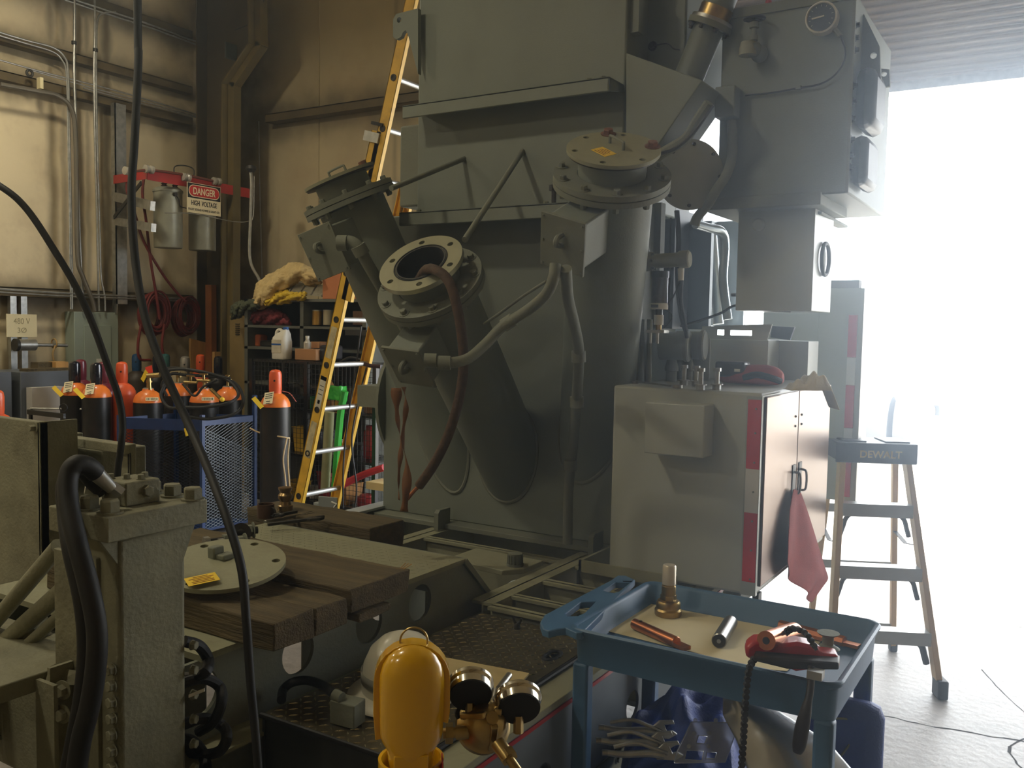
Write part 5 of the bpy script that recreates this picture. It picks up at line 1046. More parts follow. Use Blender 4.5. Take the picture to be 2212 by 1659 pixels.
c0_ = sum(pts, V()) / 6
def inpts(l): return [at(x, y, d=2.454) for x, y in l]
q.holed(pts, [inpts([(1510, 1590), (1528, 1592), (1522, 1608), (1505, 1606)]), inpts([(1484, 1622), (1520, 1624), (1516, 1644), (1480, 1642)]), inpts([(1528, 1626), (1548, 1627), (1544, 1640), (1526, 1639)])], n_ * .008)
cp2 = tag(q.build('clear_blister_tray', CLR, bevel=.002), 'clear plastic blister tray with cut-outs, standing beside the pliers', 'plastic tray')
for x, y in ((1502, 1556), (1546, 1556), (1500, 1584), (1532, 1584), (1488, 1612), (1530, 1612)): M().cyl(at(x, y, d=2.454), at(x, y, d=2.440), .006, seg=12).build('stud', CLR, cp2)
q = M()
def film(i, j):
    P0 = [(1560, 1500), (1560, 1545), (1590, 1600), (1620, 1680), (1680, 1760)]; P1 = [(1590, 1478), (1700, 1545), (1790, 1600), (1850, 1670), (1900, 1740)]
    k = i * 4; a0 = min(int(k), 3); f = k - a0; l = V(P0[a0] + (0,)).lerp(V(P0[a0 + 1] + (0,)), f); r_ = V(P1[a0] + (0,)).lerp(V(P1[a0 + 1] + (0,)), f); p = l.lerp(r_, j)
    return at(p.x, p.y, d=2.51 - .2 * i - .05 * math.sin(j * 3.1))
q.grid(film, 20, 16, .003); tag(q.build('silver_film_bag', mat('silver_film', (178, 180, 182), .25, .7, var=.08, bump=.3, bs=12), sub=1), 'shiny silver film bag slumped across the lower shelf', 'bag')
q = M(); c = at(1820, 1600, d=2.605); q.obox(c, X_, Y_, Z_, .22, .1, .26); tag(q.build('blue_pouch', BLC, bevel=.04), 'small blue zip pouch at the right end of the lower shelf', 'pouch')
M().tube([at(1772, 1556, d=2.549), at(1815, 1552, d=2.549), at(1840, 1560, d=2.549), at(1838, 1600, d=2.549), at(1812, 1640, d=2.549)], .003, 6).build('piping', GREYD, [o for o in COL.objects if o.name == 'blue_pouch'][0])
q = M()
def cf(i, j): return V((-1.15 + i * .2, 2.9 + j * .2, .05 + .42 * math.sin(math.pi * (.1 + i * .8)) * (1 - .6 * j) + .02 * math.sin(i * 20)))
q.grid(cf, 20, 12, .01); tag(q.build('cream_sack', mat('cream_canvas', (196, 184, 156), .9, var=.1)), 'cream canvas sack on the floor behind the blue bag', 'sack')
# ================================================================ yellow extension ladder leaning past the tank
EL = thing('extension_ladder', 'tall yellow extension ladder with metal rungs leaning behind the transformer', 'ladder', (-4.46, 4.5, 0))
lx = lambda z: -4.463 + (z - 0) * .2755            # rail centre line, leaning towards the tank
def railpts(y, z0, z1): return V((lx(z0), y, z0)), V((lx(z1), y, z1))
def rail(y, z0, z1, off, nm='rail'):
    a, b = railpts(y, z0, z1); d = (b - a).normalized(); w_ = V((-d.z, 0, d.x)) * -1; a, b = a + w_ * off, b + w_ * off
    q = M(); q.obox((a + b) / 2, d, w_, Y_, (b - a).length, .078, .004)
    for s in (-1, 1): q.obox((a + b) / 2 + w_ * s * .037 + Y_ * .012 * (1 if y < 4.5 else -1), d, w_, Y_, (b - a).length, .005, .028)
    return q.build(nm, YELLOW, EL, flat=True)
Yl, Yr = 4.30, 4.69
for y in (Yl, Yr): rail(y, .03, 2.92, 0, 'base_rail'); rail(y, 1.9, 4.3, .045, 'fly_rail')
k = .3
dl = V((.2655, 0, .964)); wl = V((.964, 0, -.2655))
while k < 4.2:
    c = V((lx(k), 0, k)) + (wl * .0 if k < 2.9 else wl * .045)
    M().cyl(c + Y_ * Yl, c + Y_ * Yr, .0165, seg=14).build('rung', AL, EL)
    M().lathe(c + Y_ * (Yl - .003), (0, -1, 0), [(.021, 0), (.021, .004), (.012, .004), (.012, .001)], 14).build('rung_end', DARKST, EL)
    k += .2935
for y in (Yl, Yr):
    c = V((lx(2.88), y, 2.88)); M().obox(c - wl * .02 + (V((0, -.012, 0)) if y < 4.5 else V((0, .012, 0))), wl, Y_, dl, .12, .012, .06).build('rail_guide', GALV, EL); M().obox(V((lx(2.96), y, 2.96)) + wl * .0, wl, Y_, dl, .09, .03, .02).build('end_cap', BLACK, EL)
    M().obox(V((lx(.03), y, .03)), X_, Y_, Z_, .1, .05, .05).build('foot', BLACK, EL)
def sticker(z0, z1, m_, nm='sticker', dw=.05):
    a, b = railpts(Yl - .004, z0, z1); d = (b - a).normalized(); M().obox((a + b) / 2, d, wl, Y_, (b - a).length, dw, .001).build(nm, m_, EL)
STK = mat('worn_sticker', (200, 188, 150), .6, var=.2, vs=30, dirt=(90, 70, 40), ds=14, da=.7)
sticker(1.52, 1.72, STK); sticker(.86, 1.10, STK); sticker(1.19, 1.40, mat('white_sticker', (206, 202, 188), .6)); sticker(1.375, 1.40, mat('blue_band', (40, 90, 160), .5)); sticker(1.28, 1.285, INK, 'print_line', .035); sticker(1.31, 1.314, INK, 'print_line', .035); sticker(1.335, 1.339, INK, 'print_line', .035); sticker(1.22, 1.245, INK, 'pictogram', .02)
M().tube([at(780, 705, d=6.1), at(768, 800, d=6.1), at(752, 900, d=6.1), at(742, 1000, d=6.1), at(741, 1098, d=6.1)], .006, 6).build('rope', BLACK, EL)
M().tube([at(798, 770, d=6.15), at(778, 850, d=6.1), at(760, 950, d=6.1), at(770, 1050, d=6.1), at(766, 1100, d=6.1)], .006, 6).build('rope', BLACK, EL)
q = M(); q.tube([at(786, 786, d=5.2), at(800, 790, d=5.2), at(822, 792, d=5.2)], .012, 10); tag(q.build('clamp_handle', mat('red_dark_grip', (70, 34, 30), .5)), 'dark red clamp handle sticking out left of the middle terminal box', 'clamp')

# ================================================================ gas cylinders
def cylinder(px, py, cap, shoulder, body, lbl, H=1.38, r=.115, capped=True, grp='gas cylinders along the left wall', xy=None, tagc=False):
    p = at(px, py, z=H) if xy is None else V((xy[0], xy[1], H)); c = V((p.x, p.y, .012)); t = thing('gas_cylinder', lbl, 'gas cylinder', c, grp); b = V((p.x, p.y, 0)); s = H / 1.38
    M().lathe(b, Z_, [(r * .93, .012), (r, .03), (r, 1.10 * s)], 36, True).build('body', body, t)
    M().lathe(b, Z_, [(r * 1.001, 1.095 * s), (r * 1.001, 1.10 * s), (r * .96, 1.125 * s), (r * .84, 1.155 * s), (r * .62, 1.182 * s), (r * .4, 1.197 * s), (r * .36, 1.215 * s)], 36).build('shoulder', shoulder, t)
    if capped:
        cb = M().lathe(b, Z_, [(.042, 1.19 * s), (.046, 1.2 * s), (.046, 1.22 * s), (.048, 1.225 * s), (.048, H - .045), (.043, H - .018), (.028, H - .004), (.003, H)], 28).build('valve_cap', cap, t)
        dv = (EYE - b); dv.z = 0; dv.normalize(); M().lathe(b + V((0, 0, H - .085)) + dv * .0465 + V((dv.y, -dv.x, 0)) * .008, dv, [(.008, 0), (.008, .003)], 12).build('vent_hole', INK, cb)
    else:
        M().lathe(b, Z_, [(.044, 1.19 * s), (.044, 1.215 * s), (.036, 1.22 * s)], 24).build('neck_ring', GALV, t)
        q = M(); z_ = 1.22 * s; q.lathe(b, Z_, [(.014, z_), (.012, z_ + .04), (.016, z_ + .045), (.016, z_ + .065), (.008, z_ + .07), (.007, z_ + .085), (.024, z_ + .087), (.024, z_ + .098), (.006, z_ + .1)], 12); q.cyl(b + V((0, 0, z_ + .055)), b + V((.055, -.01, z_ + .055)), .009, seg=10); q.build('valve', BRASS, t)
    if tagc:
        dv = (EYE - b); dv.z = 0; dv.normalize(); sd = V((-dv.y, dv.x, 0)); o = b + dv * (r * .80) - sd * .05 + V((0, 0, 1.165 * s)); ud = (Z_ - dv * .6 + sd * .15).normalized(); sd2 = (sd + Z_ * .15).normalized(); nd = sd2.cross(ud).normalized()
        if nd.dot(dv) < 0: nd = -nd
        M().obox(o - sd * .075 - ud * .035 - nd * .004, (sd2 + ud * .8), (ud - sd2 * .8), nd, .035, .11, .001).build('yellow_tag', TAGY, t)
        tg = M().obox(o + nd * .004, sd2, ud, nd, .068, .1, .001).build('paper_tag', PAPER, t)
        for k in range(5): M().obox(o + nd * .005 + ud * (.034 - k * .017 if k < 3 else .022 - k * .017), sd2, ud, nd, .05 if k < 3 else .03, .006, .0006).build('print_line', INK, tg)
    return t
OR2 = ORANGE; MAR = mat('maroon_enamel', (110, 34, 52), .35, coat=.3, var=.1); NAVY = mat('dark_navy_enamel', (20, 22, 36), .2, coat=.6, var=.1); BLUC = mat('blue_cap_enamel', (36, 76, 116), .4, coat=.2, var=.3, vs=30); TEALC = mat('teal_cap_enamel', (52, 104, 104), .4, coat=.2, var=.2, vs=30); SILC = mat('silver_cap', (176, 172, 166), .35, .7, var=.1); DKB = mat('dark_brown_cylinder', (66, 56, 46), .5, var=.3)
cylinder(161, 780, NAVY, OR2, CYLB, 'orange-shouldered black cylinder with dark cap, leftmost of the front pair with tags', tagc=True)
cylinder(208, 783, NAVY, OR2, CYLB, 'orange-shouldered black cylinder with glossy black cap and a white tag, second from left', tagc=True)
cylinder(174, 776, MAR, MAR, MAR, 'maroon cylinder behind the leftmost dark cap')
cylinder(223, 781, MAR, MAR, MAR, 'maroon cylinder behind the glossy black cap')
cylinder(263, 781, REDOR, REDOR, REDOR, 'all orange-red cylinder just left of the blue cage', tagc=False)
cylinder(-8, 842, REDOR, REDOR, REDOR, 'orange-red cylinder cut off by the left edge of the photo', H=1.25)
cylinder(295, 764, BLUC, DKB, DKB, 'cylinder with a scuffed blue cap, in front of the grey electrical panel')
cylinder(340, 766, NAVY, CYLB, CYLB, 'black-capped cylinder behind the hanging cable')
cylinder(357, 764, TEALC, DKB, DKB, 'cylinder with a teal cap right of the hanging cable')
cylinder(400, 769, SILC, DKB, DKB, 'cylinder with a silver cap in the back row')
cylinder(433, 765, REDOR, REDOR, REDOR, 'orange-red capped cylinder standing in front of the pine board')
cylinder(472, 769, NAVY, CYLB, CYLB, 'black-capped cylinder rightmost in the back row by the column')
cg = 'valved cylinders in the blue cage'
def onz(px, py, z): p = at(px, py, z=z); return (p.x, p.y)
for px, py, l in ((320, 838, 'orange-shouldered cylinder with barcode label, left front in the blue cage'), (441, 838, 'orange-shouldered cylinder in the middle of the blue cage under the hoses'), (492, 834, 'orange-shouldered cylinder rightmost in the blue cage'), (384, 826, 'orange-shouldered cylinder half hidden behind the hanging cable in the cage')):
    t = cylinder(0, 0, None, OR2, CYLB, l, capped=False, grp=cg, xy=onz(px, py, 1.17), H=1.325, r=.12)
    if px in (320, 441):
        o = t.location + V((0, 0, 0)); dv = (EYE - o); dv.z = 0; dv.normalize(); sd = V((-dv.y, dv.x, 0)); c = V((o.x, o.y, 0)) + dv * .112 + sd * .03 + Z_ * 1.085; n_ = (dv + Z_ * .5).normalized(); vv_ = n_.cross(sd)
        lb_ = M().obox(c, sd, vv_, n_, .1, .03, .002).build('barcode_label', PAPER, t)
        for k in range(8): M().obox(c + sd * (-.04 + k * .011) + n_ * .001, sd, vv_, n_, .004 + .002 * (k % 2), .02, .0008).build('bar', INK, lb_)
sc = cylinder(595, 798, REDOR, OR2, CYLB, 'single black cylinder with orange shoulder, cap and tag, roped beside the blue cage', tagc=True, grp='')
b = V((sc.location.x, sc.location.y, 0)); 
M().tube([at(540, 925, d=7.1), at(560, 934, d=6.95), at(598, 942, d=6.85), at(620, 946, d=6.86), at(625, 950, d=6.9), at(622, 990, d=6.88), at(625, 1040, d=6.88), at(626, 1055, d=6.9)], .006, 8).build('rope', mat('cream_rope', (214, 190, 150), .8), sc)
M().tube([at(620, 946, d=6.84), at(612, 990, d=6.83), at(616, 1030, d=6.84), at(618, 1055, d=6.86)], .0055, 8).build('rope', MT['cream_rope'], sc)
M().tube([at(610, 845, d=6.85), at(626, 850, d=6.85), at(640, 868, d=6.85)], .003, 6).build('pink_wire', mat('pink_wire', (200, 110, 100), .6), sc)
# manifold hoses over the cage
def hose_(pts, r, l, m_=BLACK, g='gas hoses coiled over the cylinders'):
    return tag(M().tube(pts, r, 10).build('gas_hose', m_), l, 'hose', g)
hose_([at(345, 800, d=7.2), at(375, 795, d=7.1), at(430, 802, d=7.0), at(480, 815, d=7.0), at(515, 835, d=7.0), at(525, 870, d=6.9), at(505, 895, d=6.8), at(450, 905, d=6.75), at(410, 900, d=6.75)], .012, 'long black gas hose looping right around the caged cylinders')
hose_([at(360, 855, d=7.0), at(350, 830, d=7.0), at(370, 808, d=7.0), at(400, 810, d=7.0), at(440, 812, d=7.0), at(490, 820, d=7.0), at(515, 850, d=6.9), at(495, 870, d=6.75), at(440, 880, d=6.75), at(400, 880, d=6.75), at(365, 880, d=6.8), at(348, 855, d=6.85), at(356, 830, d=6.9)], .012, 'second black gas hose coiled around the valves')
hose_([at(395, 830, d=6.9), at(420, 855, d=6.85), at(440, 835, d=6.85), at(470, 820, d=6.85)], .009, 'short black jumper hose between two valves')
hose_([at(352, 800, d=7.0), at(400, 798, d=7.0), at(450, 808, d=7.0), at(498, 818, d=7.0)], .011, 'straight black gas hose lying across the top of the valves')
for px, py, l in ((412, 826, 'left brass shut-off valve of the manifold'), (440, 822, 'right brass shut-off valve of the manifold')):
    c = at(px, py, d=6.95); q = M(); q.cyl(c - X_ * .05 + Y_ * -.02, c + X_ * .05 + Y_ * .02, .012, seg=12); q.cyl(c, c + Z_ * .045, .01, seg=10); q.obox(c + Z_ * .05, (1, .3, 0), (-.3, 1, 0), Z_, .07, .012, .01); tag(q.build('brass_valve', BRASS), l, 'valve', 'brass manifold valves')
q = M(); q.cyl(at(318, 812, d=7.1), at(345, 810, d=7.1), .02, seg=12); q.cyl(at(322, 812, d=7.1), at(324, 842, d=7.1), .012, seg=10); tag(q.build('brass_manifold', BRASS), 'brass pigtail fitting on the left caged cylinder', 'fitting')
q = M(); q.cyl(at(455, 840, d=6.7), at(478, 862, d=6.7), .013, seg=12); to_ = q.build('gas_torch_valve', BRASS); tag(to_, 'brass hose end with a yellow knob hanging over the cage', 'valve'); M().ball(at(480, 863, d=6.68), .018).build('yellow_knob', TAGY, to_)
y_ = hose_([at(398, 868, d=6.78), at(396, 895, d=6.78), at(400, 925, d=6.8)], .006, 'thin black hose hanging in front of the blue cage, ending in a yellow tip'); M().cyl(at(400, 925, d=6.8), at(404, 942, d=6.8), .010, seg=10).build('yellow_tip', TAGY, y_)
q = M(); q.obox(at(322, 799, d=7.3), (1, .2, .3), (-.2, 0, 1), Y_, .07, .06, .001); rt = q.build('red_paper_tag', mat('red_tag', (226, 60, 44), .6)); tag(rt, 'red paper tag with a yellow one tied to the caged cylinder', 'tag'); M().obox(at(312, 812, d=7.28), (.6, 0, .8), (-.8, 0, .6), Y_, .1, .045, .001).build('yellow_tag', TAGY, rt)
tag(M().lathe(V((at(385, 800, d=9.05).x, at(385, 800, d=9.05).y, 0)), Z_, [(.1, 0), (.1, 1.17), (.08, 1.22), (.04, 1.25), (.003, 1.258)], 24).build('khaki_cylinder', mat('khaki_enamel', (150, 136, 104), .5)), 'khaki gas bottle with a rounded top behind the hoses', 'gas cylinder')

# blue cage trolley with expanded metal sides
qa, qb, qc = [V((p.x, p.y, 0)) for p in (at(258, 902, z=.95), at(437, 907, z=.95), at(550, 897, z=.95))]; qd = qa + (qc - qb)
ua, ub = (qb - qa).normalized(), (qc - qb).normalized(); la, lb2 = (qb - qa).length, (qc - qb).length
CG = thing('cylinder_cage', 'blue steel cylinder trolley with expanded metal sides, left of the extension ladder', 'cage', (qa + qc) / 2)
for p, h in ((qa, .97), (qb, .99), (qc, 1.12), (qd, 1.12)): M().box((p.x - .015, p.y - .015, .02), (p.x + .015, p.y + .015, h)).build('corner_post', BLUEM, CG)
for p, q_, z in ((qa, qb, .905), (qb, qc, .925), (qd, qc, .925), (qa, qd, .925)): M().bar(p + Z_ * z, q_ + Z_ * z, .012 if z > .91 else .012, .09 if z < .91 else .05).build('top_band', BLUEM, CG)
M().prism([qa + Z_ * .04, qb + Z_ * .04, qc + Z_ * .04, qd + Z_ * .04], (0, 0, .02)).build('base_plate', BLUEM, CG)
def mesh_panel(o, u, v, W, H_, p, t, nm, m_, par, diamond=True, th=.003):
    q = M(); o, u, v = V(o), V(u), V(v); n = u.cross(v)
    def seg(a, b): q.obox((a + b) / 2, (b - a), n.cross(b - a), n, (b - a).length, t, th)
    if diamond:
        pw, ph = p, p * .5; sl = ph / pw
        k = -int(W * sl / ph) - 1
        while k * ph < H_ + W * sl:
            for s in (1, -1):
                y_0 = k * ph if s > 0 else k * ph; pts = []
                f = (lambda x: y_0 + sl * x) if s > 0 else (lambda x: y_0 - sl * x)
                xa = 0 if 0 <= f(0) <= H_ else ((0 - f(0)) / (sl * s) if f(0) * s < 0 else (H_ - f(0)) / (sl * s)); xb = W if 0 <= f(W) <= H_ else (((H_ if s > 0 else 0) - f(0)) / (sl * s))
                if 0 <= xa < xb <= W + 1e-6: seg(o + u * xa + v * f(xa), o + u * xb + v * f(xb))
            k += 1
    else:
        x = 0
        while x <= W: seg(o + u * x, o + u * x + v * H_); x += p
        z = 0
        while z <= H_: seg(o + v * z, o + v * z + u * W); z += p
    return q.build(nm, m_, par, flat=True)
EXM = mat('lit_grey_mesh', (110, 116, 122), .4, .6)  # side mesh coloured lighter, as wires that catch the light
mesh_panel(qa + Z_ * .06, ua, (0, 0, 1), la, .80, .05, .0035, 'expanded_metal_side', mat('shaded_blue_mesh', (34, 44, 62), .4, .4), CG)  # front mesh coloured darker, its shade put into the paint
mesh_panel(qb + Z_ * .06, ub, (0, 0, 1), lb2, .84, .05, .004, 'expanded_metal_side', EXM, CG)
# light grey trolley frame in front of the front pair
a = at(66, 882, z=.98); b = at(245, 873, z=1.0); TF = thing('trolley_frame', 'thin grey and black pipe frame in front of the tagged cylinders', 'trolley', (a.x, a.y, 0))
M().tube([a, at(190, 884, z=.98), b], .008, 8, 4, False).build('top_rod', GALV, TF)
for px in (66, 196, 222):
    c = at(px, 884, z=.97); M().box((c.x - .015, c.y - .01, 0), (c.x + .015, c.y + .01, .97)).build('upright', BLKGL if px == 66 else GALV, TF)
M().box((a.x - .02, a.y - .02, .93), (a.x + .5, a.y, .97)).build('black_bar', BLKGL, TF); M().torus(at(137, 881, d=7.2), -FW, .03, .005, 20, 6).build('ring', BLACK, TF)

# ================================================================ things on and along the left wall
LWX = LW + .16
# grey cabinets under the wall with odds and ends on them
def wbox(px0, py0, px1, py1, x, dep, m_, nm, zb=0.0):
    a = at(px0, py0, x=x); b = at(px1, py1, x=x); return M().box((x - dep, a.y, zb if zb is not None else b.z), (x, b.y, a.z))
tag(wbox(-60, 806, 26, 860, -7.9, .5, None, '').build('steel_cabinet', mat('blue_grey_cabinet', (92, 98, 106), .5, var=.08), bevel=.005), 'blue-grey steel cabinet cut by the left edge, under the socket', 'cabinet')
k2 = tag(wbox(44, 804, 172, 860, -7.9, .5, None, '').build('steel_cabinet', MT['blue_grey_cabinet'], bevel=.005), 'blue-grey steel cabinet behind the leftmost gas cylinders', 'cabinet')
tag(wbox(69, 838, 138, 872, -7.8, .09, None, '', 0.0).build('white_box', mat('dirty_white_card', (190, 186, 180), .8)), 'flat white box against the steel cabinet', 'box')
for i, (px0, py0, px1, py1, l) in enumerate(((82, 783, 125, 804, 'dark wooden block on the steel cabinet'), (121, 782, 148, 802, 'lighter wooden block with a notch, right end on the steel cabinet'), (58, 797, 150, 806, 'thin wooden batten lying on the steel cabinet'))):
    tag(wbox(px0, py0, px1, py1, -8.05 + .06 * i, .12, None, '', None).build('wooden_block', PINE if i == 1 else WOODM), l, 'wood block', 'wood offcuts on the steel cabinet')
# electrical panel, voltage sign, socket and strut posts
EPn = thing('electrical_panel', 'grey-green electrical panel on the left wall under the conduits', 'electrical panel', at(207, 800, x=LWX))
a = at(160, 673, x=LWX); b = at(257, 850, x=LWX); gr = mat('grey_green_enamel', (152, 164, 152), .45, var=.05)
M().box((LW, a.y, b.z), (LWX, b.y, a.z)).build('enclosure', gr, EPn, bevel=.006)
c0_, c1_ = at(180, 702, x=LWX), at(240, 850, x=LWX); M().box((LWX, c0_.y, c1_.z), (LWX + .012, c1_.y, c0_.z)).build('door', gr, EPn, bevel=.003)
M().box((LWX + .012, at(207, 777, x=LWX).y, at(207, 790, x=LWX).z), (LWX + .02, at(222, 777, x=LWX).y, at(207, 775, x=LWX).z)).build('latch', WHITE, EPn)
VSg = thing('voltage_sign', 'handwritten cream card sign 480 V 3Ø on the left wall', 'sign', at(47, 728, x=LWX + .02))
a, b = at(14, 678, x=LWX + .02), at(80, 728, x=LWX + .02); cd_ = M().box((LWX + .01, a.y, b.z), (LWX + .02, b.y, a.z)).build('card', PAPER, VSg)
faint = mat('faded_pencil', (168, 156, 120), .8)
text('480 V', V((LWX + .021, (a.y + b.y) / 2, a.z * .7 + b.z * .3)), Y_, Z_, .055, faint, cd_, width=.16); text('3Ø', V((LWX + .021, (a.y + b.y) / 2, a.z * .3 + b.z * .7)), Y_, Z_, .05, faint, cd_)
SK = thing('power_receptacle', 'grey metal pin-and-sleeve power socket with its pipe, below the cream sign', 'socket', at(60, 745, x=LWX + .1))
a = at(38, 745, x=LWX + .1); b = at(75, 745, x=LWX + .1); M().cyl(a, b, .055, seg=24).build('housing', GALV, SK); M().lathe(a - Y_ * .03, Y_, [(.06, 0), (.06, .03)], 24).build('hinged_lid', DARKST, SK)
M().cyl(b, at(145, 746, x=LWX + .1), .016, seg=12).build('pipe', GALV, SK); M().torus(at(117, 742, x=LWX + .1), Y_, .045, .008, 20, 6).build('rope_ring', mat('tan_rope', (170, 140, 90), .8), SK)
M().tube([at(120, 746, x=LWX + .12), at(114, 765, x=LWX + .12), at(118, 785, x=LWX + .12)], .01, 8).build('rope_tail', MT['tan_rope'], SK)
for px in (33, 56):
    q = M(); c = at(px, 660, x=LWX - .02); q.box((LW + .06, c.y - .03, .7), (LW + .11, c.y + .03, at(px, 632, x=LWX).z)); tag(q.build('strut_post', GALV, flat=True), '%s grey strut post carrying the cream voltage sign' % ('left' if px == 33 else 'right'), 'post', 'strut posts under the sign')
# conduits
cn = [0]
def conduit(pts, r, lbl, m_=GALV): return tag(M().tube(pts, r * .8, 10, 6).build('conduit', m_), lbl, 'conduit', 'conduits on the left wall')
X1 = LW + .19
w1 = lambda l, x=X1: [at(px, py, x=x) for px, py in l]
conduit(w1([(-40, 55), (0, 70), (60, 88), (115, 103), (140, 125), (147, 160), (150, 300), (153, 450), (155, 560), (156, 668)]), .014, 'leftmost conduit that sweeps down from the left edge to the panel')
conduit(w1([(-40, 62), (0, 77), (60, 95), (112, 111), (134, 130), (144, 165), (147, 300), (150, 450), (151, 560), (153, 668)]), .011, 'thinner conduit hugging the left side of the leftmost sweep')
conduit(w1([(160, -60), (161, 60), (160, 150), (163, 250), (168, 400), (172, 520), (178, 640), (180, 672)]), .017, 'straight conduit dropping from the roof, second from left')
conduit(w1([(204, -60), (205, 60), (203, 150), (205, 300), (209, 450), (212, 600), (214, 672)]), .013, 'left conduit of the close pair above the electrical panel')
conduit(w1([(250, 26), (225, 28), (211, 42), (208, 100), (208, 200), (211, 350), (215, 480), (218, 590), (226, 640), (227, 672)]), .013, 'right conduit of the close pair, bending off at the top')
conduit(w1([(0, 182), (80, 197), (120, 205), (148, 225), (160, 255), (164, 320), (166, 450), (168, 560), (180, 600), (200, 650), (205, 672)], LW + .24), .028, 'thick dark conduit curving down behind the others', mat('dull_conduit', (110, 104, 92), .5, .5))
conduit(w1([(-40, 618), (0, 624), (150, 634), (300, 641), (440, 648)]), .014, 'upper long horizontal conduit along the lower girt')
conduit(w1([(-40, 626), (0, 631), (150, 640), (300, 646), (440, 652)]), .011, 'lower long horizontal conduit along the lower girt')
conduit(w1([(-40, 122), (0, 130), (90, 155), (240, 193), (340, 222), (440, 252)]), .010, 'upper thin tube running along under the second girt')
conduit(w1([(60, 150), (200, 190), (320, 222), (440, 256)]), .008, 'middle thin tube of the three under the second girt')
conduit(w1([(180, 190), (300, 222), (440, 258)]), .008, 'lowest thin tube of the three under the second girt')
conduit(w1([(130, -10), (230, 22), (330, 55), (420, 88), (440, 80), (444, 40), (444, -40)]), .012, 'upper roof-level conduit turning up beside the column')
conduit(w1([(140, 0), (230, 30), (330, 62), (425, 97), (455, 110), (470, 108)]), .012, 'lower roof-level conduit ending at the junction box')
for px, py in ((160, 92), (206, 108)): tag(M().cyl(at(px, py - 3, x=X1), at(px, py + 4, x=X1), .024, seg=12).build('conduit_coupling', DARKST), 'dark coupling sleeve on the %s vertical conduit' % ('straight' if px == 160 else 'paired'), 'coupling')
tag(M().box(at(79, 168, x=LW + .2), at(94, 192, x=LW + .26)).build('cream_tag', mat('cream_plastic', (226, 214, 170), .5)), 'small cream plastic block hanging on the second girt', 'tag')
tag(M().torus(at(64, 158, x=LW + .24), X_, .028, .013, 16, 8).build('dark_clamp', DARKST), 'dark round clamp on the girt beside the cream block', 'clamp')
tag(M().box(at(485, 90, y=6.75), at(512, 132, y=6.9)).build('junction_box', mat('blue_grey_box', (76, 84, 80), .5), bevel=.004), 'blue-grey junction box on the corner column', 'junction box')
tag(M().tube([at(508, 65, y=6.8), at(540, 50, y=6.8), at(560, 30, y=6.8), at(570, 0, y=6.8)], .006, 6).build('thin_cable', DARKST), 'thin cable looping from the junction box up to the roof', 'cable')
# angle post, transformer rack and its two cans
AP = M(); a = at(244, 222, x=LWX); b = at(262, 657, x=LWX); q = M(); q.box((LW + .12, a.y, b.z - .1), (LWX + .03, a.y + .012, a.z)); q.box((LWX + .02, a.y, b.z), (LWX + .03, at(268, 222, x=LWX).y, a.z)); tag(q.build('angle_post', GALV, flat=True), 'grey steel angle post bolted to the girts beside the can transformers', 'post')
RK = thing('transformer_rack', 'red and grey rack on the left wall carrying two can transformers', 'rack', at(400, 470, x=-7.9))
RX = -7.75
a = at(318, 377, x=RX); b = at(540, 418, x=RX)
M().bar(a, b, .01, .1).build('red_rail', REDE, RK); M().bar(at(246, 388, x=LWX + .02), a, .01, .085).build('red_rail', REDE, RK)
M().bar(at(250, 425, x=LWX + .05), at(330, 445, x=RX + .05), .05, .09).build('bracket', GALV, RK); M().bar(at(252, 478, x=LWX + .05), at(332, 492, x=RX + .05), .05, .08).build('bracket', GALV, RK)
M().bar(at(246, 470, x=LWX + .04), at(305, 395, x=RX), .012, .04).build('diagonal_brace', DARKST, RK)
br_ = M().tube([at(290, 370, x=RX + .02), at(330, 368, x=RX + .02), at(400, 378, x=RX + .02), at(465, 392, x=RX + .02)], .013, 10); br_.build('bus_rod', mat('brown_bus_rod', (104, 54, 40), .5), RK)
INS = mat('clear_glass_insulator', (196, 190, 176), .15, trans=.4)
for px, py in ((278, 370), (322, 366), (402, 383), (468, 392)):
    c = at(px, py, x=RX + .02); M().lathe(c - Y_ * .05, Y_, [(.02, 0), (.04, .005), (.04, .03), (.028, .04), (.028, .055), (.04, .065), (.04, .09), (.02, .1)], 20).build('insulator', INS, RK)
M().tube([at(376, 378, x=RX), at(378, 360, x=RX), at(400, 358, x=RX), at(418, 366, x=RX), at(418, 385, x=RX)], .006, 8).build('handle_loop', DARKST, RK)
CAN = mat('can_paint', (150, 150, 134), .4, .2, var=.12, dirt=(90, 84, 60), ds=4, da=.4)
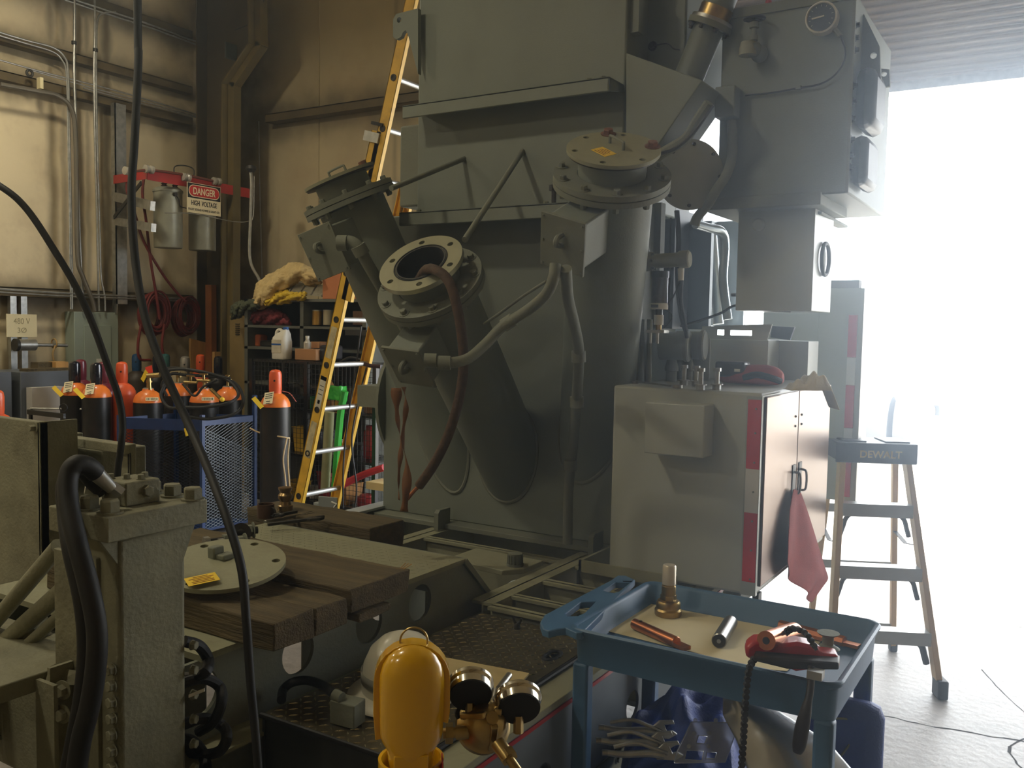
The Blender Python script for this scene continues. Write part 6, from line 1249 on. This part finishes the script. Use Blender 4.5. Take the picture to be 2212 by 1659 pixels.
for i, (px, py, pb, l) in enumerate(((363, 412, 536, 'nearer can transformer on the red rack, two brown bushings on its lid'), (437, 420, 542, 'farther can transformer on the red rack, behind the danger sign'))):
    c = at(px, (py + pb) / 2, x=-7.9 if i == 0 else -7.95); h = (at(px, py, x=-7.9).z - at(px, pb, x=-7.9).z); t = thing('can_transformer', l, 'transformer', (c.x, c.y, c.z - h / 2), 'can transformers on the red rack'); bb = V((c.x, c.y, c.z - h / 2))
    M().lathe(bb, Z_, [(.135, 0), (.14, .01), (.14, h - .02), (.148, h - .02), (.148, h), (.12, h + .025), (.03, h + .04)], 36).build('tank', CAN, t)
    for dx, dy in ((.02, -.06), (.02, .07)): M().lathe(bb + V((dx, dy, h + .01)), Z_, [(.03, 0), (.036, .012), (.02, .02), (.036, .032), (.02, .04), (.034, .052), (.018, .06), (.03, .07), (.012, .08), (.012, .11)], 16).build('bushing', mat('brown_porcelain', (60, 30, 24), .2, coat=.6), t)
    M().tube([bb + V((.14, -.02, h - .05)), bb + V((.17, 0, h - .1)), bb + V((.15, .03, h - .16)), bb + V((.13, .12, h - .17))], .006, 6).build('lead_wire', BLACK, t)
    q = M(); q.lathe(bb + V((.135, -.03, h - .05)), X_, [(.02, 0), (.02, .03)], 10); q.build('terminal', DARKST, t)
# danger sign
sx_ = RX + .1; a, b = at(405, 396, x=sx_), at(478, 468, x=sx_); c = at(441, 431, x=sx_)
W_ = at(477, 440, x=sx_).y - at(404.5, 425, x=sx_).y; H_ = at(441, 399, x=sx_).z - at(441, 463, x=sx_).z
DS = thing('danger_sign', 'white, black and red DANGER HIGH VOLTAGE sign on the red rack', 'sign', V((sx_, c.y, c.z - H_ / 2)))
M().obox(c, Y_, Z_, X_, W_, H_, .004).build('panel', mat('ivory_sign', (226, 212, 172), .5, var=.03), DS, flat=True)
M().obox(c + Z_ * H_ * .24 + X_ * .0025, Y_, Z_, X_, W_ * .97, H_ * .49, .002).build('black_field', INK, DS, flat=True)
def oval(k, wd, ht, z, x_, m_, nm):
    q = M(); r = ht / 2; P_ = []
    for s, a0 in ((1, -90), (-1, 90)):
        for j in range(13): a_ = math.radians(a0 + 180 * j / 12); P_.append(c + X_ * x_ + Y_ * (s * (wd / 2 - r) + r * math.cos(a_) if s > 0 else s * (wd / 2 - r) + r * math.cos(a_)) + Z_ * (z + r * math.sin(a_)))
    q.prism(P_, (.001, 0, 0)); return q.build(nm, m_, DS, flat=True)
oval(0, W_ * .92, H_ * .40, H_ * .24, .0037, MT['ivory_sign'], 'oval_border'); ro = oval(0, W_ * .88, H_ * .35, H_ * .24, .0049, mat('danger_red', (196, 36, 30), .5), 'red_oval')
text('DANGER', c + X_ * .0064 + Z_ * H_ * .24, Y_, Z_, H_ * .24, MT['ivory_sign'], DS, width=W_ * .66, bold=.02)
text('HIGH  VOLTAGE', c + X_ * .003 - Z_ * H_ * .16, Y_, Z_, H_ * .17, INK, DS, width=W_ * .76, bold=.015)
text('PUGET SOUND POWER & LIGHT CO.', c + X_ * .003 - Z_ * H_ * .38, Y_, Z_, H_ * .075, INK, DS, width=W_ * .93, bold=.008)
wc = conduit([at(541, 365, y=6.6), at(543, 400, y=6.6), at(541, 470, y=6.6), at(540, 560, y=6.6), at(560, 605, y=6.65), at(566, 640, y=6.65)], .02, 'pale conduit with an open top hood right of the red rack'); del wc['group']
M().lathe(at(543, 372, y=6.6), Z_, [(.03, 0), (.055, .03), (.05, .06), (.02, .07)], 16).build('weather_hood', DARKST, wc)
conduit([at(559, 262, y=7.385), at(561, 400, y=7.385), at(566, 600, y=7.385)], .008, 'thin conduit dropping down the back wall by the column')
conduit(w1([(355, 460), (420, 462), (500, 478), (535, 478), (547, 465), (549, 380)], RX + .12), .006, 'thin wire run looping under the danger sign')
# red hose coils with their feed lines
def coil(px, py, rr, lbl):
    q = M(); c = at(px, py, x=LW + .3); pts = []
    for k in range(int(13.0 * 18)):
        a_ = k / 18 * 2 * math.pi; j = .80 + .16 * math.sin(k * .137) + .07 * math.sin(k * .31); pts.append(c + V((.07 * math.sin(k * .051), math.cos(a_) * rr * j, math.sin(a_) * rr * 1.45 * j)))
    q.tube(pts, .012, 7, 2); return tag(q.build('air_hose_coil', RUBR), lbl, 'hose coil', 'red hose coils on the left wall')
coil(333, 678, .165, 'left coil of red air hose, right of the electrical panel'); coil(401, 684, .15, 'right coil of red air hose, beside the wooden post')
for pts, l in (([(278, 378), (274, 410), (288, 450), (310, 520), (350, 590), (382, 632), (400, 650)], 'red air hose crossing from the rack down to the right coil'), ([(312, 375), (308, 420), (316, 480), (325, 560), (338, 640), (345, 690)], 'red air hose dropping straight from the rack to the left coil'), ([(305, 700), (298, 745), (302, 775), (325, 778)], 'loose red hose tail hanging below the left coil'), ([(355, 700), (350, 750), (362, 790), (368, 800)], 'loose red hose tail hanging between the coils')):
    hose_([at(px, py, x=LW + .45) for px, py in pts], .014, l, RUBR, 'red air hoses on the left wall')
# boards leaning in the corner
tag(M().prism([at(408, 731, x=-8.3), at(446, 741, x=-8.3), at(447, 900, x=-8.3), at(408, 900, x=-8.3)], (.03, 0, 0)).build('pine_board', PINE), 'pale pine board standing on end behind the gas cylinders', 'board')
q = M(); a = at(450, 615, x=-8.2); b = at(461, 640, x=-8.2); q.box((-8.25, a.y, 0), (-8.15, b.y, a.z)); tag(q.build('wooden_post', mat('orange_stained_wood', (150, 90, 40), .7, var=.2)), 'orange-brown wooden post between the hose coils and the column', 'post')
a = at(461, 760, x=-8.1); b = at(484, 790, x=-8.1); tag(M().box((-8.12, a.y, .2), (-8.08, b.y, a.z)).build('pine_offcut', PINE), 'short wooden slat beside the column behind the black cap', 'slat')
# ================================================================ shelving along the back wall
SH = mat('grey_shelf_steel', (96, 98, 92), .5, .2, var=.12)
YS = 6.3
SU = thing('shelf_unit', 'grey steel pigeonhole shelf unit behind the extension ladder', 'shelf', (-6.2, 6.5, 0))
a = at(528, 650, y=YS); b = at(792, 650, y=YS); zt = at(640, 646, y=YS).z; zm = at(640, 704, y=YS).z; zb = at(640, 752, y=YS).z; xm = at(648, 680, y=YS).x
for z, nm in ((zt, 'top_panel'), (zm, 'shelf_board'), (zb, 'shelf_board'), (zb - .35, 'shelf_board')): M().box((a.x, YS, z - .025), (b.x, 6.75, z)).build(nm, SH, SU)
for x in (a.x, xm, b.x - .05): M().box((x - .0, YS, 0), (x + .045, 6.75, zt)).build('upright', SH, SU)
M().box((a.x, 6.75, 0), (b.x, 6.77, zt)).build('back_panel', mat('dark_back_panel', (50, 50, 46), .6), SU)
lk0 = at(496, 682, y=6.5); lk1 = at(530, 690, y=6.5)
LK = thing('steel_locker', 'narrow tan steel locker with louvres beside the corner column', 'locker', ((lk0.x + lk1.x) / 2, 6.6, 0)); M().box((lk0.x, 6.5, 0), (lk1.x + .02, 6.85, lk0.z)).build('body', mat('tan_locker_paint', (132, 112, 70), .5), LK, bevel=.003)
for k in range(6): p = at(512, 700 + k * 4.5, y=6.49); M().box((p.x - .03, 6.49, p.z - .004), (p.x + .03, 6.5, p.z + .004)).build('louvre', DARKST, LK)
def rnd(px, py, w_, h, y, m_, nm, lbl, cat, lid=None, seg=24, group=None):
    c = at(px, py, y=y); o = M().lathe(c, Z_, [(w_, 0), (w_, h)], seg).build(nm, m_); tag(o, lbl, cat, group)
    if lid: M().lathe(c + Z_ * h, Z_, [(w_ * 1.03, -.006), (w_ * 1.03, .004), (w_ * .9, .004)], seg).build('rim', lid, o)
    return o
GOLD = mat('gold_tin', (180, 140, 70), .35, .6, var=.15)
for px, l, m_ in ((664, 'leftmost gold tin on the middle shelf', GOLD), (685, 'middle gold tin on the shelf, wrapped with a picture label', GOLD), (709, 'rightmost tin on the shelf, pale label, half behind the ladder', mat('pale_tin', (176, 166, 140), .4, .3))):
    rnd(px, 702, .048 if px > 670 else .04, .14, 6.42, m_, 'tin_can', l, 'tin', GALV, group='tins on the grey shelf')
def sbox(px0, py0, px1, py1, y, dep, m_, nm, lbl, cat, bevel=.003, group=None):
    a, b = at(px0, py0, y=y), at(px1, py1, y=y); return tag(M().box((a.x, y, b.z), (b.x, y + dep, a.z)).build(nm, m_, bevel=bevel), lbl, cat, group)
CRD = mat('brown_cardboard', (170, 124, 84), .8, var=.08)
sbox(697, 585, 775, 646, 6.3, .35, mat('orange_cardboard', (190, 120, 76), .8, var=.06), 'cardboard_box', 'large orange-brown cardboard box on top of the shelf unit', 'box')
sbox(637, 753, 682, 779, 5.95, .2, CRD, 'cardboard_box', 'small open cardboard box beside the white jug', 'box')
sbox(660, 738, 690, 753, 6.1, .2, CRD, 'cardboard_flap', 'flap of the small cardboard box standing up behind it', 'box')
sbox(762, 672, 788, 702, 6.35, .2, mat('dark_carton', (90, 62, 40), .8), 'dark_carton', 'dark brown carton on the shelf right of the ladder', 'box')
sbox(745, 712, 800, 726, 6.2, .3, mat('black_case', (26, 28, 32), .3, coat=.3), 'black_case', 'glossy black case on the shelf right of the ladder', 'case')
# jug
c = at(609, 776, y=5.95); JG = thing('white_jug', 'white plastic jug with blue cap and label, on the black cage', 'jug', c)
q = M(); f = lambda w_, d_, z, dx=0: [c + V((dx + w_ * math.copysign(abs(math.cos(a_)) ** .5, math.cos(a_)), d_ * math.copysign(abs(math.sin(a_)) ** .5, math.sin(a_)), z)) for a_ in [2 * math.pi * (k + .5) / 28 for k in range(28)]]
q.rings([f(.085, .055, 0), f(.092, .06, .01), f(.092, .06, .16), f(.085, .055, .2), f(.065, .045, .235, .02), f(.03, .03, .26, .045), f(.024, .024, .275, .05)]); q.build('body', WHITE, JG)
M().lathe(c + V((.05, 0, .272)), Z_, [(.026, 0), (.026, .022), (.022, .026)], 16).build('cap', mat('blue_band', (40, 90, 160), .5), JG)
M().tube([c + V((.02, 0, .24)), c + V((-.02, 0, .272)), c + V((-.065, 0, .255)), c + V((-.078, 0, .19))], .014, 10).build('handle', WHITE, JG)
M().box(c + V((-.07, -.0625, .06)), c + V((.05, -.061, .18))).build('label', mat('jug_label', (200, 194, 176), .6, dirt=(140, 130, 110), ds=20, da=.5), JG); M().box(c + V((-.07, -.0635, .13)), c + V((.05, -.0625, .145))).build('blue_stripe', MT['blue_band'], JG)
c = at(664, 757, y=6.02); o = tag(M().lathe(c, Z_, [(.035, 0), (.035, .07), (.02, .09), (.016, .11)], 20).build('clear_bottle', mat('cloudy_bottle', (206, 200, 186), .3, trans=.3)), 'small cloudy bottle with white cap behind the cardboard box', 'bottle'); M().lathe(c + Z_ * .108, Z_, [(.018, 0), (.018, .025)], 16).build('cap', WHITE, o)
# cloths and sacks
def heap(pts0, pts1, y, m_, nm, lbl, cat, bulge=.15, sub=1):
    n = len(pts0) - 1
    def fn(i, j):
        k = i * n; a0 = min(int(k), n - 1); f = k - a0; l = V(pts0[a0] + (0,)).lerp(V(pts0[a0 + 1] + (0,)), f); r_ = V(pts1[a0] + (0,)).lerp(V(pts1[a0 + 1] + (0,)), f); p = l.lerp(r_, j)
        return at(p.x, p.y, y=y - bulge * math.sin(math.pi * j) + .02 * math.sin(i * 19 + j * 11))
    q = M(); q.grid(fn, 36, 20, .012); return tag(q.build(nm, m_, sub=sub, disp=.06, dsz=.05), lbl, cat)
heap([(548, 650), (556, 610), (590, 590), (628, 568), (650, 568), (690, 590)], [(558, 668), (590, 655), (620, 625), (650, 606), (672, 618), (696, 610)], 6.4, mat('tan_canvas', (200, 176, 124), .85, var=.12, vs=10), 'canvas_tarp', 'crumpled tan canvas tarp draped over the shelf top', 'tarp')
heap([(578, 650), (600, 630), (650, 632), (660, 636)], [(572, 660), (600, 655), (650, 648), (662, 644)], 6.32, mat('yellow_sheeting', (208, 176, 40), .6, var=.2, vs=16), 'yellow_sheet', 'yellow plastic sheeting under the tan tarp', 'sheeting', .06)
heap([(500, 672), (505, 655), (530, 648), (560, 650)], [(500, 690), (515, 685), (535, 672), (560, 668)], 6.35, mat('dark_green_tarp', (70, 76, 56), .8, var=.2), 'green_tarp', 'dark green tarp at the left end of the shelf top', 'tarp', .08)
heap([(538, 680), (560, 665), (600, 668), (625, 690)], [(540, 702), (570, 704), (600, 704), (626, 704)], 6.45, mat('maroon_cloth', (110, 36, 44), .85, var=.2), 'maroon_cloth', 'maroon cloths stuffed into the upper left pigeonhole', 'cloth', .1)
q = M(); a = at(632, 640, y=6.28)
g0, gu, gv = at(625, 632, y=6.3), at(695, 640, y=6.3) - at(625, 632, y=6.3), at(640, 610, y=6.45) - at(625, 632, y=6.3)
for k in range(15): p = g0 + gv * (k / 14); q.bar(p, p + gu, .006, .006)
for k in range(4): p = g0 + gu * (k / 3); q.bar(p, p + gv, .012, .012)
tag(q.build('wire_grille', GALV), 'square wire grille lying on the yellow sheeting', 'grille')
for px0, py0, px1, py1, y, l, m_ in ((540, 722, 560, 750, 6.4, 'orange rag ball in the lower left pigeonhole', mat('orange_cloth', (160, 80, 40), .8)), (560, 735, 620, 752, 6.4, 'low dark pile of parts on the middle left shelf', DARKST), (672, 752, 700, 780, 6.0, 'black tape reel beside the small cardboard box', BLACK), (690, 745, 722, 778, 6.05, 'dark folded pouch behind the ladder rail', mat('dark_pouch', (40, 36, 40), .7))):
    sbox(px0, py0, px1, py1, y, .12, m_, 'shelf_item', l, 'oddment', .02)
tag(M().tube([at(735, 782, y=5.85), at(760, 772, y=5.85), at(790, 784, y=5.85), at(760, 792, y=5.85), at(738, 788, y=5.85)], .012, 8).build('coiled_lead', BLACK), 'dark coiled lead lying on the cage top right of the ladder rail', 'cable')

# ================================================================ black wire mesh storage cage under the shelf
YC = 5.85; a = at(545, 778, y=YC); b = at(812, 790, y=YC); zt = at(600, 778, y=YC).z; x0, x1 = a.x, b.x; zb = .12
WC = thing('wire_mesh_cage', 'black wire mesh storage cage on the floor under the grey shelf unit', 'cage', ((x0 + x1) / 2, YC + .2, 0))
for x in (x0, (x0 + x1) / 2 - .05, x1):
    for y in (YC, 6.26): M().box((x - .02, y - .02, .0), (x + .02, y + .02, zt)).build('post', BLKGL, WC)
for z in (zb, .55, .95, zt - .01): M().box((x0, YC - .01, z - .012), (x1, 6.28, z + .01)).build('shelf_tray', BLKGL, WC)
M().box((x0, YC - .015, zb - .03), (x1, YC + .015, zb + .03)).build('bottom_rail', BLKGL, WC)
mesh_panel((x0, YC - .012, zb), (1, 0, 0), (0, 0, 1), x1 - x0, zt - zb, .045, .0035, 'wire_mesh_front', DARKST, WC, False)
mesh_panel((x1, YC, zb), (0, 1, 0), (0, 0, 1), .42, zt - zb, .045, .0035, 'wire_mesh_side', DARKST, WC, False)
random.seed(11)
cols = [((150, 30, 30), 'red'), ((60, 60, 64), 'grey'), ((170, 120, 60), 'tan'), ((34, 34, 38), 'black'), ((190, 184, 170), 'white'), ((40, 120, 60), 'green'), ((110, 70, 40), 'brown'), ((200, 160, 40), 'yellow')]
names = {.12: 'bottom', .55: 'middle', .95: 'upper'}; used_ = {}
for z in (.13, .56, .96):
    x = x0 + .05; n_ = 0
    while x < x1 - .2:
        w_ = random.uniform(.1, .24); h = random.uniform(.09, .3); cc, nm = random.choice(cols); n_ += 1
        ordn = ['first', 'second', 'third', 'fourth', 'fifth', 'sixth', 'seventh', 'eighth', 'ninth', 'tenth', 'eleventh', 'twelfth', 'thirteenth'][n_ - 1]
        mm = mat('stored_%s' % nm, cc, .5, var=.2); kind = random.random(); lb = '%s %s, %s from left on the %s tray of the wire cage' % (nm, 'container' if kind < .5 else 'bin', ordn, {.13: 'bottom', .56: 'middle', .96: 'upper'}[z])
        q = M()
        if kind < .5: q.lathe((x + w_ / 2, YC + .2, z), Z_, [(w_ * .38, 0), (w_ * .42, .01), (w_ * .42, h * .8), (w_ * .3, h * .9), (w_ * .3, h)], 20)
        else: q.rings([[V((x + w_ / 2 + sx * w_ / 2 * k_, YC + .2 + sy * .12 * k_, z + zz)) for sx, sy in ((-1, -1), (1, -1), (1, 1), (-1, 1))] for k_, zz in ((.8, 0), (.95, h * .95), (1.0, h * .95), (1.0, h))])
        o = q.build('storage_bin' if kind >= .5 else 'storage_container', mm, bevel=.004); tag(o, lb, 'container', 'things stored in the wire cage')
        x += w_ + .03
# bright green sack and tall pale tube leaning in front of the cage
q = M()
def gsack(i, j): p = (V((711, 833 + 30 * j, 0))).lerp(V((748, 834 + 34 * j, 0)), i); return at(p.x, p.y, y=5.7 - .1 * math.sin(math.pi * i))
q.grid(gsack, 12, 10, .01); GSo = q.build('green_bag', mat('green_film', (50, 170, 60), .35, var=.15, coat=.3), sub=1, disp=.02, dsz=.05); tag(GSo, 'bright green plastic bag hanging between the ladder rails', 'bag')
tag(M().tube([at(745, 845, y=5.6), at(735, 900, y=5.6), at(727, 1000, y=5.6), at(722, 1080, y=5.6), V((at(722, 1080, y=5.6).x, 5.6, .03))], .03, 8).build('green_strap', MT['green_film']), 'long green strip running down behind the ladder rungs', 'strap')
tag(M().cyl(at(712, 890, y=5.6), at(702, 1062, y=5.6), .04, seg=20).build('cardboard_tube', mat('pale_green_tube', (150, 150, 110), .7)), 'pale tube standing on end behind the ladder', 'tube')
tag(M().tube([at(735, 1050, y=5.5), at(775, 1030, y=5.6), at(805, 1018, y=5.6), at(830, 1010, y=5.6)], .03, 8).build('red_sling', mat('red_webbing', (176, 30, 40), .6)), 'red lifting sling lying along the bottom of the cage', 'sling')
sbox(790, 1040, 830, 1062, 5.5, .2, mat('stacked_boards', (190, 170, 120), .7), 'board_stack', 'pale boards stacked on the floor at the cage corner', 'boards')

# ================================================================ outside: parked trailer wheels seen through the doorway
OT = thing('parked_trailer', 'parked trailer wheels and mudguard outside the open doorway', 'trailer', at(1950, 1000, z=-.02))
b0 = at(1940, 998, z=-.02); yy = b0.y; TY = mat('glare_pale_tyre', (110, 110, 112), .9, var=.1)  # tyre colour lightened to imitate the glare outside
for px in (1905, 1962):
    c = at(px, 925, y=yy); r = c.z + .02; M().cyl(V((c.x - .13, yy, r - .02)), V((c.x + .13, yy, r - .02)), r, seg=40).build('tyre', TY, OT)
q = M(); a, b = at(1985, 855, y=yy), at(1985, 870, y=yy); q.box((at(1945, 855, y=yy).x, yy - .3, b.z), (at(2035, 855, y=yy).x, yy + .4, a.z)); q.build('frame_rail', mat('pale_frame', (120, 122, 128), .7), OT)  # plain pale grey, shared with the mudguard
q = M(); q.tube([at(2000, 858, y=yy), at(2020, 862, y=yy), at(2030, 880, y=yy), at(2030, 898, y=yy)], .06, 8); q.build('mudguard', MT['pale_frame'], OT)
